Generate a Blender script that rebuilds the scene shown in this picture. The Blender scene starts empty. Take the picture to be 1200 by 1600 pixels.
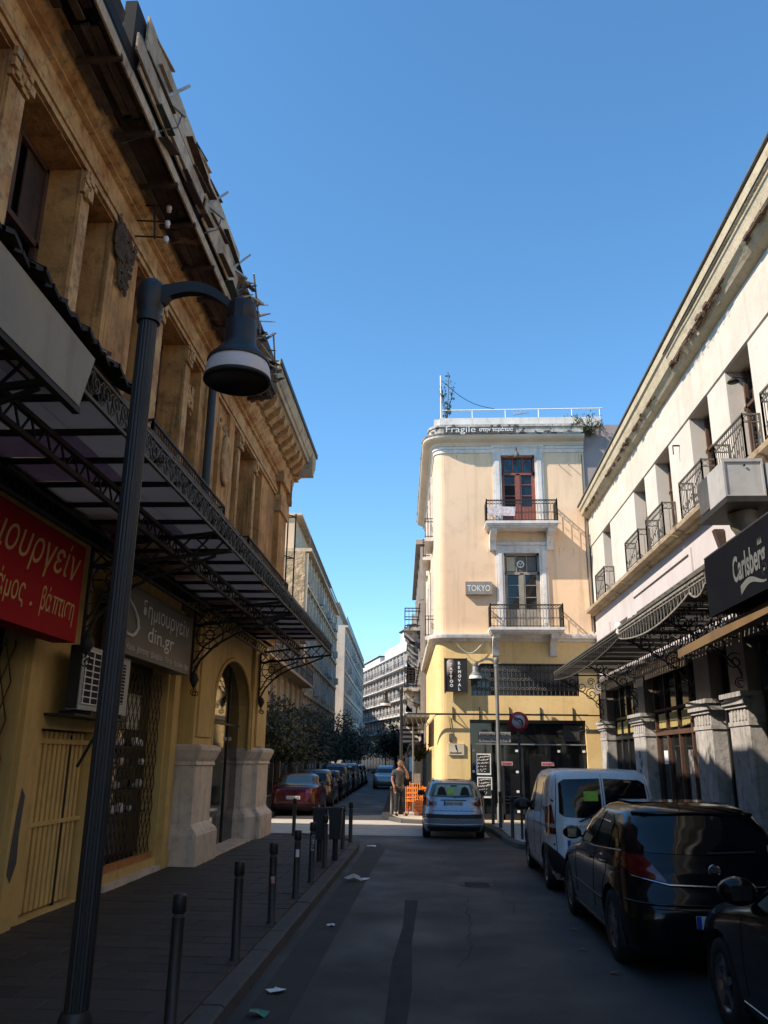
import bpy, math, random
from mathutils import Vector, Matrix
random.seed(7)
PI = math.pi
sc = bpy.context.scene
C = sc.collection
# ------------------------------------------------------------------ camera
cam_d = bpy.data.cameras.new('camera'); cam = bpy.data.objects.new('camera', cam_d); C.objects.link(cam)
def _cam():
    f = 1285.0
    F = Vector((72, -386, -f)).normalized()
    U = Vector((50, 4300, -f)); U = (U - F * U.dot(F)).normalized()
    R = F.cross(U)
    M = Matrix((R, F, U))           # rows: world = M @ cam
    cam.matrix_world = Matrix.Translation((0, 0, 1.95)) @ M.to_4x4()
    cam_d.sensor_fit = 'VERTICAL'; cam_d.sensor_height = 36.0; cam_d.lens = 36.0 * f / 1600.0
    cam_d.clip_start = 0.05; cam_d.clip_end = 3000
_cam(); sc.camera = cam
# ------------------------------------------------------------------ world, sun, exposure
SUN = Vector((-2.4, -1.0, 2.3)).normalized()
w = bpy.data.worlds.new('World'); sc.world = w; w.use_nodes = True
wn = w.node_tree.nodes; wl = w.node_tree.links
sky = wn.new('ShaderNodeTexSky'); sky.sky_type = 'NISHITA'; sky.sun_disc = False
sky.sun_elevation = math.asin(SUN.z); sky.sun_rotation = math.atan2(SUN.x, SUN.y)
sky.air_density = 1.05; sky.dust_density = 0.0; sky.ozone_density = 6.4; sky.altitude = 50
hs = wn.new('ShaderNodeHueSaturation'); hs.inputs['Saturation'].default_value = 1.08; hs.inputs['Hue'].default_value = 0.491; wl.new(sky.outputs[0], hs.inputs['Color'])
wl.new(hs.outputs[0], wn['Background'].inputs[0]); wn['Background'].inputs[1].default_value = 0.15
sd = bpy.data.lights.new('sun', 'SUN'); sd.energy = 4.6; sd.angle = math.radians(0.5); sd.color = (1.0, 0.88, 0.74)
so = bpy.data.objects.new('sun', sd); C.objects.link(so); so.rotation_euler = SUN.to_track_quat('Z', 'Y').to_euler()
sc.view_settings.view_transform = 'Standard'; sc.view_settings.look = 'None'
sc.view_settings.exposure = 0.78; sc.view_settings.gamma = 1.0; sc.view_settings.use_curve_mapping = False
sc.cycles.max_bounces = 6; sc.cycles.diffuse_bounces = 3; sc.cycles.glossy_bounces = 3

# ------------------------------------------------------------------ materials
MATS = {}
def _nt(name):
    m = bpy.data.materials.new(name); m.use_nodes = True
    nt = m.node_tree; return m, nt.nodes, nt.links, nt.nodes['Principled BSDF']
def _noise(N, L, vec, scale, detail=5, rough=0.55, stretch=None):
    n = N.new('ShaderNodeTexNoise'); n.inputs['Scale'].default_value = scale
    n.inputs['Detail'].default_value = detail; n.inputs['Roughness'].default_value = rough
    if stretch:
        mp = N.new('ShaderNodeMapping'); mp.inputs['Scale'].default_value = stretch
        L.new(vec, mp.inputs[0]); L.new(mp.outputs[0], n.inputs['Vector'])
    else: L.new(vec, n.inputs['Vector'])
    return n.outputs[0]
def _ramp(N, L, src, a, b, va=0.0, vb=1.0):
    r = N.new('ShaderNodeMapRange'); r.inputs[1].default_value = a; r.inputs[2].default_value = b
    r.inputs[3].default_value = va; r.inputs[4].default_value = vb; L.new(src, r.inputs[0]); return r.outputs[0]
def _mix(N, L, fac, c1, c2, mode='MIX'):
    m = N.new('ShaderNodeMix'); m.data_type = 'RGBA'; m.blend_type = mode
    L.new(fac, m.inputs[0])
    for i, c in ((6, c1), (7, c2)):
        if isinstance(c, tuple): m.inputs[i].default_value = (*c[:3], 1)
        else: L.new(c, m.inputs[i])
    return m.outputs[2]
def surf(name, base, alt=None, dirt=None, scale=1.5, rough=0.85, metal=0.0, bump=0.15, bscale=40, dirt_amt=0.5, streak=None, spec=0.5, coat=0.0, patch=None, patch_lo=.6, world=True):
    """procedural weathered surface: broad tone drift, dirt patches, vertical streaks, flaked patches, fine relief"""
    if name in MATS: return MATS[name]
    m, N, L, P = _nt(name)
    tc = N.new('ShaderNodeNewGeometry').outputs['Position'] if world else N.new('ShaderNodeTexCoord').outputs['Object']
    alt = alt or tuple(c * 0.8 for c in base); dirt = dirt or tuple(c * 0.35 for c in base)
    f1 = _ramp(N, L, _noise(N, L, tc, scale), 0.38, 0.62)
    col = _mix(N, L, f1, base, alt)
    f2 = _ramp(N, L, _noise(N, L, tc, scale * 3.1, 8, 0.7), 0.5, 0.75, 0, dirt_amt)
    col = _mix(N, L, f2, col, dirt)
    if streak:
        f3 = _ramp(N, L, _noise(N, L, tc, scale * 2.2, 6, 0.65, (2.2, 2.2, 0.16)), 0.52, 0.72, 0, streak)
        col = _mix(N, L, f3, col, dirt)
    if patch:
        f4 = _ramp(N, L, _noise(N, L, tc, scale * 1.3, 9, 0.62), patch_lo, patch_lo + .03)
        col = _mix(N, L, f4, col, patch)
    L.new(col, P.inputs['Base Color'])
    P.inputs['Roughness'].default_value = rough; P.inputs['Metallic'].default_value = metal
    P.inputs['Specular IOR Level'].default_value = spec
    if coat: P.inputs['Coat Weight'].default_value = coat; P.inputs['Coat Roughness'].default_value = 0.04
    if bump:
        b = N.new('ShaderNodeBump'); b.inputs['Strength'].default_value = bump; b.inputs['Distance'].default_value = 0.02
        L.new(_noise(N, L, tc, bscale, 6, 0.6), b.inputs['Height']); L.new(b.outputs[0], P.inputs['Normal'])
    MATS[name] = m; return m
def paint(name, base, rough=0.25, metal=0.0, coat=0.6, spec=0.5):
    if name in MATS: return MATS[name]
    m, N, L, P = _nt(name)
    tc = N.new('ShaderNodeTexCoord').outputs['Object']
    f = _ramp(N, L, _noise(N, L, tc, 2.3, 6), 0.35, 0.7)
    L.new(_mix(N, L, f, base, tuple(c * 0.86 + 0.004 for c in base)), P.inputs['Base Color'])
    r = _ramp(N, L, _noise(N, L, tc, 9, 6), 0.3, 0.7, rough * 0.8, rough * 1.3 + .03); L.new(r, P.inputs['Roughness'])
    P.inputs['Metallic'].default_value = metal; P.inputs['Coat Weight'].default_value = coat; P.inputs['Coat Roughness'].default_value = 0.05
    P.inputs['Specular IOR Level'].default_value = spec
    MATS[name] = m; return m

OCHRE = surf('ochre_plaster', (0.62, 0.31, 0.098), (0.38, 0.18, 0.055), (0.075, 0.038, 0.02), 1.3, 0.92, bump=0.7, bscale=18, dirt_amt=0.85, streak=0.95, patch=(0.30, 0.23, 0.16), patch_lo=.66)
OCHRE2 = surf('ochre_moulding', (0.60, 0.36, 0.15), (0.42, 0.20, 0.065), (0.06, 0.032, 0.018), 2.4, 0.92, bump=0.8, bscale=22, dirt_amt=0.95, streak=0.3, patch=(0.30, 0.24, 0.17), patch_lo=.62)
YELL = surf('yellow_plaster', (0.68, 0.45, 0.155), (0.60, 0.38, 0.125), (0.13, 0.085, 0.04), 0.9, 0.85, bump=0.25, bscale=25, dirt_amt=0.35, streak=0.3)
MARB = surf('grey_marble', (0.78, 0.63, 0.49), (0.64, 0.52, 0.41), (0.10, 0.085, 0.07), 1.6, 0.6, bump=0.25, bscale=30, dirt_amt=0.55, streak=0.4)
CREAM = surf('cream_plaster', (0.60, 0.535, 0.445), (0.53, 0.47, 0.385), (0.40, 0.31, 0.215), 0.9, 0.9, bump=0.3, bscale=16, dirt_amt=0.35, streak=0.5, patch=(0.72, 0.66, 0.56), patch_lo=.63)
LAV = surf('lavender_plaster', (0.53, 0.475, 0.46), (0.48, 0.435, 0.42), (0.22, 0.17, 0.16), 0.7, 0.9, bump=0.15, bscale=20, dirt_amt=0.2, streak=0.2)
PIER = surf('pale_pier_plaster', (0.62, 0.56, 0.48), (0.55, 0.50, 0.43), (0.3, 0.24, 0.18), 0.8, 0.9, bump=0.2, bscale=18, dirt_amt=0.25, streak=0.3)
CORN = surf('worn_cornice', (0.47, 0.37, 0.24), (0.38, 0.29, 0.18), (0.12, 0.08, 0.05), 1.6, 0.95, bump=0.8, bscale=14, dirt_amt=0.85, patch=(0.17, 0.12, 0.09), patch_lo=.6)
PEACH = surf('peach_plaster', (0.80, 0.575, 0.38), (0.78, 0.55, 0.35), (0.45, 0.32, 0.20), 0.7, 0.85, bump=0.15, bscale=24, dirt_amt=0.35, streak=0.5)
YEL2 = surf('yellow_ground_floor_plaster', (0.80, 0.58, 0.27), (0.76, 0.53, 0.23), (0.42, 0.27, 0.12), 0.8, 0.85, bump=0.15, bscale=24, dirt_amt=0.35, streak=0.45)
TRIM = surf('white_trim', (0.70, 0.665, 0.62), (0.60, 0.57, 0.53), (0.28, 0.24, 0.20), 1.4, 0.8, bump=0.15, dirt_amt=0.5, streak=0.5)
TRIMD = surf('soot_stained_trim', (0.50, 0.47, 0.42), (0.34, 0.32, 0.28), (0.06, 0.055, 0.05), 2.2, 0.9, bump=0.3, dirt_amt=0.9, streak=0.6, patch=(0.07, 0.065, 0.06), patch_lo=.55)
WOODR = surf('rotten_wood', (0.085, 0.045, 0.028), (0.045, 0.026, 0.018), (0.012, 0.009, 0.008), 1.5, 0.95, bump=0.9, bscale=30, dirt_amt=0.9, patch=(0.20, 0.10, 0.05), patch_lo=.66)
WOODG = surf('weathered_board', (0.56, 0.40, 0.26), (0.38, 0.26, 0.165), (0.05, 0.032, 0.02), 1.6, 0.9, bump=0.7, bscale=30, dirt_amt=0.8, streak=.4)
WOODGR = surf('green_weathered_board', (0.06, 0.09, 0.075), (0.05, 0.07, 0.06), (0.03, 0.03, 0.025), 2.2, 0.9, bump=0.5, bscale=30, dirt_amt=0.6)
WOODB = surf('brown_window_wood', (0.10, 0.045, 0.025), (0.07, 0.035, 0.02), (0.02, 0.012, 0.01), 3, 0.85, bump=0.4, dirt_amt=0.5)
WOODP = surf('pale_window_wood', (0.30, 0.27, 0.22), (0.22, 0.20, 0.17), (0.08, 0.06, 0.05), 3, 0.85, bump=0.3, dirt_amt=0.5)
REDW = surf('red_brown_door_wood', (0.24, 0.075, 0.05), (0.19, 0.06, 0.042), (0.1, 0.04, 0.03), 3, 0.6, bump=0.1, dirt_amt=0.25)
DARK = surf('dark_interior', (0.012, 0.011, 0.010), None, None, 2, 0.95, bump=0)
IRON = surf('black_iron', (0.022, 0.021, 0.021), (0.03, 0.026, 0.022), (0.07, 0.035, 0.02), 6, 0.65, metal=0.3, bump=0.1, dirt_amt=0.35)
IRONG = surf('grey_iron', (0.12, 0.115, 0.10), (0.09, 0.085, 0.07), (0.07, 0.04, 0.025), 5, 0.7, metal=0.1, bump=0.1, dirt_amt=0.5)
IRONW = surf('pale_iron', (0.42, 0.40, 0.36), (0.30, 0.28, 0.24), (0.16, 0.08, 0.05), 5, 0.7, bump=0.1, dirt_amt=0.5)
POSTM = surf('lamp_post_paint', (0.015, 0.017, 0.021), (0.011, 0.0125, 0.016), (0.03, 0.028, 0.025), 3, 0.5, metal=0.0, bump=0.05, dirt_amt=0.3, world=False)
POSTG = surf('grey_post_paint', (0.20, 0.20, 0.19), (0.16, 0.16, 0.15), (0.08, 0.07, 0.06), 3, 0.5, metal=0.2, bump=0.05, dirt_amt=0.3)
LAMPW = surf('lamp_glass_ring', (0.66, 0.60, 0.60), (0.58, 0.53, 0.53), (0.25, 0.24, 0.24), 4, 0.4, bump=0, dirt_amt=0.25)
BOLL = surf('bollard_black', (0.014, 0.014, 0.015), (0.020, 0.019, 0.019), (0.05, 0.045, 0.04), 8, 0.5, bump=0.1, dirt_amt=0.35)
PANELC = surf('canopy_panel', (0.26, 0.25, 0.275), (0.21, 0.20, 0.22), (0.085, 0.05, 0.05), 1.3, 0.75, bump=0.1, dirt_amt=0.5)
PANELR = surf('rust_streaked_canopy_panel', (0.23, 0.19, 0.20), (0.16, 0.12, 0.125), (0.13, 0.03, 0.025), 2.4, 0.8, bump=0.1, dirt_amt=0.95)
FASC = surf('off_white_fascia', (0.34, 0.30, 0.22), (0.27, 0.25, 0.205), (0.12, 0.10, 0.075), 0.8, 0.7, bump=0.05, dirt_amt=0.45, streak=0.35)
TINR = surf('tarred_corrugated_sheet', (0.02, 0.018, 0.016), (0.03, 0.026, 0.022), (0.05, 0.03, 0.02), 4, 0.85, bump=0.3)
REDS = surf('red_sign_face', (0.36, 0.006, 0.012), (0.32, 0.005, 0.010), (0.2, 0.006, 0.008), 0.9, 0.7, spec=.12, bump=0, dirt_amt=0.25)
GOLD = surf('gold_lettering', (0.62, 0.36, 0.10), None, None, 3, 0.5, bump=0, dirt_amt=0)
BLKS = surf('charcoal_sign_face', (0.055, 0.048, 0.042), (0.048, 0.042, 0.037), (0.025, 0.02, 0.018), 0.9, 0.5, bump=0, dirt_amt=0.3)
SILT = surf('silver_lettering', (0.62, 0.60, 0.58), None, None, 3, 0.5, bump=0, dirt_amt=0)
WHT = surf('white_print', (0.80, 0.78, 0.75), (0.74, 0.72, 0.69), None, 3, 0.6, bump=0, dirt_amt=0.1)
BLKT = surf('black_print', (0.015, 0.015, 0.016), None, None, 3, 0.6, bump=0, dirt_amt=0)
NAVY = surf('navy_awning_fabric', (0.004, 0.0045, 0.007), (0.005, 0.006, 0.008), (0.008, 0.008, 0.008), 1.5, 0.95, spec=.08, bump=0.2, bscale=60, dirt_amt=0.25)
TAN = surf('tan_awning_fabric', (0.16, 0.10, 0.042), (0.11, 0.068, 0.028), (0.18, 0.11, 0.06), 1.5, 0.85, bump=0.2, bscale=60, dirt_amt=0.4)
ACG = surf('air_unit_casing', (0.42, 0.41, 0.385), (0.37, 0.36, 0.34), (0.17, 0.14, 0.11), 1.7, 0.55, bump=0.03, dirt_amt=0.35, streak=.3)
OLIVE = surf('olive_roof_sheet', (0.15, 0.145, 0.10), (0.11, 0.105, 0.075), (0.09, 0.07, 0.05), 2, 0.8, bump=0.2, dirt_amt=0.5)
RUSTO = surf('orange_rusted_board', (0.52, 0.23, 0.06), (0.42, 0.16, 0.05), (0.15, 0.07, 0.03), 4, 0.85, bump=0.3, dirt_amt=0.5)
PAVE = [surf('paver_%s' % n, c, tuple(x * .85 for x in c), tuple(x * .4 for x in c), 2.2, 0.75, bump=0.35, bscale=50, dirt_amt=0.6) for n, c in (('brown', (0.060, 0.047, 0.036)), ('grey', (0.052, 0.043, 0.034)), ('dark', (0.040, 0.033, 0.027)))]
JOINT = surf('paving_joint', (0.022, 0.02, 0.018), None, None, 5, 0.95, bump=0.3)
KERB = surf('kerb_stone', (0.085, 0.078, 0.070), (0.065, 0.06, 0.055), (0.05, 0.045, 0.04), 1.5, 0.85, bump=0.4, dirt_amt=0.6)
GUTT = surf('gutter_concrete', (0.050, 0.043, 0.037), (0.038, 0.034, 0.030), (0.03, 0.026, 0.022), 1.6, 0.9, bump=0.4, dirt_amt=0.6)
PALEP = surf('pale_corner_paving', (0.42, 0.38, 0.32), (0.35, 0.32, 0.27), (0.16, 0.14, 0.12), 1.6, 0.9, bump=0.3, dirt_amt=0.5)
ORC = surf('orange_chair_wood', (0.80, 0.24, 0.02), (0.70, 0.19, 0.02), (0.4, 0.1, 0.02), 6, 0.5, bump=0.1, dirt_amt=0.2)
SKIN = surf('skin', (0.30, 0.15, 0.095), (0.27, 0.13, 0.08), None, 8, 0.6, bump=0, dirt_amt=0)
SHIRT = surf('grey_shirt', (0.06, 0.055, 0.055), None, None, 8, 0.9, bump=0.3)
JEANS = surf('dark_jeans', (0.022, 0.024, 0.032), None, None, 8, 0.9, bump=0.3)
HAIR = surf('dark_hair', (0.015, 0.012, 0.010), None, None, 30, 0.7, bump=0.5)
RUBB = surf('rubber', (0.012, 0.012, 0.012), None, None, 8, 0.85, bump=0.1)
PLAS = surf('black_plastic', (0.016, 0.016, 0.017), None, None, 8, 0.6, bump=0.05)
CHROME = paint('bright_metal', (0.6, 0.6, 0.6), 0.18, 1.0, 0.0)
RIM = paint('alloy_rim', (0.28, 0.28, 0.29), 0.3, 0.9, 0.2)
GLASS = paint('window_glass', (0.012, 0.013, 0.014), 0.04, 0.0, 0.0, 0.6)
CGLASS = paint('car_glass', (0.004, 0.005, 0.006), 0.03, 0.0, 0.0, 0.42)
CGLASSL = paint('painted_see_through_glass', (0.06, 0.09, 0.06), 0.05, 0.0, 0.0, 0.8)  # opaque; greenish tone stands in for light seen through the glass
FGLASS = surf('far_window_glass', (0.03, 0.03, 0.032), (0.055, 0.052, 0.05), (0.02, 0.018, 0.018), 1.2, 0.25, bump=0, spec=.3)
TAILR = paint('red_tail_lamp', (0.10, 0.004, 0.004), 0.12)
TAILW = paint('clear_tail_lamp', (0.35, 0.30, 0.30), 0.12)
BLUEP = paint('blue_plate_strip', (0.01, 0.05, 0.35), 0.4, 0, 0)
SREDM = paint('sign_red', (0.45, 0.02, 0.03), 0.35, 0, 0.2)
HIVIS = surf('lime_cloth', (0.35, 0.55, 0.05), None, None, 8, 0.8, bump=0)
ROUGHG = surf('stone_clad_gable', (0.52, 0.38, 0.23), (0.34, 0.24, 0.14), (0.16, 0.10, 0.06), 1.2, 0.95, bump=1.0, bscale=2.2, dirt_amt=0.8)
ROUGHG.node_tree.nodes['Bump'].inputs['Distance'].default_value = .25
APTW = surf('apartment_concrete', (0.66, 0.49, 0.32), (0.54, 0.40, 0.26), (0.09, 0.075, 0.06), 0.35, 0.9, bump=0.15, bscale=6, dirt_amt=0.55, streak=0.6)
APTW2 = surf('pale_apartment_wall', (0.68, 0.60, 0.50), (0.60, 0.53, 0.44), (0.2, 0.18, 0.16), 0.3, 0.9, bump=0.1, bscale=6, dirt_amt=0.35, streak=0.35)
APTWH = surf('white_apartment_wall', (0.62, 0.61, 0.60), (0.55, 0.54, 0.53), (0.3, 0.29, 0.28), 0.2, 0.9, bump=0.05, bscale=6, dirt_amt=0.3, streak=0.3)
OLDW = surf('old_beige_facade', (0.46, 0.36, 0.24), (0.38, 0.30, 0.20), (0.08, 0.06, 0.05), 0.5, 0.9, bump=0.15, dirt_amt=0.5, streak=0.5)
BLINDM = surf('roller_blind', (0.30, 0.27, 0.22), (0.24, 0.215, 0.18), (0.1, 0.08, 0.06), 1.2, 0.8, bump=0, dirt_amt=0.4)
BARK = surf('bark', (0.07, 0.055, 0.04), None, None, 6, 0.95, bump=0.6)
def leafmat(name, a, b):
    m, N, L, P = _nt(name)
    tc = N.new('ShaderNodeNewGeometry')
    f = _ramp(N, L, _noise(N, L, tc.outputs['Position'], 1.8, 3), 0.35, 0.65)
    L.new(_mix(N, L, f, a, b), P.inputs['Base Color']); P.inputs['Roughness'].default_value = 0.55
    P.inputs['Subsurface Weight'].default_value = 0.0
    MATS[name] = m; return m
LEAF = leafmat('tree_leaves', (0.012, 0.020, 0.009), (0.022, 0.032, 0.012))
LEAF2 = leafmat('roof_weed_leaves', (0.10, 0.12, 0.04), (0.16, 0.15, 0.06))
DRYLEAF = surf('dry_leaf', (0.25, 0.10, 0.03), (0.2, 0.09, 0.03), None, 5, 0.8, bump=0)
def asphalt():
    m, N, L, P = _nt('asphalt')
    tc = N.new('ShaderNodeNewGeometry').outputs['Position']
    f1 = _ramp(N, L, _noise(N, L, tc, 0.45, 6, 0.6), 0.35, 0.68)
    col = _mix(N, L, f1, (0.018, 0.0158, 0.0142), (0.029, 0.0255, 0.0230))
    f2 = _ramp(N, L, _noise(N, L, tc, 1.4, 4, 0.6, (1.6, 0.12, 1)), 0.5, 0.75, 0, 0.35)      # tyre-worn lengthwise bands
    col = _mix(N, L, f2, col, (0.015, 0.015, 0.016))
    f3 = _ramp(N, L, _noise(N, L, tc, 70, 4, 0.8), 0.50, 0.66, 0, 0.8)
    col = _mix(N, L, f3, col, (0.085, 0.083, 0.08))
    v = N.new('ShaderNodeTexVoronoi'); v.feature = 'DISTANCE_TO_EDGE'; v.inputs['Scale'].default_value = 0.33
    dn = N.new('ShaderNodeMixRGB'); dn.inputs[0].default_value = 0.25; L.new(tc, dn.inputs[1])
    nn = N.new('ShaderNodeTexNoise'); nn.inputs['Scale'].default_value = 1.3; nn.inputs['Detail'].default_value = 8; L.new(tc, nn.inputs['Vector']); L.new(nn.outputs[1], dn.inputs[2])
    L.new(dn.outputs[0], v.inputs['Vector'])
    f4 = _ramp(N, L, v.outputs['Distance'], 0.0, 0.012, 0.7, 0.0)
    col = _mix(N, L, f4, col, (0.012, 0.012, 0.012))
    L.new(col, P.inputs['Base Color'])
    L.new(_ramp(N, L, _noise(N, L, tc, 0.8, 4), 0.3, 0.7, 0.55, 0.8), P.inputs['Roughness'])
    b = N.new('ShaderNodeBump'); b.inputs['Strength'].default_value = 0.6; b.inputs['Distance'].default_value = 0.01
    L.new(_noise(N, L, tc, 110, 4, 0.7), b.inputs['Height']); L.new(b.outputs[0], P.inputs['Normal'])
    return m
ASPH = asphalt()

def translucent(m, w_=0.6, c=(0.5, 0.47, 0.5)):
    nt = m.node_tree; N = nt.nodes; L = nt.links; P = N['Principled BSDF']; out = N['Material Output']
    t = N.new('ShaderNodeBsdfTranslucent'); mx = N.new('ShaderNodeMixShader'); mx.inputs[0].default_value = w_
    src = P.inputs['Base Color'].links[0].from_socket
    g = N.new('ShaderNodeMix'); g.data_type = 'RGBA'; g.blend_type = 'MIX'; g.inputs[0].default_value = .5; L.new(src, g.inputs[6]); g.inputs[7].default_value = (*c, 1)
    L.new(g.outputs[2], t.inputs[0]); L.new(P.outputs[0], mx.inputs[1]); L.new(t.outputs[0], mx.inputs[2]); L.new(mx.outputs[0], out.inputs[0])
translucent(PANELC, .8, (.92, .74, .58)); translucent(PANELR, .7, (.7, .5, .52))
# ------------------------------------------------------------------ object helpers
ORG = {}
def tag(o, label=None, cat=None, group=None, kind=None):
    if label: o['label'] = label
    if cat: o['category'] = cat
    if group: o['group'] = group
    if kind: o['kind'] = kind
    return o
def thing(name, label, cat, loc=(0, 0, 0), group=None, local=False):
    o = bpy.data.objects.new(name, None); C.objects.link(o); o.empty_display_size = 0.2
    o.location = loc; ORG[o] = Vector((0, 0, 0)) if local else Vector(loc)
    return tag(o, label, cat, group)
def copy_tree(o, parent=None):
    c = o.copy(); C.objects.link(c); c.parent = parent
    ORG[c] = ORG.get(o, Vector())
    for ch in [x for x in o.children]: copy_tree(ch, c)
    return c
class MB:
    def __init__(s): s.v = []; s.f = []; s.sm = []
    def add(s, vs, fs, smooth=False):
        b = len(s.v); s.v += [tuple(v) for v in vs]; s.f += [tuple(i + b for i in f) for f in fs]; s.sm += [smooth] * len(fs); return s
    def box(s, x0, x1, y0, y1, z0, z1):
        return s.add([(x0, y0, z0), (x1, y0, z0), (x1, y1, z0), (x0, y1, z0), (x0, y0, z1), (x1, y0, z1), (x1, y1, z1), (x0, y1, z1)],
                     [(3, 2, 1, 0), (4, 5, 6, 7), (0, 1, 5, 4), (1, 2, 6, 5), (2, 3, 7, 6), (3, 0, 4, 7)])
    def quad(s, a, b, c, d): return s.add([a, b, c, d], [(0, 1, 2, 3)])
    def poly(s, pts, smooth=False): return s.add(pts, [tuple(range(len(pts)))], smooth)
    def bar(s, p, q, w, h=None, up=(0, 0, 1)):
        h = h or w; p = Vector(p); q = Vector(q); d = (q - p)
        if d.length < 1e-6: return s
        d.normalize(); u = Vector(up)
        if abs(d.dot(u)) > 0.98: u = Vector((0, 1, 0)) if abs(d.y) < .9 else Vector((1, 0, 0))
        sx = d.cross(u).normalized() * (w / 2); sy = sx.cross(d).normalized() * (h / 2)
        vs = [p - sx - sy, p + sx - sy, p + sx + sy, p - sx + sy, q - sx - sy, q + sx - sy, q + sx + sy, q - sx + sy]
        return s.add(vs, [(0, 1, 2, 3), (7, 6, 5, 4), (0, 4, 5, 1), (1, 5, 6, 2), (2, 6, 7, 3), (3, 7, 4, 0)])
    def tube(s, pts, r, n=8, caps=True, smooth=True):
        pts = [Vector(p) for p in pts]; rs = r if isinstance(r, (list, tuple)) else [r] * len(pts)
        rings = []; prev = None
        for i, p in enumerate(pts):
            d = (pts[min(i + 1, len(pts) - 1)] - pts[max(i - 1, 0)]).normalized()
            if prev is None:
                u = Vector((0, 0, 1)) if abs(d.z) < 0.9 else Vector((1, 0, 0)); a = d.cross(u).normalized()
            else: a = (prev - d * prev.dot(d)).normalized()
            b = d.cross(a); prev = a
            rings.append([p + (a * math.cos(2 * PI * k / n) + b * math.sin(2 * PI * k / n)) * rs[i] for k in range(n)])
        vs = [v for R in rings for v in R]; fs = []
        for i in range(len(rings) - 1):
            for k in range(n):
                k2 = (k + 1) % n; fs.append((i * n + k, i * n + k2, (i + 1) * n + k2, (i + 1) * n + k))
        s.add(vs, fs, smooth)
        if caps: s.add(rings[0][::-1], [tuple(range(n))]); s.add(rings[-1], [tuple(range(n))])
        return s
    def lathe(s, prof, c=(0, 0, 0), n=24, smooth=True, axis='z', flute=None, cap=True):
        c = Vector(c); rings = []
        for (r, z) in prof:
            R = []
            for k in range(n):
                a = 2 * PI * k / n; rr = r * (flute(k) if flute else 1)
                if axis == 'z': R.append(c + Vector((rr * math.cos(a), rr * math.sin(a), z)))
                elif axis == 'y': R.append(c + Vector((rr * math.cos(a), z, rr * math.sin(a))))
                else: R.append(c + Vector((z, rr * math.cos(a), rr * math.sin(a))))
            rings.append(R)
        vs = [v for R in rings for v in R]; fs = []
        for i in range(len(rings) - 1):
            for k in range(n):
                k2 = (k + 1) % n; fs.append((i * n + k, i * n + k2, (i + 1) * n + k2, (i + 1) * n + k))
        s.add(vs, fs, smooth)
        if cap and prof[0][0] > 1e-4: s.add(rings[0][::-1], [tuple(range(n))])
        if cap and prof[-1][0] > 1e-4: s.add(rings[-1], [tuple(range(n))])
        return s
    def prism(s, pts, a, b, axis='y'):
        """polygon pts (2D) extruded from a to b along axis: 'y' -> pts are (x,z); 'x' -> pts are (y,z); 'z' -> pts are (x,y)"""
        def P(p, t): return (p[0], t, p[1]) if axis == 'y' else (t, p[0], p[1]) if axis == 'x' else (p[0], p[1], t)
        n = len(pts); vs = [P(p, a) for p in pts] + [P(p, b) for p in pts]
        fs = [tuple(range(n))[::-1], tuple(range(n, 2 * n))] + [(i, (i + 1) % n, n + (i + 1) % n, n + i) for i in range(n)]
        return s.add(vs, fs)
    def mesh(s, name, mat, off=Vector((0, 0, 0))):
        me = bpy.data.meshes.new(name); me.from_pydata([(v[0] - off[0], v[1] - off[1], v[2] - off[2]) for v in s.v], [], s.f)
        me.polygons.foreach_set('use_smooth', s.sm); me.update()
        for m in (mat if isinstance(mat, (list, tuple)) else [mat]): me.materials.append(m)
        return me
    def build(s, name, mat, parent=None, label=None, kind=None):
        off = ORG.get(parent, Vector()) if parent else Vector()
        o = bpy.data.objects.new(name, s.mesh(name, mat, off)); C.objects.link(o); o.parent = parent; ORG[o] = off
        if label: o['label'] = label
        if kind: o['kind'] = kind
        return o
def inst(me, name, parent, loc, rot=(0, 0, 0), scale=(1, 1, 1)):
    o = bpy.data.objects.new(name, me); C.objects.link(o); o.parent = parent
    o.location = Vector(loc) - ORG.get(parent, Vector()); o.rotation_euler = rot; o.scale = scale; ORG[o] = Vector(loc)
    return o
def solo(mb, name, mat, label, cat, loc, group=None):
    off = Vector(loc); o = bpy.data.objects.new(name, mb.mesh(name, mat, off)); C.objects.link(o); o.location = loc; ORG[o] = off
    return tag(o, label, cat, group)
def struct(mb, name, mat, kind='structure', parent=None):
    o = mb.build(name, mat, parent); o['kind'] = kind; return o
def text(s, size, org, right, up, mat, parent, name='lettering', shear=0.0, depth=0.002, width=None, bold=0.0, space=1.0, align='LEFT'):
    cu = bpy.data.curves.new(name, 'FONT'); cu.body = s; cu.size = size; cu.shear = shear; cu.extrude = depth; cu.offset = bold
    cu.space_character = space; cu.align_x = align; cu.resolution_u = 3
    to = bpy.data.objects.new('tmp', cu); C.objects.link(to)
    bpy.context.view_layer.update(); dg = bpy.context.evaluated_depsgraph_get()
    me = bpy.data.meshes.new_from_object(to.evaluated_get(dg)); bpy.data.objects.remove(to); me.name = name
    if width and len(me.vertices):
        xs = [v.co.x for v in me.vertices]; k = width / max(1e-6, max(xs) - min(xs))
        for v in me.vertices: v.co.x = (v.co.x - min(xs)) * k
    R = Vector(right).normalized(); U = Vector(up).normalized(); Nn = R.cross(U)
    O = Vector(org) - ORG.get(parent, Vector())
    for v in me.vertices: v.co = O + R * v.co.x + U * v.co.y + Nn * v.co.z
    me.materials.clear(); me.materials.append(mat)
    o = bpy.data.objects.new(name, me); C.objects.link(o); o.parent = parent; ORG[o] = ORG.get(parent, Vector())
    return o
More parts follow.
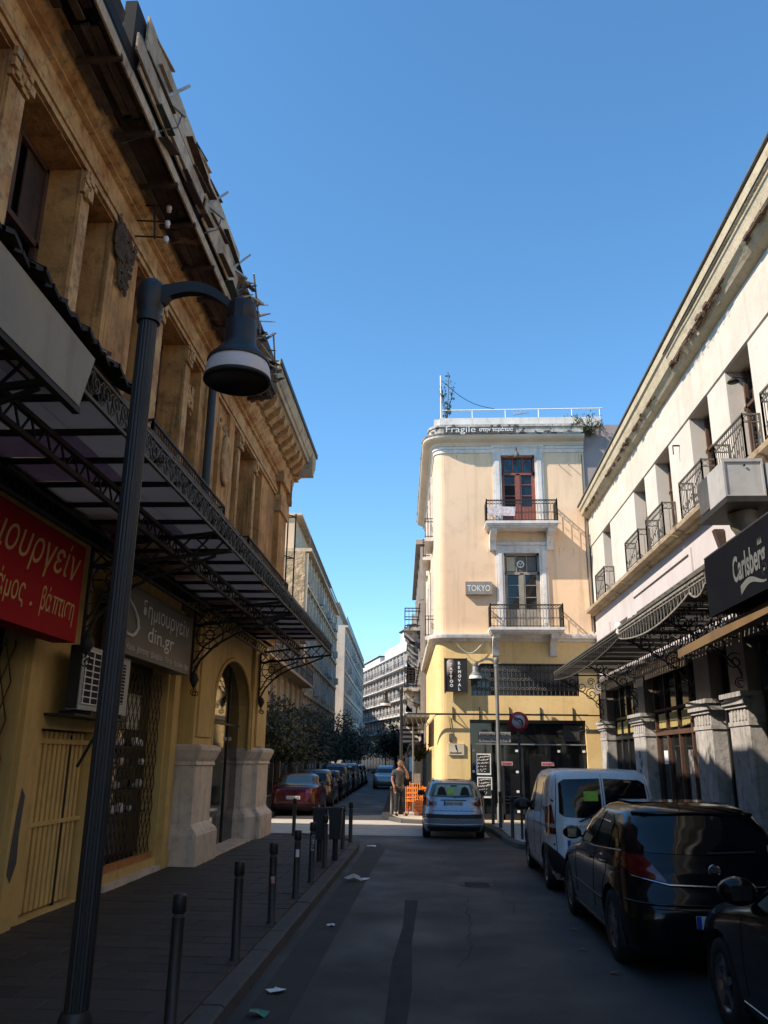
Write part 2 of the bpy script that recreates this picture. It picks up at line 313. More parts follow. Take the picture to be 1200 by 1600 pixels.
def lattice(mb, p, q, up, h, n, t=0.02, chord=0.04, style='x'):
    """iron lattice girder from p to q, depth h along up"""
    p = Vector(p); q = Vector(q); up = Vector(up).normalized() * h
    mb.bar(p, q, chord); mb.bar(p + up, q + up, chord)
    for i in range(n):
        a = p.lerp(q, i / n); b = p.lerp(q, (i + 1) / n)
        if style == 'x':
            mb.bar(a, b + up, t); mb.bar(a + up, b, t)
        elif style == 'v':
            m = (a + b) / 2; mb.bar(a, m + up, t); mb.bar(m + up, b, t)
        elif style == 'o':
            m = (a + b) / 2; mb.bar(a, b + up, t); mb.bar(a + up, b, t); mb.bar(a, a + up, t)
    return mb
def spiral(c, r0, r1, turns, a0, right, up, n=22):
    c = Vector(c); R = Vector(right).normalized(); U = Vector(up).normalized(); out = []
    for i in range(n + 1):
        t = i / n; a = a0 + turns * 2 * PI * t; r = r0 + (r1 - r0) * t
        out.append(c + R * r * math.cos(a) + U * r * math.sin(a))
    return out
def wall(mb, axis, pos, thick, u0, u1, z0, z1, ops, front):
    """wall sheet in the plane axis=pos with openings ops [(ua,ub,za,zb)], reveals going `thick` behind; front = +1/-1 normal side"""
    def P(u, z, d=0.0):
        x = pos - front * d
        return (x, u, z) if axis == 'x' else (u, x, z)
    us = sorted({u0, u1, *[o[0] for o in ops], *[o[1] for o in ops]}); us = [u for u in us if u0 <= u <= u1]
    zs = sorted({z0, z1, *[o[2] for o in ops], *[o[3] for o in ops]}); zs = [z for z in zs if z0 <= z <= z1]
    for i in range(len(us) - 1):
        for j in range(len(zs) - 1):
            uc = (us[i] + us[i + 1]) / 2; zc = (zs[j] + zs[j + 1]) / 2
            if any(o[0] < uc < o[1] and o[2] < zc < o[3] for o in ops): continue
            mb.quad(P(us[i], zs[j]), P(us[i + 1], zs[j]), P(us[i + 1], zs[j + 1]), P(us[i], zs[j + 1]))
    for (a, b, c, d) in ops:
        for (p, q) in (((a, c), (b, c)), ((b, c), (b, d)), ((b, d), (a, d)), ((a, d), (a, c))):
            mb.quad(P(*p), P(*q), P(*q, thick), P(*p, thick))
    return mb

# ------------------------------------------------------------------ ground
struct(MB().quad((-400, -300, 0), (400, -300, 0), (400, 900, 0), (-400, 900, 0)), 'road', ASPH)
FA = 0.033
def fw(u, v, z=0.0):    # the far street's own axes (it bends a little to the left) -> world
    return Vector((u * math.cos(FA) - v * math.sin(FA), 27.8 + u * math.sin(FA) + v * math.cos(FA), z))
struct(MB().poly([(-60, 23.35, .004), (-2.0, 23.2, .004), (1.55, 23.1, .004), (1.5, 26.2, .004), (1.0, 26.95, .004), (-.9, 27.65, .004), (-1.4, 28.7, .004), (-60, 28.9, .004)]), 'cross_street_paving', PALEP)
# gutter strip of concrete along the left kerb
g = MB(); YS = [-10, 2, 6, 10, 14, 18, 20]
g.poly([(-1.46, -10, .004), (-1.08, -10, .004), (-1.10, 8, .004), (-1.06, 16, .004), (-1.0, 19.6, .004), (-1.25, 21.3, .004), (-1.5, 20.4, .004), (-1.46, 18, .004)])
struct(g, 'gutter', GUTT)
def slab(name, pts, mat, h=0.118):
    return struct(MB().prism(pts, -0.05, h, 'z'), name, mat)
left_edge = [(-1.60, -10), (-1.60, 19.4), (-1.66, 20.4), (-1.9, 21.2), (-2.5, 21.85), (-3.4, 22.2), (-9, 22.4)]
lp = slab('left_pavement', left_edge + [(-9, -10)], JOINT, 0.105)
right_edge = [(3.95, -10), (3.95, 18.2), (3.5, 19.2), (2.45, 19.9), (2.05, 20.5), (1.86, 21.5), (1.72, 24.5), (1.5, 26.3), (1.0, 27.0), (0.2, 27.25), (-0.9, 27.7), (-1.35, 28.6)]
rp = slab('right_pavement', right_edge + [tuple(fw(-1.6, 2)[:2]), tuple(fw(-1.6, 120)[:2]), (60, 150), (60, -10)], JOINT, 0.105)
slab('far_left_pavement', [tuple(fw(-5.35, 1.2)[:2]), tuple(fw(-5.35, 130)[:2]), (-60, 158), (-60, 29.4)], PAVE[1], 0.118)
# right pavement top finish: pale at the sunlit corner
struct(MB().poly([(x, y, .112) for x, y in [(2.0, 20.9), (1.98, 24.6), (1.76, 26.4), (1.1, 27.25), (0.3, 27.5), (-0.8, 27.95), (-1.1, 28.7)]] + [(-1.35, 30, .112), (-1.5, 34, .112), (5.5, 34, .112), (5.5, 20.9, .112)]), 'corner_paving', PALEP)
PATCHM = surf('asphalt_repair', (.0175, .0155, .0142), (.027, .0238, .0215), (.03, .028, .026), 3, .85, bump=.6, bscale=90, dirt_amt=.4)
struct(MB().poly([(-.40, 5.2, .004), (-.19, 5.1, .004), (-.20, 6.4, .004), (-.17, 8.2, .004), (-.21, 10.1, .004), (-.18, 12.9, .004), (-.37, 12.95, .004), (-.34, 11.0, .004), (-.39, 9.1, .004), (-.36, 7.3, .004)]), 'trench_patch', PATCHM)
random.seed(77); ck = MB()
for (x, y, dx, n_) in ((.25, 9.0, .02, 16), (1.1, 12.0, -.03, 12), (.5, 16, -.02, 10)):
    p = (x, y)
    for i in range(n_):
        q = (p[0] + dx + random.uniform(-.08, .08), p[1] + .28 + random.uniform(-.08, .08)); w0 = random.uniform(.002, .005)
        ck.quad((p[0] - w0, p[1], .006), (p[0] + w0, p[1], .006), (q[0] + w0, q[1], .006), (q[0] - w0, q[1], .006)); p = q
ck.build('road_crack', DARK)['kind'] = 'structure'
mh = MB(); mh.lathe([(0, .008), (.26, .008), (.265, .004), (.30, .006), (.31, .0)], (.75, 14.6, .0), 30, smooth=False)
for k in range(-3, 4): mh.box(.75 - .2, .75 + .2, 14.6 + k * .065 - .012, 14.6 + k * .065 + .012, .008, .012)
solo(mh, 'manhole_cover', IRON, 'round iron manhole cover in the road ahead of the black hatchback', 'manhole cover', (.75, 14.6, 0))
# kerb stones
def kerbs(edge, parent, w=0.17, h=0.122, lift=0.0):
    pts = [Vector((x, y, 0)) for x, y in edge]
    for a, b in zip(pts[:-1], pts[1:]):
        L = (b - a).length; n = max(1, round(L / 0.95)); d = (b - a) / n; nrm = Vector((d.y, -d.x, 0)).normalized()
        for i in range(n):
            if a.y + d.y * i < 2.5: continue
            p = a + d * i; q = p + d * 0.985; mid = (p + q) / 2
            mb = MB(); k = h + random.uniform(-.004, .004)
            inn = w / 2
            vs = []
            for e in (p, q):
                for (o, z) in ((0.02, -.04), (0.015, k - .02), (-.01, k), (-w, k), (-w, -.04)):
                    c = e + nrm * o * side; vs.append((c.x, c.y, z))
            mb.add(vs, [(0, 1, 2, 3, 4), (9, 8, 7, 6, 5)] + [(j, (j + 1) % 5, 5 + (j + 1) % 5, 5 + j) for j in range(5)])
            mb.build('kerb_stone', KERB, parent)
side = 1; kerbs(left_edge[:6], lp)
side = -1; kerbs(right_edge, rp)
# pavers on the left pavement: near ones single, the rest joined
meP = []
for k, m in enumerate(PAVE):
    for wd in (0.60,):
        b = 0.006; x, y, z = wd / 2 - .004, 0.145, 0.02
        mb = MB(); vs = [(-x, -y, -z), (x, -y, -z), (x, y, -z), (-x, y, -z), (-x + 0, -y + 0, -b), (x, -y, -b), (x, y, -b), (-x, y, -b), (-x + b, -y + b, 0), (x - b, -y + b, 0), (x - b, y - b, 0), (-x + b, y - b, 0)]
        mb.add(vs, [(8, 9, 10, 11), (4, 5, 9, 8), (5, 6, 10, 9), (6, 7, 11, 10), (7, 4, 8, 11), (0, 1, 5, 4), (1, 2, 6, 5), (2, 3, 7, 6), (3, 0, 4, 7)]); meP.append(mb.mesh('paver', m))
cnt = 0; far_mb = MB()
y = 4.6; row = 0
while y < 22.0:
    x = -1.78 - 0.3 - (0.3 if row % 2 else 0.0)
    if row % 2 and y < 20.2: far_mb.box(-2.075, -1.785, y - .143, y + .143, .09, .122 + random.uniform(-.003, .003))
    while x > -4.95:
        wide = -1.6 if y < 20.2 else -1.6 - (y - 20.2) * 1.3
        if x + 0.30 < wide - 0.15:
            dz = random.uniform(-.003, .003)
            if y < 12.4 and cnt < 230:
                inst(random.choice(meP), 'paver', lp, (x, y, 0.122 + dz), (random.uniform(-.006, .006), random.uniform(-.006, .006), 0)); cnt += 1
            else:
                far_mb.box(x - .295, x + .295, y - .144, y + .144, .09, .122 + dz)
        x -= 0.60
    y += 0.298; row += 1
far_mb.build('paver_field', PAVE[1], lp, kind='stuff')

# ------------------------------------------------------------------ LEFT BUILDING
LB = thing('corner_building', 'decayed ochre two-storey building on the left with rotten wooden eaves and marble pedestals', 'building', (-6, 21.7, 0))
Y0, Y1 = -12.0, 21.7
XU = -4.1
# upper storey: tripartite bays (opening y ranges)
ops = [(0.2, 1.6), (2.2, 3.0), (3.3, 3.75), (4.6, 5.15), (5.4, 6.25), (6.6, 7.99), (8.25, 9.0), (9.95, 10.75), (11.12, 12.32), (12.62, 13.35), (15.85, 16.3), (16.52, 17.92), (18.15, 18.95)]
mb = wall(MB(), 'x', XU, 0.5, Y0, Y1, 4.75, 8.64, [(a, b, 5.0, 8.62) for a, b in ops], 1)
mb.quad((XU, Y1, 4.75), (XU - 14, Y1, 4.75), (XU - 14, Y1, 10.0), (XU, Y1, 10.0))
mb.quad((XU, Y0, 0), (XU - 14, Y0, 0), (XU - 14, Y0, 10.0), (XU, Y0, 10.0))
mb.build('upper_wall', OCHRE, LB)
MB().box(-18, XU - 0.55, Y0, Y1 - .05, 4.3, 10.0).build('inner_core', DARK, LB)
MB().box(-18, -3.9, Y0, Y1 - .03, 10.0, 10.12).build('roof_deck', DARK, LB)
# small capitals / flat pilaster strips between openings
for a, b in zip(ops[:-1], ops[1:]):
    p0, p1 = a[1], b[0]
    if p1 - p0 < 0.45:
        MB().box(XU, XU + .03, p0 + .02, p1 - .02, 5.0, 8.3).build('pilaster', OCHRE2, LB)
        cmb = MB(); cmb.box(XU, XU + .06, p0 - .0, p1 + .0, 8.32, 8.6)
        for k in range(14):
            yy = random.uniform(p0, p1); zz = random.uniform(8.3, 8.6); r = random.uniform(.02, .05)
            cmb.box(XU + .05, XU + .05 + r, yy - r, yy + r, zz - r, zz + r)
        cmb.build('capital', OCHRE2, LB)
# architrave and mouldings, running the whole length
prof = [(0.0, 8.64), (0.05, 8.64), (0.05, 8.72), (0.08, 8.72), (0.08, 8.80), (0.03, 8.82), (0.03, 9.12), (0.10, 9.14), (0.10, 9.17), (0.07, 9.18), (0.07, 9.22), (0.14, 9.25), (0.20, 9.32), (0.26, 9.42), (0.28, 9.50), (0.28, 9.56), (0, 9.56)]
MB().prism([(XU + x, z) for x, z in prof], Y0, Y1 + .0, 'y').build('entablature', OCHRE2, LB)
MB().prism([(Y1 + x, z) for x, z in prof], -18, XU + .28, 'x').build('entablature', OCHRE2, LB)
MB().box(-18, XU, Y1 - .2, Y1, 8.64, 10.0).build('end_wall', OCHRE, LB)
# corner pilaster with breaks, and ornament pilaster near Y 15
MB().box(XU, XU + .14, 20.7, Y1 + .06, 4.9, 9.2).build('corner_pilaster', OCHRE, LB)
MB().box(XU, XU + .2, 20.62, Y1 + .12, 8.2, 8.64).box(XU, XU + .24, 20.58, Y1 + .16, 9.0, 9.3).build('pilaster_capital', OCHRE2, LB)
MB().box(XU, XU + .08, 13.95, 14.3, 5.0, 8.64).box(XU, XU + .08, 15.3, 15.7, 5.0, 8.64).box(XU, XU + .13, 14.42, 15.2, 5.0, 8.0).build('wide_pilaster', OCHRE, LB)
def ornament(y0, y1, z0, z1, n, name='relief_ornament', x=XU + .1, mat=OCHRE2, taper=False):
    m_ = MB()
    for k in range(n):
        t = random.random(); yy = y0 + (y1 - y0) * t; zz = random.uniform(z0, z1)
        if taper and abs((yy - (y0 + y1) / 2) / ((y1 - y0) / 2)) > 1 - .75 * (z1 - zz) / (z1 - z0) + .1: continue
        r = random.uniform(.03, .07)
        m_.tube(spiral((x, yy, zz), r, .015, 1.2, random.uniform(0, 6), (0, 1, 0), (0, 0, 1), 7), .016, 4)
    o_ = m_.build(name, mat, LB); o_['kind'] = 'stuff'; return o_
mm = MB(); mm.lathe([(.33, 0), (.36, .04), (.3, .08), (.25, .06), (.24, .05)], (0, 0, 0), 20, axis='x')
mm.v = [(XU + .13 + v[0], 14.82 + v[1] * .75, 7.45 + v[2] * 1.5) for v in mm.v]; mm.build('medallion', OCHRE2, LB)
ornament(14.5, 15.15, 6.9, 8.2, 60); ornament(14.6, 15.0, 5.2, 6.9, 40)
dk = surf('broken_plaster', (0.12, 0.075, 0.045), (0.07, 0.045, 0.03), (0.02, 0.015, 0.01), 5, 0.95, bump=1.0, bscale=12, dirt_amt=0.8)
ornament(9.02, 9.75, 7.8, 8.7, 130, 'broken_ornament', XU + .05, dk, True)
ornament(9.0, 9.3, 8.2, 8.75, 60, 'broken_ornament', XU + .07, dk)
ornament(4.0, 4.6, 7.7, 8.6, 60, 'broken_ornament', XU + .05, dk, True)
ornament(12.7, 12.95, 7.6, 8.1, 25, 'broken_ornament', XU + .0, OCHRE2)
# windows
for i, (a, b) in enumerate(ops):
    fr = MB(); X = XU - .42; w_ = b - a
    for (p, q) in (((a + .03, 5), (a + .03, 8.6)), ((b - .03, 5), (b - .03, 8.6)), ((a, 8.58), (b, 8.58)), ((a, 7.55), (b, 7.55))):
        fr.bar((X, p[0], p[1]), (X, q[0], q[1]), .07, .07)
    if w_ > 1: fr.bar((X, (a + b) / 2, 7.55), (X, (a + b) / 2, 8.58), .06)
    fo = fr.build('window', WOODB, LB)
    if w_ > 1:
        MB().box(X - .02, X, a + .07, a + w_ * .36, 7.6, 8.54).build('pane', GLASS, fo)
        MB().box(X - .02, X, b - w_ * .33, b - .06, 7.6, 8.54).build('shutter_leaf', WOODR, fo)
    else:
        MB().box(X - .02, X, a + .07, b - .07, 5.1, 8.5).build('pane', GLASS, fo)
# tall door leaves in the third bay, paler wood
for (y_, m_) in ((16.62, WOODP), (17.3, WOODP)):
    l = MB(); l.bar((XU - .36, y_, 5), (XU - .36, y_, 7.5), .06); l.bar((XU - .36, y_ + .5, 5), (XU - .36, y_ + .5, 7.5), .06)
    for z in (5.03, 6.2, 7.45): l.bar((XU - .36, y_, z), (XU - .36, y_ + .5, z), .06)
    l.build('door_leaf', m_, LB)
# electric bracket with insulators
e = MB(); e.tube([(XU + .3, 9.55, 9.35), (XU + .36, 9.55, 8.75)], .014, 6)
for z in (9.3, 9.05, 8.8): e.tube([(XU + .08, 9.55, z), (XU + .5, 9.6, z)], .012, 6)
e.build('wire_bracket', IRON, LB)
for z in (9.22, 8.97, 8.72):
    MB().lathe([(.0, 0), (.035, 0), (.03, .04), (.04, .05), (.03, .09), (0, .1)], (XU + .5, 9.6, z), 10).build('insulator', WHT, LB)
# drainpipe
MB().tube([(XU + .12, 13.72, 9.2), (XU + .12, 13.72, 4.9)], .075, 12).build('drainpipe', surf('dark_zinc', (.05, .06, .065), None, None, 4, .6, metal=.3, bump=.05), LB)
MB().lathe([(.09, 0), (.13, .16), (.14, .3), (.1, .32)], (XU + .14, 13.72, 8.85), 10).build('pipe_hopper', OCHRE2, LB)
# soffit boards and fascia boards, one by one
random.seed(11)
SY = 16.3   # rotten timber eave up to here, masonry cornice beyond
y = -6.0
while y < SY:
    L = random.uniform(1.3, 2.4); e_ = min(y + L, SY)
    for k in range(5):
        x0 = XU + .26 + k * .098
        if random.random() < .13: continue
        dz = random.uniform(-.035, .03); t = random.uniform(-.02, .02)
        q = MB(); yy0, yy1 = y + random.uniform(0, .15), e_ - random.uniform(0, .15)
        q.add([(x0, yy0, 9.30 + k * .012 + dz), (x0 + .088, yy0, 9.31 + k * .012 + dz + t), (x0 + .088, yy1, 9.31 + k * .012 + dz - t), (x0, yy1, 9.30 + k * .012 + dz),
               (x0, yy0, 9.33 + k * .012 + dz), (x0 + .088, yy0, 9.34 + k * .012 + dz + t), (x0 + .088, yy1, 9.34 + k * .012 + dz - t), (x0, yy1, 9.33 + k * .012 + dz)],
              [(0, 1, 2, 3), (7, 6, 5, 4), (0, 4, 5, 1), (1, 5, 6, 2), (2, 6, 7, 3), (3, 7, 4, 0)])
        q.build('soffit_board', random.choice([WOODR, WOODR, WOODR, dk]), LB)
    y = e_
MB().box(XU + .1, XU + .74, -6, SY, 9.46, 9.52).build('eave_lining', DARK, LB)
for k in range(16):
    yy = 3.2 + k * .98 + random.uniform(-.1, .1)
    if yy > SY - .3: break
    MB().bar((XU + .24, yy, 9.27), (XU + .76, yy, 9.30 + random.uniform(-.02, .02)), .05, .06).build('eave_joist', WOODR, LB)
def board(y0, y1, z0, z1, x0, x1, m, th=.025, dz=0):
    MB().add([(x0, y0, z0), (x0, y1, z0 + dz), (x1, y1, z1 + dz), (x1, y0, z1), (x0 - th, y0, z0), (x0 - th, y1, z0 + dz), (x1 - th, y1, z1 + dz), (x1 - th, y0, z1)],
             [(0, 1, 2, 3), (7, 6, 5, 4), (0, 4, 5, 1), (1, 5, 6, 2), (2, 6, 7, 3), (3, 7, 4, 0)]).build('fascia_board', m, LB)
# rows: eave edge strip, lower board, upper board
ys = [-6, -2.2, 1.9, 4.2, 6.35, 7.35, 10.1, 12.3]
for a, b in zip(ys[:-1], ys[1:]):
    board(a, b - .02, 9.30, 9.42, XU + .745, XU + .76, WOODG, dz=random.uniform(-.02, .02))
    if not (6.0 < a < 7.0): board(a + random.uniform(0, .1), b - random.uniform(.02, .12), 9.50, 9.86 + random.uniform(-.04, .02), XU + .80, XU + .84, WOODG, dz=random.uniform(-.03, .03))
for a, b in ((7.55, 9.6), (9.62, 12.4)):
    board(a, b, 9.93, 10.42, XU + .80, XU + .80, WOODG, dz=random.uniform(-.02, .02))
board(7.2, 9.4, 9.56, 9.80, XU + .85, XU + .85, WOODG); board(7.35, 9.7, 9.80, 9.94, XU + .81, XU + .81, WOODGR)
MB().box(XU + .6, XU + .74, 7.3, 12.4, 9.5, 10.38).build('parapet_backing', DARK, LB)
MB().box(XU + .5, XU + .74, -6, 7.3, 9.5, 9.70).build('parapet_backing', DARK, LB)
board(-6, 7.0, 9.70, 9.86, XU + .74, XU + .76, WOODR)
board(5.95, 6.15, 9.3, 10.3, XU + .8, XU + .86, WOODR, th=.05)
random.seed(91)
for k in range(15):   # broken, tilted board ends over the fascia
    yy = random.uniform(7.9, 12.2); L = random.uniform(.35, 1.3); zz = random.choice([9.42, 9.55, 9.70, 9.86, 10.02]) + random.uniform(-.03, .03); tl = random.uniform(-.07, .07); xo = XU + .80 + (zz - 9.4) * .05
    MB().bar((xo + .015, yy - L / 2, zz - tl), (xo + .03, yy + L / 2, zz + tl), .018, random.uniform(.04, .13), up=(1, 0, 0)).build('broken_board', random.choice([WOODG, WOODR, dk, WOODGR, WOODB]), LB)
for k in range(4):   # splintered edge against the sky
    yy = random.uniform(7.6, 12.0); L = random.uniform(.3, .8)
    MB().bar((XU + .79, yy, 10.36), (XU + .82, yy + L, 10.36 + random.uniform(.04, .09)), .02, .05, up=(1, 0, 0)).build('broken_board', random.choice([WOODG, WOODR, dk]), LB)
# gutter brackets
for yy in (8.25, 10.35, 12.0):
    b_ = MB(); b_.bar((XU + .80, yy, 9.88), (XU + 1.02, yy + .25, 10.30), .035); b_.bar((XU + .80, yy - .05, 9.86), (XU + .98, yy + .3, 9.86), .035)
    b_.build('gutter_bracket', IRONW, LB)
    MB().tube([(XU + .95, yy + .27, 9.86), (XU + .93, yy + .2, 9.6), (XU + .8, yy + .1, 9.48), (XU + .3, yy + .05, 9.26)], .010, 5).build('tie_rod', IRONG, LB)
# heap of loose slats and tiles hanging over the eave, Y 12.3 - 16.3
random.seed(5)
for k in range(34):
    yy = random.uniform(12.35, 16.2); zz = 9.72 + random.uniform(-.25, .68) * (1 - abs(yy - 14.2) / 3.4)
    L = random.uniform(.35, .75); an = random.uniform(.1, .75)
    MB().bar((XU + .78 + random.uniform(0, .1), yy - L / 2 * math.cos(an), zz - L / 2 * math.sin(an)), (XU + .84 + random.uniform(0, .12), yy + L / 2 * math.cos(an), zz + L / 2 * math.sin(an)), .02, random.uniform(.07, .14), up=(1, 0, 0)).build('loose_slat', random.choice([WOODG, WOODG, WOODR, dk]), LB)
MB().box(XU + .3, XU + .79, 12.4, 16.25, 9.5, 10.2).build('eave_rubble', dk, LB)
MB().bar((XU + .95, 12.9, 10.35), (XU + .9, 13.9, 9.7), .03).bar((XU + .95, 14.9, 10.2), (XU + .9, 15.6, 9.6), .03).build('loose_batten', IRONW, LB)
# masonry cornice with modillions beyond
XC = XU + .80; YC = Y1 + .62
cp = [(XU, 9.56), (XU + .34, 9.56), (XU + .34, 9.66), (XU + .66, 9.90), (XU + .72, 9.90), (XU + .72, 10.04), (XU + .76, 10.06), (XU + .80, 10.16), (XU + .84, 10.30), (XU + .84, 10.36), (XU, 10.36)]
MB().prism(cp, SY, Y1 + .66, 'y').build('cornice', CORN, LB)
MB().prism([(Y1 + (x - XU) * .8, z) for x, z in cp], -18, XU + .83, 'x').build('cornice', CORN, LB)
MB().box(XU + .845, XU + .87, SY, Y1 + .69, 10.28, 10.40).box(-16, XU + .87, Y1 + .675, Y1 + .70, 10.28, 10.40).build('gutter', surf('dark_gutter', (.02, .02, .022), None, None, 5, .6, bump=.05), LB)
y = SY + .35
while y < Y1 + .3:
    m_ = MB(); m_.prism([(XU + .28, 9.48), (XU + .36, 9.48), (XU + .60, 9.66), (XU + .64, 9.80), (XU + .64, 9.90), (XU + .28, 9.90)], y - .13, y + .13, 'y')
    m_.build('modillion', OCHRE2, LB); y += .58
for k in range(3):
    xx = XU - .2 - k * .6
    MB().prism([(Y1 + .2, 9.48), (Y1 + .5, 9.75), (Y1 + .5, 9.9), (Y1 + .2, 9.9)], xx - .13, xx + .13, 'x').build('modillion', OCHRE2, LB)
# rusty ladder frame on the far corner
ld = MB()
for (x, y_) in ((XU + .1, 22.3), (XU + .32, 22.3)): ld.bar((x, y_, 4.8), (x, y_, 8.6), .035)
for z in (4.9, 6.1, 7.3, 8.5): ld.bar((XU - .1, 21.7, z), (XU + .32, 22.3, z), .025); ld.bar((XU + .1, 22.3, z), (XU + .32, 22.3, z), .025)
ld.build('scaffold_frame', IRON, LB)

# ---- ground floor of the left building
XG = -4.62
gops = [(5.2, 9.28, .15, 3.35), (9.9, 11.55, .145, 2.25), (12.25, 14.6, .32, 3.45), (16.55, 19.95, .12, 4.0)]
mb = wall(MB(), 'x', XG, 0.35, Y0, 15.0, 0, 4.75, gops[:3], 1)
mb.build('ground_wall', YELL, LB)
MB().box(-18, XG - .36, Y0, 16.2, 0, 4.3).build('inner_core', DARK, LB)
# half column strips and flat pilasters
MB().lathe([(.11, .12), (.13, .3), (.09, .36), (.09, 4.3)], (XG, 15.05, 0), 14).build('half_column', YELL, LB)
MB().box(XG, XG + .06, 9.32, 9.62, .12, 4.5).build('wall_strip', YELL, LB)
MB().box(XG, XG + .1, 14.68, 14.95, .12, 4.5).build('wall_strip', YELL, LB)
# piers of the arched shop front
MB().box(XG - .2, -4.28, 15.2, 16.5, 2.1, 4.75).build('pier', YELL, LB)
MB().box(-4.28, -4.24, 15.35, 16.35, 2.3, 4.4).build('pier_panel', YELL, LB)
MB().box(XG - .2, -4.22, 19.98, Y1 - .02, 2.05, 4.75).build('pier', YELL, LB)
MB().box(-4.22, -4.17, 20.3, 21.3, 2.2, 4.4).build('pier_panel', YELL, LB)
MB().box(-5.4, -4.26, Y1 - .02, Y1 + .02, 2.05, 4.75).build('pier_end', YELL, LB)
MB().box(-16, -5.0, Y1 - .3, Y1 - .02, 0, 4.75).build('side_wall', YELL, LB)
# arch spandrel
ar = MB(); cy, rz = 18.24, 2.95; ra = 1.71
N_ = 20; arc = [(cy - ra * math.cos(PI * i / N_), rz + 1.05 * math.sin(PI * i / N_)) for i in range(N_ + 1)]
for (a, b) in zip(arc[:-1], arc[1:]):
    for X in (-4.30,):
        ar.quad((X, a[0], a[1]), (X, b[0], b[1]), (X, b[0], 4.75), (X, a[0], 4.75))
    ar.quad((-4.30, a[0], a[1]), (-4.30, b[0], b[1]), (-4.58, b[0], b[1]), (-4.58, a[0], a[1]))
ar.quad((-4.30, 16.5, 2.1), (-4.30, 16.53, 2.1), (-4.30, 16.53, 4.75), (-4.30, 16.5, 4.75))
ar.build('arch', YELL, LB)
am = MB(); am.tube([(-4.29, cy - 1.70, 2.1)] + [(-4.29, y_ * 1.0, z_) for y_, z_ in arc] + [(-4.29, cy + 1.70, 2.1)], .045, 6); am.build('arch_moulding', YELL, LB)
MB().box(-4.60, -4.55, 16.4, 20.1, .12, 4.3).build('shop_glass', GLASS, LB)
MB().box(-4.55, -4.52, 18.9, 18.94, .12, 3.9).box(-4.55, -4.52, 16.5, 20.0, 2.62, 2.66).build('glazing_bar', PLAS, LB)
MB().box(-5.0, -4.1, 16.5, 19.95, 0, .165).build('door_step', MARB, LB)
text('δημιουργείν', .2, (-4.545, 16.85, 2.95), (0, 1, 0), (0, 0, 1), SILT, LB, shear=.1, depth=.001)
text('δημιουργείν', .13, (-4.545, 18.6, 2.3), (0, 1, 0), (0, 0, 1), SILT, LB, depth=.001)
# marble pedestals
def pedestal(y0, y1, xf, chamf=False):
    lv = [(0.0, .16), (.62, .16), (.68, .13), (.74, .06), (.80, .02), (1.78, .02), (1.80, .06), (1.86, .04), (1.92, .08), (2.02, .12), (2.06, .14), (2.12, .14), (2.16, .05)]
    rings = []
    for z, o in lv:
        x1 = xf + o - .08; a = y0 - o * .6 + .05; b = y1 + o * .6 - .05
        if chamf: rings.append([(XG - .25, a, z), (x1 - .28, a, z), (x1 - .22, a + .04, z), (x1 - .12, a + .26, z), (x1 - .12, a + .34, z), (x1, a + .36, z), (x1, b, z), (XG - .25, b, z)])
        else: rings.append([(XG - .2, a, z), (x1 - .0, a, z), (x1, b, z), (XG - .2, b, z)])
    n = len(rings[0]); mbp = MB(); mbp.add([v for r in rings for v in r], [(i * n + k, i * n + (k + 1) % n, (i + 1) * n + (k + 1) % n, (i + 1) * n + k) for i in range(len(rings) - 1) for k in range(n)] + [tuple(range((len(rings) - 1) * n, len(rings) * n))])
    return mbp.build('marble_pedestal', MARB, LB)
pedestal(15.15, 16.5, -4.14); pedestal(19.98, 21.75, -4.06, True)
# yellow slatted steel gate
gt = MB().box(XG - .2, XG - .16, 9.95, 11.5, .2, 2.2).build('steel_gate', YELL, LB)
bm = MB().box(-.015, .015, -.04, .04, 0, 2.05).mesh('gate_bar', YELL)
y = 10.02
while y < 11.5: inst(bm, 'gate_bar', gt, (XG - .12, y, .18)); y += .135
MB().box(XG - .14, XG - .08, 9.92, 11.54, 1.12, 1.17).box(XG - .14, XG - .08, 9.92, 11.54, 2.08, 2.14).build('gate_rail', YELL, gt)
MB().box(XG - .12, XG - .1, 10.98, 11.04, .15, 2.2).build('gate_gap', DARK, gt)
# diamond grilles
GR = surf('grille_iron', (0.06, 0.042, 0.03), (0.04, 0.03, 0.022), (0.16, 0.07, 0.02), 6, 0.6, metal=.3, bump=.1, dirt_amt=.6)
def grille(y0, y1, z0, z1, x, nd=9, t=.012):
    m_ = MB(); st = (y1 - y0) / nd; hh = st * 1.9
    k = -int((z1 - z0) / hh) - 1
    for s_ in (1, -1):
        for i in range(-int((z1 - z0) / hh) - 2, nd + int((z1 - z0) / hh) + 2):
            # line y = y0 + i*st + s*(z-z0)*st/hh
            pts = []
            za, zb = z0, z1
            ya = y0 + i * st; yb = ya + s_ * (z1 - z0) * st / hh
            # clip
            def zi(yv): return z0 + (yv - ya) / (s_ * st / hh)
            lo, hi = z0, z1
            zz = sorted((zi(y0), zi(y1))); lo = max(lo, zz[0]); hi = min(hi, zz[1])
            if hi - lo < .02: continue
            m_.bar((x, ya + s_ * (lo - z0) * st / hh, lo), (x, ya + s_ * (hi - z0) * st / hh, hi), t)
    return m_
go = grille(12.27, 14.58, .42, 3.3, XG - .1, 12).build('folding_grille', GR, LB); go['kind'] = 'stuff'
go = grille(5.2, 9.2, .2, 3.2, XG - .1, 18).build('folding_grille', GR, LB); go['kind'] = 'stuff'
MB().box(XG - .12, XG - .04, 12.25, 14.6, .30, .42).build('orange_sill', surf('orange_sill_paint', (.50, .20, .05), (.4, .16, .05), (.1, .05, .03), 4, .8, dirt_amt=.6), LB)
MB().box(XG - .05, XG + .1, 12.2, 14.65, .12, .2).build('stone_threshold', MARB, LB)
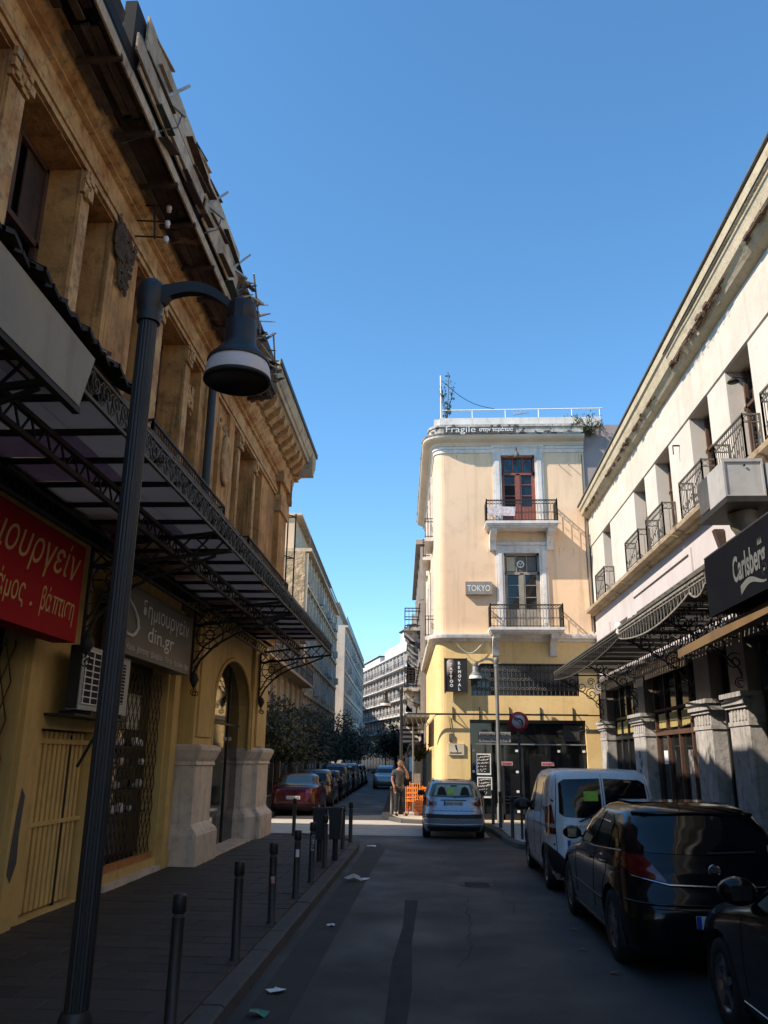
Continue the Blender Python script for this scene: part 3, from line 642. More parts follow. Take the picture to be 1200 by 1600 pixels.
MB().box(XG - .34, XG - .3, 12.25, 14.6, .42, 3.45).build('shop_glass', GLASS, LB)
MB().box(XG - .34, XG - .3, 5.2, 9.28, .15, 3.35).build('shop_glass', GLASS, LB)
for (a, b) in ((8.75, 8.8), (7.3, 7.35)): MB().box(XG - .29, XG - .25, a, b, .2, 3.0).build('glazing_bar', WHT, LB)
# dim goods behind the grille glass: shelves with white crockery
for k in range(26):
    yy = random.uniform(12.6, 14.3); zz = random.choice([1.1, 1.45, 1.8, 2.1]); r = random.uniform(.03, .07)
    MB().lathe([(r * .6, 0), (r, .03), (r, r * 1.5), (r * .7, r * 2)], (XG - .2, yy, zz), 8).build('display_jar', WHT if k % 2 else MARB, LB)
for z in (1.08, 1.43, 1.78, 2.08): MB().box(XG - .26, XG - .14, 12.4, 14.4, z - .015, z).build('shelf', PLAS, LB)
MB().box(XG - .28, XG - .15, 13.1, 13.7, 2.35, 2.9).build('display_card', surf('display_paper', (.45, .42, .33), None, None, 2, .8, bump=0), LB)
# peeled grey patch on pier
MB().poly([(XG + .064, 9.36 + a, .6 + b) for a, b in ((0, .1), (.1, 0), (.2, .2), (.17, .5), (.2, .9), (.1, 1.0), (.05, .7), (.02, .4))]).build('peeled_patch', KERB, LB)

# ---- signs on the left
S = thing('shop_sign', 'large red shop sign with gold Greek script, cut by the left edge of the photo', 'sign', (-4.3, 7, 3.3))
MB().box(-4.4, -4.13, 5.0, 9.42, 3.20, 4.34).build('panel', REDS, S)
text('Δημιουργείν', .52, (-4.125, 6.52, 3.88), (0, 1, 0), (0, 0, 1), GOLD, S, shear=.42, width=2.80, bold=-.002)
for w_t, y_t, wd_t in (('γάμος', 7.36, .72), ('.', 8.20, .05), ('βά', 8.42, .27), ('τιση', 8.87, .41)):
    text(w_t, .36, (-4.125, y_t, 3.43), (0, 1, 0), (0, 0, 1), GOLD, S, shear=.22, width=wd_t, depth=.0005)
pm_ = MB(); pm_.bar((-4.124, 8.725, 3.615), (-4.124, 8.86, 3.615), .003, .022, up=(0, 0, 1))
for a_ in (8.735, 8.80): pm_.bar((-4.124, a_, 3.432), (-4.124, a_ + .04, 3.615), .003, .02, up=(0, 1, 0))
pm_.build('lettering', GOLD, S)
S = thing('shop_sign', 'charcoal sign with silver Greek lettering and web address, behind the lamp post', 'sign', (-4.3, 12.5, 3.3))
MB().box(-4.42, -4.13, 10.9, 14.12, 3.28, 4.24).build('panel', BLKS, S)
text('δημιουργείν', .34, (-4.125, 11.56, 3.88), (0, 1, 0), (0, 0, 1), SILT, S, width=2.36)
text('din.gr', .33, (-4.125, 11.88, 3.56), (0, 1, 0), (0, 0, 1), SILT, S, width=1.26)
text('γάμου - βάπτισης • βραχιόλια • Πάσχα • Καλάθια • Νεα', .12, (-4.125, 11.04, 3.35), (0, 1, 0), (0, 0, 1), SILT, S, width=3.0)
MB().tube([(-4.127, 10.9, 4.06), (-4.127, 11.02, 4.0), (-4.127, 11.23, 3.91), (-4.127, 11.38, 3.80), (-4.127, 11.43, 3.68), (-4.127, 11.34, 3.59), (-4.127, 11.2, 3.54), (-4.127, 11.02, 3.545), (-4.127, 10.93, 3.6)], [.018, .022, .026, .030, .032, .030, .028, .024, .015], 6).build('emblem_stroke', SILT, S)

# ---- air conditioner behind the lamp post
A = thing('air_conditioner', 'white wall air-conditioner outdoor unit with barred front beside the charcoal sign', 'air conditioner', (-4.4, 10.6, 2.5))
MB().box(-4.40, -4.25, 9.98, 11.62, 2.48, 3.26).build('casing', ACG, A)
MB().box(-4.41, -4.26, 9.965, 9.98, 2.49, 3.25).build('side_panel', PLAS, A)
MB().box(-4.25, -4.243, 10.06, 10.78, 2.55, 3.2).build('fan_opening', DARK, A)
gm = MB()
for k in range(9): gm.box(-4.243, -4.23, 10.04, 10.80, 2.55 + k * .08, 2.563 + k * .08)
for k in range(4): gm.box(-4.243, -4.232, 10.06 + k * .235, 10.075 + k * .235, 2.55, 3.2)
gm.build('grille', WHT, A)
MB().box(-4.25, -4.243, 11.0, 11.45, 2.62, 3.16).build('side_grille', DARK, A)
gm = MB()
for k in range(12): gm.box(-4.243, -4.234, 11.0, 11.45, 2.63 + k * .045, 2.64 + k * .045)
gm.build('louvre', ACG, A)
MB().box(XG, -4.2, 10.3, 10.34, 2.43, 2.48).build('bracket', IRON, A); MB().box(XG, -4.2, 11.3, 11.34, 2.43, 2.48).build('bracket', IRON, A)
MB().box(XG, -4.24, 9.9, 11.7, 2.40, 2.43).build('shelf_plate', IRON, A)
MB().tube([(-4.4, 11.1, 2.46), (-4.45, 11.12, 2.2), (-4.5, 11.0, 2.0), (-4.6, 11.0, 1.8)], .02, 6).build('drain_hose', RUBB, A)

# ---- the long iron and glass canopy
CN = thing('iron_canopy', 'long black iron lattice canopy with grey panels over the left pavement', 'canopy', (-4.1, 13, 4.4))
XO = -2.42; ZO = 4.40; XI = -4.15; ZI = 4.62
yend = 20.3
fr = MB(); lattice(fr, (XO, 4.3, ZO), (XO, yend, ZO), (0.05, 0, 1), .22, 82, .010, .026, 'o'); fr.build('front_lattice', IRONG, CN)['kind'] = 'stuff'
sc_ = MB(); y = 5.3
while y < yend - .2:
    sc_.tube(spiral((XO + .03, y, ZO + .11), .085, .02, 1.25, random.choice((0, PI)), (0, 1, 0), (0, 0, 1), 9), .008, 4); y += .19
sc_.build('front_scrollwork', IRONG, CN)['kind'] = 'stuff'
for (xx, zz) in ((-3.18, 4.36), (-4.02, 4.36)):
    m_ = MB(); lattice(m_, (xx, 3.0, zz), (xx, yend, zz), (0, 0, 1), .19, 62, .016, .045, 'v'); m_.build('long_girder', IRON, CN)['kind'] = 'stuff'
YB = [4.9, 9.65, 14.3, 20.2]
for yb in YB:
    m_ = MB(); lattice(m_, (XI, yb, 4.16), (XO + .02, yb, 4.36), (0, 0, 1), .25, 7, .02, .045, 'x')
    m_.build('cross_girder', IRON, CN)
    # curved bracket strut from the pier out to mid span
    b_ = MB(); pts = [(-4.12, yb, 3.30), (-4.0, yb, 3.55), (-3.75, yb, 3.82), (-3.4, yb, 4.02), (-3.0, yb, 4.14), (-2.6, yb, 4.30)]
    b_.tube(pts, .022, 6); b_.bar((-4.14, yb, 3.25), (-4.14, yb, 4.4), .04)
    pts2 = [(-4.12, yb, 3.5), (-3.95, yb, 3.8), (-3.6, yb, 4.05), (-3.2, yb, 4.2)]; b_.tube(pts2, .018, 6)
    for k in range(6): b_.bar((-4.14, yb, 3.4 + k * .15), (-4.14 + .08 + k * .07, yb, 3.45 + k * .13 + .02), .014)
    b_.build('bracket_strut', IRON, CN)
    r_ = MB(); cc = (-3.86, yb, 4.0)
    for rr in (.24, .08):
        r_.tube([(cc[0] + rr * math.cos(a * PI / 10), yb, cc[2] + rr * math.sin(a * PI / 10)) for a in range(21)], .014, 5)
    for a in range(8): r_.bar((cc[0] + .05 * math.cos(a * PI / 4), yb, cc[2] + .05 * math.sin(a * PI / 4)), (cc[0] + .24 * math.cos(a * PI / 4), yb, cc[2] + .24 * math.sin(a * PI / 4)), .014)
    r_.build('wheel_ornament', IRON, CN)
    p_ = MB(); p_.lathe([(0, -.16), (.04, -.1), (.085, 0), (.06, .08), (.02, .12)], (-4.08, yb, 3.22), 10)
    for s_ in (1, -1): p_.tube(spiral((-4.05, yb + s_ * .06, 3.0), .07, .015, 1.3, PI / 2, (1, 0, 0), (0, 0, 1), 12), .008, 4)
    p_.build('pendant', IRON, CN)
# glazing bars and panels, piece by piece
yy = [3.0 + i * .72 for i in range(25)]
random.seed(3)
for a, b in zip(yy[:-1], yy[1:]):
    if a > yend: break
    b = min(b, yend)
    MB().bar((XI, a, ZI + .06), (XO - .02, a, ZO + .28), .045, .05).build('glazing_bar', IRON, CN)
    for (xa, xb) in ((XI, -3.185), (-3.175, XO - .02)):
        za = ZI + .1 + (xa - XI) / (XO - XI) * (ZO + .26 - ZI - .06); zb = ZI + .1 + (xb - XI) / (XO - XI) * (ZO + .26 - ZI - .06)
        hole = 13.0 < a < 13.6 and xb > -3
        if hole: xb_ = xa + .35
        else: xb_ = xb
        q = MB(); d = random.uniform(-.006, .006)
        q.add([(xa, a + .012, za + d), (xb_, a + .012, zb + d), (xb_, b - .012, zb - d), (xa, b - .012, za - d), (xa, a + .03, za + .01 + d), (xb_, a + .03, zb + .01 + d), (xb_, b - .03, zb + .01 - d), (xa, b - .03, za + .01 - d)],
              [(0, 1, 2, 3), (7, 6, 5, 4), (0, 4, 5, 1), (1, 5, 6, 2), (2, 6, 7, 3), (3, 7, 4, 0)])
        q.build('canopy_panel', PANELR if random.random() < (.45 if a < 9 and xa < -3.5 else .12) else PANELC, CN)
# balcony railings over the canopy
def railing(name, label, pts, z0, z1, mat, cat='railing', step=.11, loc=None, group=None, top=.03, parent=None, scroll=True):
    L = [Vector((p[0], p[1], 0)) for p in pts]
    t = parent or thing(name, label, cat, loc or (pts[0][0], pts[0][1], z0), group)
    r = MB(); b = MB()
    for a, c in zip(L[:-1], L[1:]):
        for z in (z0 + .04, z1 - .14, z1): r.bar((a.x, a.y, z), (c.x, c.y, z), top if z == z1 else .018)
        for e_ in (a, c): r.bar((e_.x, e_.y, z0 - .03), (e_.x, e_.y, z1 + .02), .028)
        n = max(2, int((c - a).length / step)); d = (c - a) / n; dn = d.normalized()
        for i in range(1, n):
            p = a + d * i; b.bar((p.x, p.y, z0 + .03), (p.x, p.y, z1 - .14), .012)
        if scroll:
            for i in range(n):
                p = a + d * (i + .5)
                b.tube(spiral((p.x, p.y, z1 - .075), .048, .048, 1.0, 0, dn, (0, 0, 1), 8), .006, 4)
                if i % 2: b.tube(spiral((p.x, p.y, z0 + .22), .045, .02, 1.4, 0, dn, (0, 0, 1), 8), .007, 4)
    r.build('rail', mat, t); bb = b.build('balusters', mat, t); bb['kind'] = 'stuff'
    return t
railing('balcony_railing', 'black wrought iron balcony railing behind the lamp post above the canopy', [(-4.05, 9.3), (-3.42, 9.3), (-3.42, 13.0), (-4.05, 13.0)], 5.05, 5.95, IRON)
railing('balcony_railing', 'black iron balcony railing nearest the far corner of the ochre building', [(-4.05, 14.9), (-3.42, 14.9), (-3.42, 19.4), (-4.05, 19.4)], 5.05, 5.95, IRON)
MB().box(XU, -3.4, 9.2, 13.1, 4.94, 5.04).build('balcony_slab', CORN, LB); MB().box(XU, -3.4, 14.8, 19.5, 4.94, 5.04).build('balcony_slab', CORN, LB)
# off-white fascia box and tarred sheet at the near end
F_ = thing('fascia_board_box', 'long off-white blank fascia panel hanging from the near end of the iron canopy', 'fascia panel', (-2.45, 4, 4.2))
MB().add([(-2.34, 1.0, 4.19), (-2.34, 4.96, 4.19), (-2.34, 5.12, 4.62), (-2.34, 1.0, 4.70), (-2.38, 1.0, 4.19), (-2.38, 4.96, 4.19), (-2.38, 5.12, 4.62), (-2.38, 1.0, 4.70)],
         [(0, 1, 2, 3), (7, 6, 5, 4), (0, 4, 5, 1), (1, 5, 6, 2), (2, 6, 7, 3), (3, 7, 4, 0)]).build('panel', FASC, F_)
MB().bar((-2.37, 1.0, 4.17), (-2.37, 5.0, 4.17), .05, .04).build('bottom_rail', IRON, F_)
T_ = MB(); n = 52
for i in range(n):
    ya = 1.2 + i * .09; yb = ya + .09
    za = .04 if i % 2 else 0; e0 = random.uniform(-.03, .03)
    T_.add([(-2.30 + e0, ya, 4.70 + za), (-2.30 + e0, yb, 4.70 + .04 - za), (-3.0, yb, 5.06 + .04 - za), (-3.0, ya, 5.06 + za), (-2.30 + e0, ya, 4.67 + za), (-2.30 + e0, yb, 4.67 + .04 - za), (-3.0, yb, 5.03 + .04 - za), (-3.0, ya, 5.03 + za)],
           [(0, 1, 2, 3), (7, 6, 5, 4), (0, 4, 5, 1), (2, 6, 7, 3)])
solo(T_, 'corrugated_roof_sheet', TINR, 'ragged black corrugated sheet lying on the canopy above the blank fascia panel', 'roof sheet', (-2.6, 3.5, 4.74))

# ------------------------------------------------------------------ near street lamp
def street_lamp(label, x, y, zt, arm, mat, s=1.0, group='shepherd street lamps with bell heads', glass=LAMPW, z0=.12, armdir=(1, 0, 0), big=True):
    t = thing('street_lamp', label, 'street lamp', (x, y, z0), group)
    D = Vector(armdir).normalized(); P0 = Vector((x, y, 0))
    fl = (lambda k: (1.0, 1.0, .94)[k % 3]) if big else None
    MB().lathe([(.105 * s, z0), (.105 * s, z0 + .42), (.088 * s, z0 + .46), (.088 * s, z0 + .52), (.072 * s, z0 + .56)], (x, y, 0), 24).build('base', mat, t)
    MB().lathe([(.063 * s, z0 + .56), (.060 * s, zt - .30), (.059 * s, zt - .22)], (x, y, 0), 48 if big else 12, smooth=not big, flute=fl).build('post', mat, t)
    MB().lathe([(.075 * s, zt - .24), (.080 * s, zt - .2), (.070 * s, zt - .18), (.084 * s, zt - .14), (.094 * s, zt - .06), (.092 * s, zt), (.075 * s, zt + .05), (.045 * s, zt + .075), (0, zt + .08)], (x, y, 0), 24).build('finial', mat, t)
    a = MB()
    n = 14; vs = []; fs = []
    for i in range(n + 1):
        q = i / n; c = P0 + D * (.06 * s + (arm - .06 * s) * q); zc = zt - .02 + .10 * s * math.sin(q * PI * .8) - .21 * s * q * q
        hh = (.068 - .025 * q) * s if q > .08 else .10 * s; ww = .03 * s; S_ = D.cross(Vector((0, 0, 1)))
        for (sx, sz) in ((-1, -1), (1, -1), (1, .35), (-1, .35)): vs.append((c.x + S_.x * ww * sx, c.y + S_.y * ww * sx, zc + hh * sz))
    for i in range(n):
        for k in range(4): fs.append((i * 4 + k, i * 4 + (k + 1) % 4, i * 4 + 4 + (k + 1) % 4, i * 4 + 4 + k))
    fs += [(0, 1, 2, 3), tuple(range(n * 4, n * 4 + 4))]
    a.add(vs, fs); a.build('arm', mat, t)
    h = P0 + D * (arm + .02); zl = zt - .155 * s; s0 = s; s = s * .80
    hd = MB(); hd.lathe([(0, zl + .07 * s), (.10 * s, zl + .06 * s), (.112 * s, zl + .04 * s), (.124 * s, zl - .09 * s), (.118 * s, zl - .10 * s), (.118 * s, zl - .12 * s), (.126 * s, zl - .13 * s), (.130 * s, zl - .31 * s), (.145 * s, zl - .35 * s), (.19 * s, zl - .40 * s), (.242 * s, zl - .46 * s), (.250 * s, zl - .48 * s), (.25 * s, zl - .49 * s)], (h.x, h.y, 0), 40)
    hd.build('lamp_housing', mat, t)
    MB().box(h.x - .03 * s, h.x + .03 * s, h.y - .125 * s, h.y - .095 * s, zl - .14 * s, zl + .02 * s).build('clamp', mat, t)
    MB().lathe([(.236 * s, zl - .49 * s), (.252 * s, zl - .53 * s), (.265 * s, zl - .61 * s), (.262 * s, zl - .63 * s)], (h.x, h.y, 0), 36).build('glass_ring', glass, t)
    MB().lathe([(.266 * s, zl - .625 * s), (.270 * s, zl - .65 * s), (.235 * s, zl - .665 * s), (.232 * s, zl - .645 * s), (0, zl - .63 * s)], (h.x, h.y, 0), 36).build('bottom_rim', PLAS, t)
    return t
street_lamp('tall blue-grey fluted street lamp in the left foreground with bell head', -1.84, 4.74, 4.92, .60, POSTM, 1.0)
street_lamp('pale grey street lamp with white bell head before the peach building', 2.14, 26.95, 5.05, .66, POSTG, .95, armdir=(-1, -.1, 0), big=False, glass=WHT)
street_lamp('dark street lamp beside the standing man at the far corner', -1.02, 30.2, 4.35, .55, POSTM, .9, armdir=(-1, 0, 0), big=False)
# ------------------------------------------------------------------ bollards
def bollard_mb(h=.86, r=.045):
    t = MB(); t.lathe([(r * 1.25, .0), (r * 1.25, .012), (r, .02), (r, h - .15)], (0, 0, 0), 16)
    return t
b0 = thing('bollard', '', 'bollard', (0, 0, 0), 'black bollards along the left kerb', local=True)
bollard_mb().build('post', BOLL, b0)
MB().lathe([(.036, .71), (.036, .735)], (0, 0, 0), 16).build('neck_band', KERB, b0)
MB().lathe([(.045, .735), (.050, .74), (.050, .85), (.046, .86), (0, .862)], (0, 0, 0), 16).build('cap', BOLL, b0)
blab = ['first and nearest bollard, left foreground beside the kerb', 'second bollard from the camera along the left kerb', 'third bollard from the camera with a small red sticker', 'fourth bollard from the camera with a white sticker',
        'fifth bollard from the camera plastered with pale stickers', 'bollard under the left litter bin', 'bollard right behind the litter bins', 'bollard just past the litter bins on the kerb', 'last kerb bollard at the road corner on the left']
for i, (yy, lb) in enumerate(zip((6.5, 8.53, 10.36, 12.14, 13.67, 15.38, 16.93, 18.45, 19.98), blab)):
    o = b0 if i == 0 else copy_tree(b0)
    o.location = (-1.84 + (0 if i < 8 else .02), yy, .12); o['label'] = lb; o.rotation_euler = (random.uniform(-.012, .012), random.uniform(-.012, .012), random.uniform(0, 6))
    if i in (2, 3, 4):
        st = MB(); a0 = -1.9
        zz = {2: (.42, .5), 3: (.52, .62), 4: (.45, .68)}[i]
        pts = [(math.cos(a0 + k * .22) * .0465, math.sin(a0 + k * .22) * .0465) for k in range(6)]
        for (p, q) in zip(pts[:-1], pts[1:]): st.quad((p[0], p[1], zz[0]), (q[0], q[1], zz[0]), (q[0], q[1], zz[1]), (p[0], p[1], zz[1]))
        s_ = bpy.data.objects.new('sticker', st.mesh('sticker', {2: surf('red_sticker', (.35, .04, .03), (.5, .4, .35), None, 30, .6, bump=0), 3: WHT, 4: surf('scribbled_sticker', (.5, .5, .48), (.05, .05, .05), (.02, .02, .02), 28, .6, bump=0, dirt_amt=.9)}[i])); C.objects.link(s_); s_.parent = o
        s_.rotation_euler = (0, 0, -o.rotation_euler.z)
o = copy_tree(b0); o.location = (-3.34, 21.35, .12); o['label'] = 'lone bollard beside the far marble pedestal'
for (x, y_, lb) in ((1.86, 26.1, 'bollard left of the pale lamp post, half hidden by the silver hatchback'), (1.98, 24.9, 'bollard just behind the pale lamp post near the right kerb'), (2.02, 21.8, 'bollard left of the no-left-turn sign post on the right corner')):
    o = copy_tree(b0); o.location = (x, y_, .12); o['label'] = lb; o['group'] = 'black bollards on the right corner'; o.scale = (1, 1, 1.12)
o = copy_tree(b0); p = fw(-1.25, 2.2); o.location = (p.x, p.y, .12); o['label'] = 'bollard at the left of the standing man'; o['group'] = 'black bollards on the right corner'; o.scale = (1.5, 1.5, 1.05)
wb = bollard_mb(.98); solo(wb, 'painted_bollard', surf('white_chipped_paint', (.5, .5, .48), (.3, .3, .3), (.03, .03, .03), 9, .7, dirt_amt=.9), 'white chipped bollard right beside the silver hatchback', 'bollard', (0, 0, 0)).location = (1.52, 25.5, .12)
# litter bins
def bin_(x, y, label, w=.25):
    t = thing('litter_bin', label, 'litter bin', (x, y, .12), 'square black litter bins')
    m_ = MB(); z0, z1 = .50, 1.04
    b = .8; vs = []
    for z, s_ in ((z0, .82), (z1, 1.0)):
        for sx, sy in ((-1, -1), (1, -1), (1, 1), (-1, 1)): vs.append((x + sx * w / 2 * s_, y + sy * w / 2 * s_, z))
    m_.add(vs, [(3, 2, 1, 0), (0, 1, 5, 4), (1, 2, 6, 5), (2, 3, 7, 6), (3, 0, 4, 7)]); m_.build('bucket', BOLL, t)
    r = MB(); h = w / 2
    for (a, c) in (((-h, -h), (h, -h)), ((h, -h), (h, h)), ((h, h), (-h, h)), ((-h, h), (-h, -h))): r.bar((x + a[0], y + a[1], z1), (x + c[0], y + c[1], z1), .035)
    r.build('rim', BOLL, t); MB().box(x - h * .95, x + h * .95, y - h * .95, y + h * .95, z1 - .06, z1 - .05).build('bin_liner', RUBB, t)
    MB().tube([(x, y + .02, .12), (x, y + .02, .5)], .05, 10).build('stand', BOLL, t)
bin_(-2.06, 16.3, 'black litter bin at the left of the pair among the bollards'); bin_(-1.78, 16.45, 'black litter bin at the right of the pair among the bollards')
# litter on the ground
def scrap(x, y, r, mat, label, name='paper_scrap', cat='litter', hgt=.03, z=.006, n=9):
    m_ = MB(); vs = [(x, y, z + hgt)]
    for k in range(n):
        a = 2 * PI * k / n; q = r * random.uniform(.45, 1.1); vs.append((x + q * math.cos(a) * 1.3, y + q * math.sin(a), z + random.uniform(0, hgt)))
    m_.add(vs, [(0, k + 1, (k + 1) % n + 1) for k in range(n)]); solo(m_, name, mat, label, cat, (x, y, z), 'litter on the street')
scrap(-1.32, 7.95, .085, WHT, 'torn white paper in the gutter near the second bollard')
scrap(-1.37, 7.25, .085, surf('green_wrapper', (.03, .20, .12), (.1, .3, .2), None, 14, .4, bump=0), 'crumpled green wrapper in the gutter', 'green_wrapper', hgt=.05)
scrap(-1.27, 14.7, .13, surf('cardboard_scrap', (.45, .33, .2), (.5, .45, .4), None, 5, .8, bump=0), 'crumpled brown and white paper on the kerb before the bins', hgt=.12)
scrap(-1.12, 14.9, .09, WHT, 'white paper flat on the road beside the crumpled brown paper')
scrap(-1.2, 10.9, .06, WHT, 'small white scrap in the gutter beside the third bollard')
scrap(-1.35, 20.3, .12, WHT, 'pale scrap in the gutter at the left road corner')
lf = [(1.55, 6.2), (1.75, 8.9), (1.62, 9.9), (1.70, 11.0), (1.6, 12.1), (1.72, 13.2), (1.85, 7.2), (.9, 5.6)]
for i, (x, y) in enumerate(lf):
    m_ = MB(); r = .05
    m_.add([(x - r, y, .01), (x, y - r * .6, .025), (x + r, y, .012), (x + r * .4, y + r * .6, .03), (x - r * .5, y + r * .7, .012)], [(0, 1, 3), (1, 2, 3), (0, 3, 4)])
    solo(m_, 'fallen_leaf', DRYLEAF, ['brown leaf near the bottom of the photo, nearest of those beside the cars', 'leaf beside the rear door of the black hatchback', 'leaf beside the rear wheel of the black hatchback', 'leaf beside the front door of the black hatchback', 'leaf beside the front wheel of the black hatchback', 'leaf between the black hatchback and the white van', 'leaf on the road behind the black hatchback', 'lone leaf in the middle of the road at the bottom'][i], 'leaf', (x, y, .01), 'fallen leaves beside the parked cars')
# ------------------------------------------------------------------ PEACH CORNER BUILDING (straight ahead)
PB = thing('corner_building', 'peach and yellow three-storey corner building with white trimmed balconies, facing the camera', 'building', (0.2, 27.8, 0))
XL, XR, YF = 0.2, 5.5, 27.8
sx, sy = math.sin(FA), math.cos(FA)
def side_pt(t, z, o=0.0): return (XL - o - t * sx, YF + t, z)       # the left flank runs along the far street
DEEP = 11.0
def shell(z0, z1, mat, ops, name, rc=.35):
    m_ = wall(MB(), 'y', YF, .25, XL + rc, XR, z0, z1, ops, -1)
    for i in range(6):   # rounded corner
        a0 = PI / 2 * i / 6; a1 = PI / 2 * (i + 1) / 6
        p = lambda a: (XL + rc - rc * math.sin(a), YF + rc - rc * math.cos(a))
        q0, q1 = p(a0), p(a1); m_.quad((*q0, z0), (*q1, z0), (*q1, z1), (*q0, z1))
    m_.quad((XL, YF + rc, z0), side_pt(DEEP, z0), side_pt(DEEP, z1), (XL, YF + rc, z1))
    return m_.build(name, mat, PB)
shell(5.95, 12.55, PEACH, [(2.57, 3.76, 9.7, 12.38), (2.57, 3.78, 6.1, 8.79)], 'upper_wall')
shell(3.38, 5.80, YEL2, [(1.36, 4.9, 3.97, 5.02)], 'mezzanine_wall')
shell(.10, 3.34, YEL2, [(1.30, 5.04, .12, 3.2)], 'ground_floor_wall')
MB().box(XL + .1, XR, YF + .3, YF + DEEP, .1, 13.0).build('inner_core', DARK, PB)
# corner chamfers of the wide window
MB().prism([(1.36, 5.02), (1.36, 4.72), (1.70, 5.02)], YF - .002, YF + .1, 'y').prism([(4.9, 5.02), (4.9, 4.72), (4.56, 5.02)], YF - .002, YF + .1, 'y').build('window_chamfer', YEL2, PB)
def band(z0, z1, prof, mat, name):
    """moulding round the corner; prof = [(out, z)]"""
    m_ = MB(); pts = []
    path = [((XR, YF), (0, -1)), ((XL + .35, YF), (0, -1))]
    for i in range(1, 7):
        a = PI / 2 * i / 6; path.append(((XL + .35 - .35 * math.sin(a), YF + .35 - .35 * math.cos(a)), (-math.sin(a), -math.cos(a))))
    path.append(((XL - DEEP * sx, YF + DEEP), (-1, 0)))
    n = len(prof); vs = []
    for (p, d) in path:
        for (o, z) in prof: vs.append((p[0] + d[0] * o, p[1] + d[1] * o, z))
    fs = [(i * n + k, i * n + (k + 1), (i + 1) * n + k + 1, (i + 1) * n + k) for i in range(len(path) - 1) for k in range(n - 1)]
    fs.append(tuple(range(n)))
    m_.add(vs, fs); return m_.build(name, mat, PB)
band(5.8, 5.95, [(-.05, 5.72), (.06, 5.74), (.10, 5.80), (.22, 5.84), (.24, 5.92), (.24, 5.97), (-.05, 6.0)], TRIM, 'string_course')
band(12.5, 12.7, [(-.05, 12.48), (.04, 12.48), (.04, 12.60), (.08, 12.62), (.08, 12.72), (-.05, 12.72)], TRIM, 'frieze')
band(12.7, 13.2, [(-.05, 12.66), (.12, 12.72), (.16, 12.84), (.34, 12.90), (.40, 12.96), (.42, 13.04), (-.1, 13.06)], surf('cream_cornice', (.62, .55, .44), (.55, .48, .38), (.3, .25, .2), 1.2, .85, dirt_amt=.3), 'cornice')
band(13.0, 13.3, [(-.05, 13.04), (.44, 13.045), (.46, 13.09), (.2, 13.16), (.2, 13.40), (-.05, 13.40)], TRIMD, 'cornice_top')
band(13.3, 13.5, [(-.05, 13.40), (.24, 13.41), (.24, 13.50), (.1, 13.56), (.05, 13.56), (-.05, 13.56)], TRIMD, 'parapet_base')
MB().box(XL + .2, XR + .7, YF + .02, YF + .2, 13.5, 13.86).box(XL + .0, XL + .2, YF + .1, YF + 9, 13.5, 13.84).build('parapet', TRIM, PB)
MB().box(XL, XR, YF + .1, YF + DEEP, 12.9, 13.1).build('roof_deck', DARK, PB)
# dentils above the door
dm = MB().box(-.025, .025, -.03, .03, -.04, .04).mesh('dentil', TRIM)
for k in range(22): inst(dm, 'dentil', PB, (2.12 + k * .095, YF - .10, 12.78))
for k in range(18): inst(dm, 'dentil', PB, (2.42 + k * .095, YF - .05, 9.12), scale=(.8, .8, .8))
# surrounds
def surround(x0, x1, z0, z1, w_=.28):
    m_ = MB()
    for (a, b) in ((x0 - w_, x0), (x1, x1 + w_)):
        m_.box(a, b, YF - .06, YF + .02, z0, z1 + w_)
        m_.box(a + .07, b - .07, YF - .085, YF - .06, z0 + .25, z1 + .1)
    m_.box(x0, x1, YF - .06, YF + .02, z1, z1 + w_); m_.box(x0 - w_ - .04, x1 + w_ + .04, YF - .12, YF + .02, z1 + w_, z1 + w_ + .1)
    return m_.build('door_surround', TRIM, PB)
surround(2.57, 3.76, 9.7, 12.38, .29); surround(2.57, 3.78, 6.1, 8.79, .27)
def french(x0, x1, z0, z1, zt, wood, lower, tcol, open_left=True):
    d = MB(); Y = YF + .14; w_ = x1 - x0; xm = (x0 + x1) / 2
    for (a, b, c, e_) in ((x0, x0 + .07, z0, z1), (x1 - .07, x1, z0, z1), (x0, x1, z1 - .07, z1), (x0, x1, zt - .05, zt + .05), (xm - .06, xm + .06, z0, zt)):
        d.box(a, b, Y - .05, Y + .05, c, e_)
    for (a, b) in ((x0 + .07, xm - .06), (xm + .06, x1 - .07)):
        d.box(a, b, Y - .03, Y + .03, z0, z0 + lower)
        for k in range(1, 3):
            zz = z0 + lower + (zt - z0 - lower) * k / 3; d.box(a, b, Y - .02, Y + .02, zz - .015, zz + .015)
        d.box(a, a + .05, Y - .035, Y + .035, z0, zt - .05); d.box(b - .05, b, Y - .035, Y + .035, z0, zt - .05)
    do = d.build('balcony_door', wood, PB)
    for (a, b) in ((x0 + .12, xm - .11), (xm + .11, x1 - .12)):
        for k in range(3):
            za = z0 + lower + (zt - z0 - lower) * k / 3 + .015; zb = z0 + lower + (zt - z0 - lower) * (k + 1) / 3 - .015
            MB().box(a, b, Y + .02, Y + .028, za, zb).build('pane', DARK if (open_left and a < xm and k < 2) else GLASS, do)
    tw = (w_ - .14) / 3
    for k in range(3):
        a = x0 + .07 + k * tw
        MB().box(a + .03, a + tw - .03, Y + .0, Y + .01, zt + .08, z1 - .1).build('transom_pane', tcol[k], do)
        d2 = MB().box(a + tw - .02, a + tw + .02, Y - .03, Y + .03, zt + .05, z1 - .07) if k < 2 else None
        if d2: d2.build('transom_bar', wood, do)
        if tcol[0] is STAIN:
            q = MB()
            for s_ in (1, -1): q.tube(spiral((a + tw / 2, Y - .01, (zt + z1) / 2 + s_ * .09), .11, .03, 1.3, s_ * PI / 2, (1, 0, 0), (0, 0, 1), 12), .012, 4)
            q.build('leaded_scroll', IRONG, do)
    return do
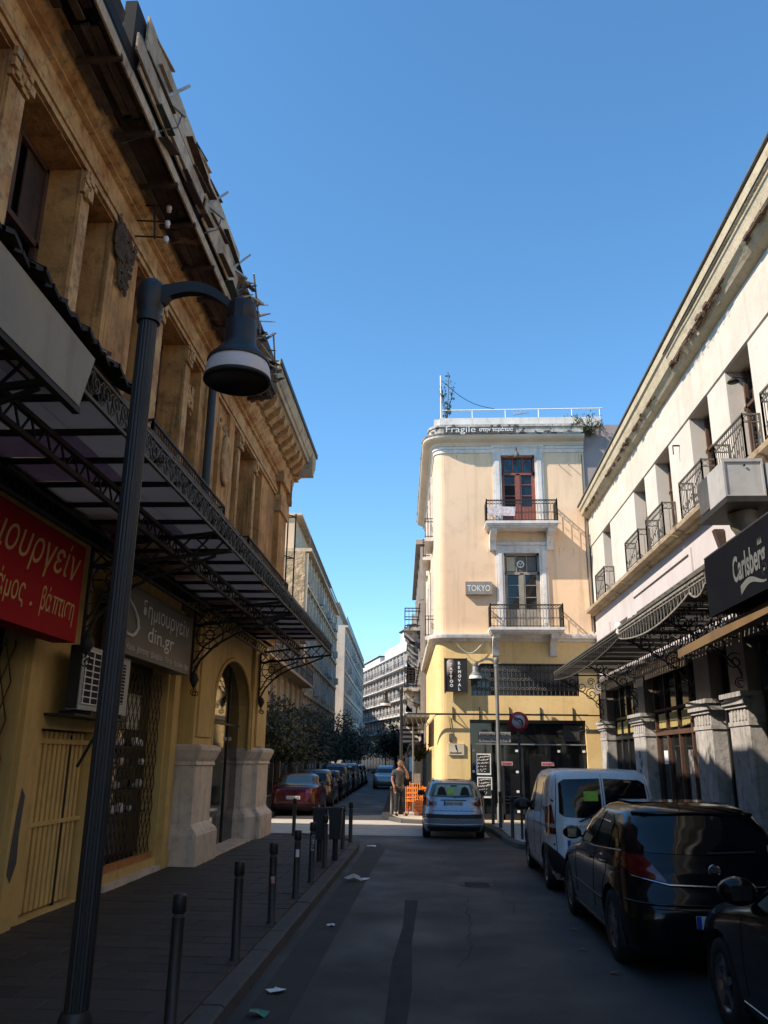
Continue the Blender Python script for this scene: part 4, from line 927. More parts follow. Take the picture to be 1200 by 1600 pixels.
STAIN = surf('blue_stained_glass', (.03, .09, .16), (.02, .05, .08), (.05, .10, .06), 7, .2, bump=0, dirt_amt=.8)
french(2.57, 3.76, 9.75, 12.38, 11.72, REDW, .75, (STAIN, STAIN, STAIN))
fd = french(2.57, 3.78, 6.1, 8.79, 8.1, WOODP, .75, (surf('cream_panel', (.55, .48, .33), None, None, 3, .8, bump=0), surf('grey_board', (.14, .13, .12), None, None, 3, .8), surf('grey_board', (.14, .13, .12), None, None, 3, .8)), False)
fn = MB(); fn.lathe([(.13, 0), (.13, -.03), (.09, -.03), (.09, 0)], (3.14, YF + .12, 8.42), 20, axis='y'); fn.build('vent_ring', WHT, fd)
v_ = MB()
for a in range(3): v_.bar((3.14, YF + .11, 8.42), (3.14 + .08 * math.cos(a * 2.09 + .5), YF + .11, 8.42 + .08 * math.sin(a * 2.09 + .5)), .03)
v_.build('vent_fan', WHT, fd)
# balconies
def balcony(x0, x1, zf, brx, dark=IRON):
    D = .78
    m_ = MB(); m_.box(x0, x1, YF - D, YF, zf - .09, zf).box(x0 + .03, x1 - .03, YF - D + .04, YF, zf - .15, zf - .09).box(x0 + .06, x1 - .06, YF - D + .1, YF, zf - .20, zf - .15)
    m_.build('balcony_slab', TRIM, PB)
    for xb in brx:
        MB().prism([(YF, zf - .2), (YF - D + .15, zf - .2), (YF - D + .18, zf - .34), (YF - D + .42, zf - .42), (YF - .22, zf - .62), (YF - .14, zf - .85), (YF, zf - .88)], xb - .11, xb + .11, 'x').build('bracket', TRIM, PB)
    t = MB()
    r = MB(); b = MB(); c = [(x0 + .04, YF), (x0 + .04, YF - D + .05), (x1 - .04, YF - D + .05), (x1 - .04, YF)]
    L = [Vector((p[0], p[1], 0)) for p in c]
    z0, z1 = zf, zf + .74
    for a, e_ in zip(L[:-1], L[1:]):
        for z in (z0 + .04, z1 - .13, z1): r.bar((a.x, a.y, z), (e_.x, e_.y, z), .035 if z == z1 else .02)
        for q in (a, e_): r.bar((q.x, q.y, z0), (q.x, q.y, z1 + .05), .035)
        n = max(3, int((e_ - a).length / .105)); d = (e_ - a) / n; dn = d.normalized()
        for i in range(1, n):
            p = a + d * i; b.bar((p.x, p.y, z0), (p.x, p.y, z1 - .13), .014)
        for i in range(n):
            p = a + d * (i + .5); b.tube(spiral((p.x, p.y, z1 - .065), .042, .042, 1, 0, dn, (0, 0, 1), 8), .008, 4)
            b.tube(spiral((p.x, p.y, z0 + .3), .04, .015, 1.3, i, dn, (0, 0, 1), 8), .007, 4)
    ro = r.build('balcony_rail', dark, PB); bo = b.build('balusters', dark, ro); bo['kind'] = 'stuff'
balcony(1.93, 4.40, 9.74, (2.2, 4.15)); balcony(1.97, 4.42, 6.12, (2.2, 4.1))
nt = thing('banner', 'white printed cloth tied to the upper iron balcony railing', 'banner', (2.4, YF - .8, 9.9))
MB().add([(2.0, YF - .79, 9.93), (2.92, YF - .79, 9.90), (2.95, YF - .80, 10.22), (2.02, YF - .80, 10.25), (2.0, YF - .77, 9.93), (2.92, YF - .77, 9.90), (2.95, YF - .78, 10.22), (2.02, YF - .78, 10.25)], [(0, 1, 2, 3), (7, 6, 5, 4), (0, 4, 5, 1), (2, 6, 7, 3)]).build('cloth', surf('printed_cloth', (.7, .64, .62), (.5, .38, .38), (.2, .12, .12), 9, .8, bump=0, dirt_amt=.6), nt)
# wide mezzanine window: glass, mullions and curly iron grille
MB().box(1.36, 4.9, YF + .2, YF + .22, 3.97, 5.02).build('mezzanine_glass', paint('reflecting_dark_glass', (.02, .024, .03), .12, 0, 0, .6), PB)
gm = MB()
for k in range(25):
    x = 1.43 + k * .142
    gm.bar((x, YF + .05, 3.97), (x, YF + .05, 5.0), .014)
    for zz in (4.2, 4.5, 4.8):
        gm.tube(spiral((x + .071, YF + .05, zz), .055, .03, 1.1, k, (1, 0, 0), (0, 0, 1), 9), .010, 4)
gm.box(1.36, 4.9, YF + .03, YF + .07, 3.96, 3.99).box(1.36, 4.9, YF + .03, YF + .07, 4.99, 5.02)
gm.build('curled_grille', IRONG, PB)['kind'] = 'stuff'
# awning rail across the front
rl = MB(); rl.tube([(-.75, YF - .22, 3.36), (5.1, YF - .22, 3.36)], .03, 6)
for x in (.75, 1.62, 2.6, 3.6, 4.65): rl.bar((x, YF, 3.55), (x, YF - .24, 3.36), .02); rl.bar((x, YF - .24, 3.36), (x, YF - .02, 3.22), .03); rl.bar((x, YF - .02, 3.2), (x, YF - .02, 3.6), .03)
rl.build('awning_rail', IRON, PB)
# shop front
SG = surf('shop_front_paint', (.02, .02, .021), None, None, 4, .35, bump=0)
MB().box(1.30, 5.04, YF + .2, YF + .23, .12, 3.2).build('shop_glass', GLASS, PB)
sf = MB()
for x in (1.32, 2.35, 2.98, 3.85, 4.98): sf.box(x - .035, x + .035, YF + .12, YF + .2, .12, 2.42)
for z in (.62, .72, .82): sf.box(2.2, 3.0, YF + .13, YF + .2, z, z + .02)
sf.box(1.3, 5.04, YF + .12, YF + .2, .12, .3).box(1.3, 5.04, YF + .1, YF + .2, 3.1, 3.2); sf.build('shop_frame', SG, PB)
MB().box(1.3, 5.04, YF + .08, YF + .2, 2.42, 2.46).build('pale_transom_bar', surf('aluminium', (.35, .35, .36), None, None, 3, .4, metal=.6, bump=0), PB)
for x in (2.75, 2.8, 4.15, 1.4, 4.95):
    for z in (2.2, 1.55, .95, .35): 
        if x in (4.15,) and z < 2: continue
        if x == 2.75: continue
        MB().box(x - .04, x + .04, YF + .06, YF + .12, z, z + .07).build('glass_clamp', WHT, PB)
def poster(x0, x1, z0, z1, lines, label, mat=BLKT, tm=WHT, border=True, y=YF + .1, cat='poster', name='poster'):
    t = thing(name, label, cat, ((x0 + x1) / 2, y, z0))
    MB().box(x0, x1, y - .012, y, z0, z1).build('sheet', WHT if border else mat, t)
    if border: MB().box(x0 + .04, x1 - .04, y - .016, y - .012, z0 + .06, z1 - .04).build('print', mat, t)
    for (s_, sz, dx, dz, wd, sh) in lines: text(s_, sz, (x0 + dx, y - .017, z0 + dz), (1, 0, .06 if sh else 0), (0, 0, 1), tm, t, shear=sh, width=wd)
    return t
pl = []
def strokes(t, x0, z0, seed):
    random.seed(seed); m_ = MB()
    for (zz, h_, n_) in ((.53, .035, 9), (.44, .05, 8), (.35, .05, 8), (.24, .03, 4), (.15, .03, 4), (.09, .012, 3)):
        for k in range(n_):
            xa = x0 + .06 + (.36 if n_ > 4 else .3) * k / n_; za = z0 + zz + .10 * (xa - x0) + random.uniform(-.01, .01)
            m_.tube([(xa, YF + .083, za - h_ * .5), (xa + random.uniform(.0, .04), YF + .083, za + h_ * random.uniform(0, .5)), (xa + random.uniform(.02, .06), YF + .083, za + random.uniform(-.5, .5) * h_)], random.uniform(.004, .009), 4, smooth=False)
    m_.build('brush_lettering', WHT, t)['kind'] = 'stuff'
strokes(poster(1.48, 1.96, 1.48, 2.14, pl, 'upper of two black and white posters on the dark shop door'), 1.48, 1.48, 3)
strokes(poster(1.50, 1.98, .78, 1.42, pl, 'lower of two black and white posters on the dark shop door'), 1.50, .78, 4)
poster(1.60, 2.62, 2.50, 2.82, [('ΕΝΟΙΚΙΑΖΕΤΑΙ', .13, .04, .18, .92, 0), ('6946465576', .14, .04, .03, .92, 0)], 'rental notice with phone number in the window above the shop door', surf('notice_card', (.30, .29, .27), None, None, 4, .7, bump=0), BLKT, False, cat='notice', name='rental_notice')
NR = surf('pink_notice', (.55, .30, .30), None, None, 4, .7, bump=0)
poster(2.30, 2.66, 1.78, 1.90, [('ΕΝΟΙΚΙΑ', .08, .03, .03, .3, 0)], 'small pink notice on the shop glass beside the pale lamp post', NR, SREDM, False, cat='notice', name='shop_notice')
poster(3.58, 3.98, 1.78, 1.90, [('ΕΝΟΙΚΙΑ', .08, .03, .03, .34, 0)], 'small pink notice on the shop glass right of the traffic sign', NR, SREDM, False, cat='notice', name='shop_notice')
def bird(t, x, y, z, s_, m_):
    pts = [(0, .1), (.03, .13), (.06, .13), (.075, .10), (.07, .06), (.09, 0), (.12, -.10), (.10, -.14), (.07, -.08), (.05, -.07), (.03, -.02), (.02, .05)]
    MB().prism([(x + a * s_, z + b * s_) for a, b in pts], y - .006, y, 'y').build('bird_emblem', m_, t)
def marks(t, x, y, z, w_):
    m_ = MB()
    for k in range(9): m_.box(x + w_ * k / 9, x + w_ * (k + .72) / 9, y - .002, y, z, z + (.05 if k in (0, 5, 8) else .035))
    m_.build('small_lettering', BLKT, t)
bs = thing('shop_plaque', 'cream plaque with small black bird on the yellow wall left of the shop', 'sign', (.87, YF, 2.15))
MB().box(.60, 1.10, YF - .05, YF, 2.08, 2.44).build('panel', surf('cream_plaque', (.62, .55, .40), None, None, 3, .7, bump=0, dirt_amt=.1), bs)
bird(bs, .80, YF - .051, 2.30, .8, BLKT); marks(bs, .66, YF - .053, 2.13, .36)
bs = thing('shop_plaque', 'dark square panel with black bird in the upper right window of the shop', 'sign', (4.6, YF + .1, 2.6))
MB().box(4.35, 4.85, YF + .15, YF + .19, 2.55, 3.05).build('panel', surf('dark_plaque', (.05, .048, .045), None, None, 3, .7, bump=0), bs); bird(bs, 4.54, YF + .15, 2.84, 1.0, BLKT); marks(bs, 4.42, YF + .148, 2.63, .34)
ts = thing('hanging_sign', 'black vertical sign with white lettering TATTOO REMOVAL on the yellow wall', 'sign', (.85, YF - .3, 4.1))
MB().box(.53, 1.19, YF - .26, YF - .14, 4.07, 5.12).build('panel', surf('sign_black', (.018, .016, .016), None, None, 3, .5, bump=0), ts)
MB().box(.48, .53, YF - .28, YF - .12, 4.03, 5.16).box(1.19, 1.24, YF - .28, YF - .12, 4.03, 5.16).box(.48, 1.24, YF - .27, YF - .0, 5.12, 5.15).build('frame', IRON, ts)
q = MB(); q.lathe([(0, 0), (.17, 0), (.19, -.004), (0, -.005)], (.70, YF - .262, 4.82), 18, axis='y'); q.v = [(v[0], v[1], 4.82 + (v[2] - 4.82) * 1.7) for v in q.v]; q.build('round_picture', surf('sepia_print', (.20, .16, .15), (.12, .10, .09), None, 6, .6, bump=0), ts)
for k, ch in enumerate('TATTOO'): text(ch, .13, (.66, YF - .268, 4.90 - k * .135), (1, 0, 0), (0, 0, 1), WHT, ts, bold=.006)
for k, ch in enumerate('REMOVAL'): text(ch, .13, (.93, YF - .268, 4.95 - k * .14), (1, 0, 0), (0, 0, 1), WHT, ts, bold=.006)
tk = thing('wall_sign', 'grey box sign reading TOKYO beside the lower balcony door', 'sign', (1.7, YF, 7.3))
MB().box(1.23, 2.13, YF - .16, YF, 7.32, 7.76).build('panel', surf('grey_sign_box', (.26, .245, .215), None, None, 3, .6, bump=0, dirt_amt=.1), tk)
text('TOKYO', .30, (1.29, YF - .163, 7.43), (1, 0, 0), (0, 0, 1), WHT, tk, width=.78)
LETG = surf('light_letter', (.75, .73, .7), None, None, 3, .6, bump=0, dirt_amt=0)
fg = thing('rooftop_lettering', 'pale lettering reading Fragile on the cornice of the peach building', 'sign', (.7, YF - .5, 13.05))
MB().box(.55, 3.1, YF - .475, YF - .45, 13.05, 13.30).build('backing', surf('sooty_board', (.05, .05, .05), (.09, .085, .08), None, 3, .8), fg)
text('Fragile', .34, (.62, YF - .49, 13.10), (1, 0, 0), (0, 0, 1), LETG, fg, width=1.05)
text('στην ταράτσα', .20, (1.80, YF - .49, 13.13), (1, 0, 0), (0, 0, 1), LETG, fg, width=1.2, bold=.006)
ll = thing('wall_lantern', 'small hanging lantern above the upper balcony door', 'lantern', (3.12, YF - .1, 12.1))
MB().tube([(3.12, YF, 12.55), (3.12, YF - .2, 12.6), (3.12, YF - .22, 12.45)], .012, 5).build('hook', IRON, ll); MB().lathe([(.0, .0), (.06, -.03), (.10, -.2), (.05, -.24), (0, -.25)], (3.12, YF - .22, 12.45), 10).build('shade', IRONG, ll)
# roof railing, antennas, weeds
rr = thing('roof_railing', 'thin white roof railing along the parapet of the peach building', 'railing', (.5, YF + .1, 13.86))
m_ = MB(); m_.tube([(.45, YF + .1, 14.2), (6.3, YF + .1, 14.22)], .022, 6)
for x in (.5, 1.6, 2.8, 4.0, 5.2, 6.2): m_.tube([(x, YF + .1, 13.8), (x, YF + .1, 14.2)], .018, 6)
m_.tube([(.46, YF + .1, 13.5), (.46, YF + .1, 15.6)], .03, 6); m_.build('rail', WHT, rr)
an = thing('antenna', 'small television antenna on the peach building roof', 'antenna', (3.6, YF + 2, 13.8))
m_ = MB(); m_.bar((3.6, YF + 2, 13.1), (3.6, YF + 2, 15.0), .03); m_.bar((3.3, YF + 2, 14.8), (3.9, YF + 2, 14.9), .02)
for k in range(6): m_.bar((3.33 + k * .1, YF + 1.8, 14.8 + k * .015), (3.33 + k * .1, YF + 2.2, 15.0), .015)
m_.build('mast', IRONW, an)
wr = MB(); pts = [(.5 + t_ * 1.9, YF + .1, 15.4 - 1.15 * t_ - .25 * math.sin(PI * t_)) for t_ in [i / 8 for i in range(9)]]; wr.tube(pts, .012, 4); solo(wr, 'cable', IRON, 'slack cable from the white roof pole down to the peach parapet', 'cable', (.5, YF + .1, 15.4))
def weed(label, x, y, z, h, n, spread, lm=LEAF2, name='roof_weed', ls=.05):
    t = thing(name, label, 'plant', (x, y, z)); s = MB(); l = MB()
    for k in range(n):
        a = random.uniform(0, 6.28); px, py, pz = x, y, z; L = h * random.uniform(.5, 1); pts = [(px, py, pz)]
        for i in range(5):
            px += math.cos(a) * spread / 5 + random.uniform(-.03, .03); py += math.sin(a) * spread / 10; pz += L / 5; pts.append((px, py, pz))
            for j in range(5):
                c = Vector((px + random.uniform(-.12, .12), py + random.uniform(-.1, .1), pz + random.uniform(-.12, .12))); r = ls * random.uniform(.6, 1.3)
                u = Vector((random.gauss(0, 1), random.gauss(0, 1), random.gauss(0, 1))).normalized(); v = u.orthogonal().normalized()
                l.add([c - u * r, c + v * r * .6, c + u * r, c - v * r * .6], [(0, 1, 2, 3)])
        s.tube(pts, .012, 4)
    s.build('stem', BARK, t); o = l.build('foliage', lm, t); return t
weed('tall thin weed growing beside the white pole on the roof corner', .66, YF + .15, 13.8, 1.8, 4, .22, ls=.075)
weed('bushy weed sprouting from the cornice where the peach building meets the pale one', 5.75, YF - .1, 13.1, .75, 16, .5, name='cornice_weed', ls=.05)
weed('brown weeds behind the roof parapet at the right end', 5.3, YF + .3, 13.7, .3, 5, .3)
MB().box(5.4, 7.2, YF + .05, YF + 6, .1, 13.55).build('party_wall', surf('grey_party_wall', (.35, .28, .26), (.3, .24, .22), (.12, .1, .09), .7, .9, dirt_amt=.5), PB)
gr_ = surf('drip_grime', (.36, .27, .19), (.45, .34, .23), None, 4, .9)
random.seed(17); dg_ = MB()
for k in range(26):
    x = random.choice([random.uniform(2.0, 4.35), random.uniform(.6, 5.4)]); zt_ = random.choice([5.70, 8.98, 12.46]) - random.uniform(0, .05); L_ = random.uniform(.15, .6); w_ = random.uniform(.004, .012)
    if zt_ > 8.5 and 2.2 < x < 4.15: continue
    if 5.2 < zt_ < 6 and zt_ - L_ < 5.05: L_ = .5
    dg_.add([(x - w_, YF - .003, zt_), (x + w_, YF - .003, zt_), (x + w_ * .3, YF - .003, zt_ - L_)], [(0, 1, 2)])
dg_.build('drip_streaks', gr_, PB)['kind'] = 'stuff'
cb_ = MB(); cb_.tube([(5.42, YF - .02, 12.4), (5.40, YF - .02, 9.0), (5.43, YF - .02, 6.1)], .016, 5); cb_.build('wall_cable', IRONG, PB)
for (x, z) in ((4.62, 12.0), (4.95, 12.02)): MB().tube([(x, YF, z), (x, YF - .18, z)], .015, 5).build('wall_peg', IRONW, PB)
# left flank details: shutters, balconies
for k, (t_, z0, z1) in enumerate([(1.6, 9.8, 12.0), (4.6, 9.8, 12.0), (7.8, 9.8, 12.0), (1.6, 6.2, 8.5), (4.6, 6.2, 8.5), (7.8, 6.2, 8.5)]):
    m_ = MB(); p = side_pt(t_, 0); m_.box(p[0] - .09, p[0] + .02, p[1], p[1] + 1.3, z0 - .1, z1 + .15); o = m_.build('flank_window_surround', TRIM, PB)
    MB().box(p[0] - .11, p[0] - .09, p[1] + .2, p[1] + 1.1, z0, z1).build('flank_window', GLASS, o)
for (t_, z) in ((1.3, 9.7), (4.3, 9.7), (1.3, 6.1)):
    p = side_pt(t_, 0); MB().box(p[0] - .32, p[0], p[1], p[1] + 2.0, z - .12, z).build('flank_balcony_slab', TRIM, PB)
    r = MB()
    for zz in (z + .72, z + .6, z + .05): r.bar((p[0] - .3, p[1], zz), (p[0] - .3, p[1] + 2, zz), .025); r.bar((p[0] - .3, p[1], zz), (p[0], p[1], zz), .025)
    for i in range(18): r.bar((p[0] - .3, p[1] + i * .115, z), (p[0] - .3, p[1] + i * .115, z + .72), .014)
    for i in range(3): r.bar((p[0] - .3 + i * .12, p[1], z), (p[0] - .3 + i * .12, p[1], z + .72), .014)
    r.build('flank_balcony_rail', IRON, PB)['kind'] = 'stuff'
ml = MB(); 
for (x, y_) in ((.0, 0),): ml.tube([(.62, YF - .03, 3.3), (.7, YF - .04, 2.7), (.66, YF - .03, 2.6), (.66, YF - .03, 2.2)], .012, 5); ml.box(.62, .74, YF - .06, YF, 2.52, 2.75)
ml.build('cable_box', IRONG, PB)
cw = MB(); cw.tube([(.85 + t_ * .95, YF - .12, 5.72 - .38 * math.sin(PI * t_)) for t_ in [i / 8 for i in range(9)]], .01, 4); solo(cw, 'cable', WHT, 'pale cable sagging under the white string course', 'cable', (.85, YF - .12, 5.7))

# ------------------------------------------------------------------ RIGHT BUILDING
RB = thing('pale_building', 'pale cream two-storey building on the right with deep window openings and worn cornice', 'building', (5.8, 27.7, 0))
XW = 5.55; RY0, RY1 = -12.0, 27.74
rops = [(24.62, 25.7), (20.4, 21.56), (18.15, 19.34), (15.36, 16.55), (13.19, 14.34), (10.9, 12.1), (8.5, 9.7), (6.0, 7.2)]
wall(MB(), 'x', XW, .42, RY0, RY1, 6.72, 8.98, [(a, b, 6.76, 8.96) for a, b in rops], -1).build('upper_wall', PIER, RB)
wall(MB(), 'x', XW - .03, .42, RY0, RY1, 8.98, 10.06, [], -1).quad((XW - .03, RY0, 8.98), (XW - .03, RY1, 8.98), (XW + .01, RY1, 8.95), (XW + .01, RY0, 8.95)).build('frieze_wall', CREAM, RB)
wall(MB(), 'x', XW, .3, RY0, RY1, 4.2, 6.6, [(23.3, 24.9, 5.35, 5.85)], -1).build('lavender_wall', LAV, RB)
MB().box(XW - .035, XW, 25.5, RY1, 5.6, 6.05).build('lavender_panel_frame', LAV, RB); MB().box(XW - .04, XW, 11.0, 13.0, 4.6, 5.2).build('lavender_panel_frame', LAV, RB)
MB().box(XW - .04, XW, 17.2, 17.35, 4.7, 6.2).box(XW - .04, XW, 17.2, 22.4, 6.2, 6.3).build('lavender_panel_frame', LAV, RB)
MB().box(XW + .05, 16, RY0, RY1, 9.0, 10.3).build('roof_slab', DARK, RB)
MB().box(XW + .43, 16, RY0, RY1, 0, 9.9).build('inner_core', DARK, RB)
# cornice
random.seed(21)
segs = []; y = RY0
while y < RY1 - .05: 
    e_ = min(y + random.uniform(.35, .8), RY1 - .02); segs.append((y, e_)); y = e_
cm = MB(); prevp = None
def cprof(j):
    r = random.random()
    k = .05 * j
    return [(XW - .03, 9.98), (XW - .10, 10.01 + k * .2), (XW - .17, 10.06 + k * .5), (XW - .22 + k * .5, 10.13 + k * .8), (XW - .27 + k * .8, 10.20 + k), (XW - .31 + k * .5, 10.25), (XW - .33, 10.40 + k * .3), (XW - .36 + k * .2, 10.55), (XW - .40, 10.60), (XW - .42, 10.80), (XW - .36, 10.85), (XW + .3, 10.88)]
ring = []
for (a, b) in segs + [(RY1 - .02, RY1)]:
    j = random.random() * (1.0 if 12.5 < a < 25.5 else .25)
    ring.append((a, cprof(j)))
n = 12; vs = []
def lift(yy, z):
    t = min(1.6, max(0, (27.7 - yy) / 17)); return 9.98 + (z - 9.98) * (.48 + .52 * t)
def outx(yy, x):
    t = min(1.6, max(0, (27.7 - yy) / 17)); return XW - (XW - x) * (.85 + .3 * t)
for (yy, pr) in ring:
    for (x, z) in pr: vs.append((outx(yy, x), yy, lift(yy, z)))
CORNR = surf('pale_worn_cornice', (.50, .42, .29), (.42, .35, .23), (.20, .14, .09), 1.6, .95, bump=.6, bscale=14, dirt_amt=.55, patch=(.30, .24, .18), patch_lo=.64)
cm.add(vs, [(i * n + k, i * n + k + 1, (i + 1) * n + k + 1, (i + 1) * n + k) for i in range(len(ring) - 1) for k in range(n - 1)] + [tuple(range((len(ring) - 1) * n, len(ring) * n))]); cm.build('cornice', CORNR, RB)
MB().bar((outx(.5, XW - .41), .5, lift(.5, 10.85) + .02), (outx(RY1, XW - .41), RY1, lift(RY1, 10.85) + .02), .10, .035).build('roof_edge_strip', surf('lead_flashing', (.16, .17, .18), None, None, 3, .5, metal=.4, bump=0), RB)
MB().bar((outx(.5, XW - .42), .5, lift(.5, 10.57)), (outx(16.5, XW - .42), 16.5, lift(16.5, 10.57)), .02).build('drip_rail', IRON, RB)
sp = MB(); random.seed(8)
for k in range(150):   # spalled concrete and rusty bars under the cornice edge
    yy = random.choice([random.uniform(13.2, 16.5), random.uniform(18, 27), random.uniform(10, 12)]); x = outx(yy, XW - .27) + random.uniform(-.03, .05); z = lift(yy, 10.22) + random.uniform(-.04, .04); r = random.uniform(.02, .06)
    sp.box(x - r * .6, x + r * .6, yy - r * 2.0, yy + r * 2.0, z - r * .6, z + r * .6)
sp.build('spalled_edge', dk, RB)['kind'] = 'stuff'
rb_ = MB()
for k in range(9): rb_.tube(spiral((XW - .31, 13.6 + k * .3, 10.12), .07, .05, 1.2, k, (0, 1, 0), (.3, 0, 1), 8), .006, 4)
rb_.tube([(XW - .33, 13.3, 10.18), (XW - .30, 14.6, 10.12), (XW - .32, 16.4, 10.15)], .008, 4); rb_.build('rusty_rebar', surf('rust', (.12, .06, .035), None, None, 5, .9), RB)
# sill band (broken in places)
random.seed(31)
for (a, b) in ((-12, 4), (4, 11.5), (11.5, 14.7), (14.75, 17.6), (17.65, 22.6), (22.65, 27.72)):
    MB().prism([(XW + .05, 6.58), (XW - .12, 6.60), (XW - .16, 6.66), (XW - .30, 6.68), (XW - .32, 6.76), (XW + .05, 6.765)], a, b, 'y').build('sill_band', CORN, RB)
# brick-lined recesses in the window openings
BRK = surf('raw_brick', (.20, .14, .11), (.26, .22, .19), (.05, .04, .035), 8, .95, bump=.6)
bme = [MB().box(-.04, .04, -.05, .05, -.028, .028).mesh('brick', m) for m in (BRK, CORN)]
for i, (a, b) in enumerate(rops):
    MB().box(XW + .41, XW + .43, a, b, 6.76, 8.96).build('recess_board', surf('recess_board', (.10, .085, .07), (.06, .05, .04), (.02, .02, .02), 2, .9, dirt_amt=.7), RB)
    if i < 5:
        z = 6.8; k = 0
        while z < 8.94:
            inst(bme[0 if random.random() < .7 else 1], 'brick', RB, (XW + .36 + random.uniform(-.02, .02), b - .03 - random.uniform(0, .03), z), (0, 0, random.uniform(-.2, .2))); z += .075
    MB().bar((XW + .3, a + .1, 6.8), (XW + .3, a + .1, 8.9), .07).bar((XW + .3, b - .12, 6.8), (XW + .3, b - .12, 8.9), .06).bar((XW + .3, a, 8.2), (XW + .3, b, 8.2), .06).build('window_frame', WOODB, RB)
rlab = ['small iron balcony railing farthest along the pale building', 'iron railing of the second pale building window from the far end', 'iron railing of the third pale building window from the far end', 'iron railing just left of the grey air unit', 'large iron railing directly above the grey air unit', 'iron railing at the right edge of the photo, pale building', 'iron railing on the near pale building, past the right edge']
for (a, b), lb in zip(rops[:6], rlab):
    railing('balcony_railing', lb, [(XW - .02, b + .14), (XW - .30, b + .14), (XW - .30, a - .14), (XW - .02, a - .14)], 6.77, 7.55, IRONG, group='iron railings of the pale building', step=.095)
    MB().bar((XW - .29, b + .1, 6.8), (XW - .29, a - .1, 7.4), .014).build('cross_bar', IRONG, RB)
# wall bits
wb_ = MB(); wb_.bar((XW, 17.35, 8.66), (XW - .15, 17.35, 8.66), .03).bar((XW - .15, 17.35, 8.66), (XW - .15, 17.35, 8.45), .02).build('wall_hook', IRON, RB)
lt = thing('wall_lamp', 'small dark lamp hanging in the second nearest window opening', 'lamp', (XW + .1, 14.2, 8.6)); m_ = MB(); m_.lathe([(0, .06), (.06, .03), (.11, -.03), (.0, -.04)], (XW + .0, 14.0, 8.62), 12); m_.build('shade', IRON, lt); MB().tube([(XW + .3, 14.1, 8.7), (XW, 14.0, 8.7)], .012, 5).build('arm', IRON, lt)
# ground floor columns and shop fronts
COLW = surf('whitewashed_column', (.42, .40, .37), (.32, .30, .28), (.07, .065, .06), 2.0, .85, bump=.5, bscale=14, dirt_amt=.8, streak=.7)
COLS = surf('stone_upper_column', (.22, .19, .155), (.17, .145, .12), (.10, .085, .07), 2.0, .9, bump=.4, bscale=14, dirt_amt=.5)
cols = [(25.75, 26.75), (21.2, 22.45), (16.2, 17.3), (14.3, 15.3), (11.6, 12.6), (8.6, 9.4)]
for i, (a, b) in enumerate(cols):
    MB().box(5.28, 5.6, a + .04, b - .04, .11, 2.55).build('column_shaft', COLW, RB)
    c_ = MB(); 
    for (o, z0, z1) in ((.02, 2.55, 2.62), (.0, 2.62, 2.84), (.05, 2.84, 2.90), (.09, 2.90, 2.97), (.05, 2.97, 3.02), (.11, 3.02, 3.1)): c_.box(5.28 - o, 5.6, a + .04 - o, b - .04 + o, z0, z1)
    for k in range(5): c_.box(5.262, 5.28, a + .12 + k * (b - a - .24) / 5, a + .12 + (k + .55) * (b - a - .24) / 5, 2.64, 2.82)
    c_.build('column_capital', COLW, RB)
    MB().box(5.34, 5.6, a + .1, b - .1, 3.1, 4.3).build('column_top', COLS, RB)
    MB().box(5.24, 5.6, a, b, .11, .6).build('column_plinth', COLW, RB)
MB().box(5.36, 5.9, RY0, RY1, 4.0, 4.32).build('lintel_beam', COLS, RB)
for (a, b), m in zip(((22.5, 25.7), (17.35, 21.15), (15.35, 16.15), (12.7, 14.2), (9.5, 11.5), (3, 8.5)), (0, 1, 2, 3, 4, 5)):
    MB().box(5.60, 5.64, a - .1, b + .1, .12, 4.0).build('shop_glass', GLASS, RB)
    f_ = MB(); k = 4 if b - a > 2 else 2
    for i in range(k + 1):
        y_ = a + (b - a) * i / k; f_.box(5.53, 5.60, y_ - .035, y_ + .035, .12, 4.0)
    f_.box(5.52, 5.60, a, b, 2.55, 2.65).box(5.52, 5.60, a, b, .12, .45).box(5.52, 5.60, a, b, 3.1, 3.16); f_.build('shop_frame', SG if m != 1 else WOODB, RB)
    if m in (0, 1):
        for i in range(k):
            y_ = a + (b - a) * (i + .5) / k; MB().box(5.57, 5.595, y_ - .3, y_ + .3, 2.72, 3.05).build('transom_blind', surf('yellow_blind', (.42, .33, .12), None, None, 3, .8, bump=0), RB)
    if m == 2: 
        q = MB(); 
        for (rr, zz) in ((.35, 1.6), (.25, 1.6), (.3, .95)): q.tube([(5.52, (a + b) / 2 + rr * .6 * math.cos(t_ * PI / 10), zz + rr * math.sin(t_ * PI / 10) * 1.7) for t_ in range(21)], .01, 4)
        q.build('iron_door_scroll', IRON, RB)
    MB().box(5.45, 5.9, a, b, 0, .16).build('shop_step', MARB, RB)
poster_ = lambda y0, y1, z0, z1, name, lab, mt: MB().box(5.505, 5.517, y0, y1, z0, z1).build(name, mt, RB)
pm = surf('flyers', (.25, .24, .22), (.08, .08, .08), (.45, .43, .4), 14, .7, bump=0, dirt_amt=.8)
poster_(18.3, 18.6, .9, 2.2, 'flyer_column', '', pm); poster_(20.2, 20.5, 1.9, 2.2, 'flyer_sheet', '', WHT); poster_(24.0, 24.2, 1.4, 1.7, 'flyer_sheet', '', WHT)
YD = surf('yellow_tiled_front', (.42, .33, .13), (.36, .28, .10), (.2, .15, .07), 2, .7, bump=.05)
MB().box(5.44, 5.52, 12.95, 13.9, .12, 2.75).build('yellow_door_panel', YD, RB); MB().box(5.42, 5.44, 13.1, 13.6, .2, .9).build('flyer_sheet', surf('yellow_poster', (.45, .34, .12), (.5, .45, .3), None, 9, .7, bump=0), RB)
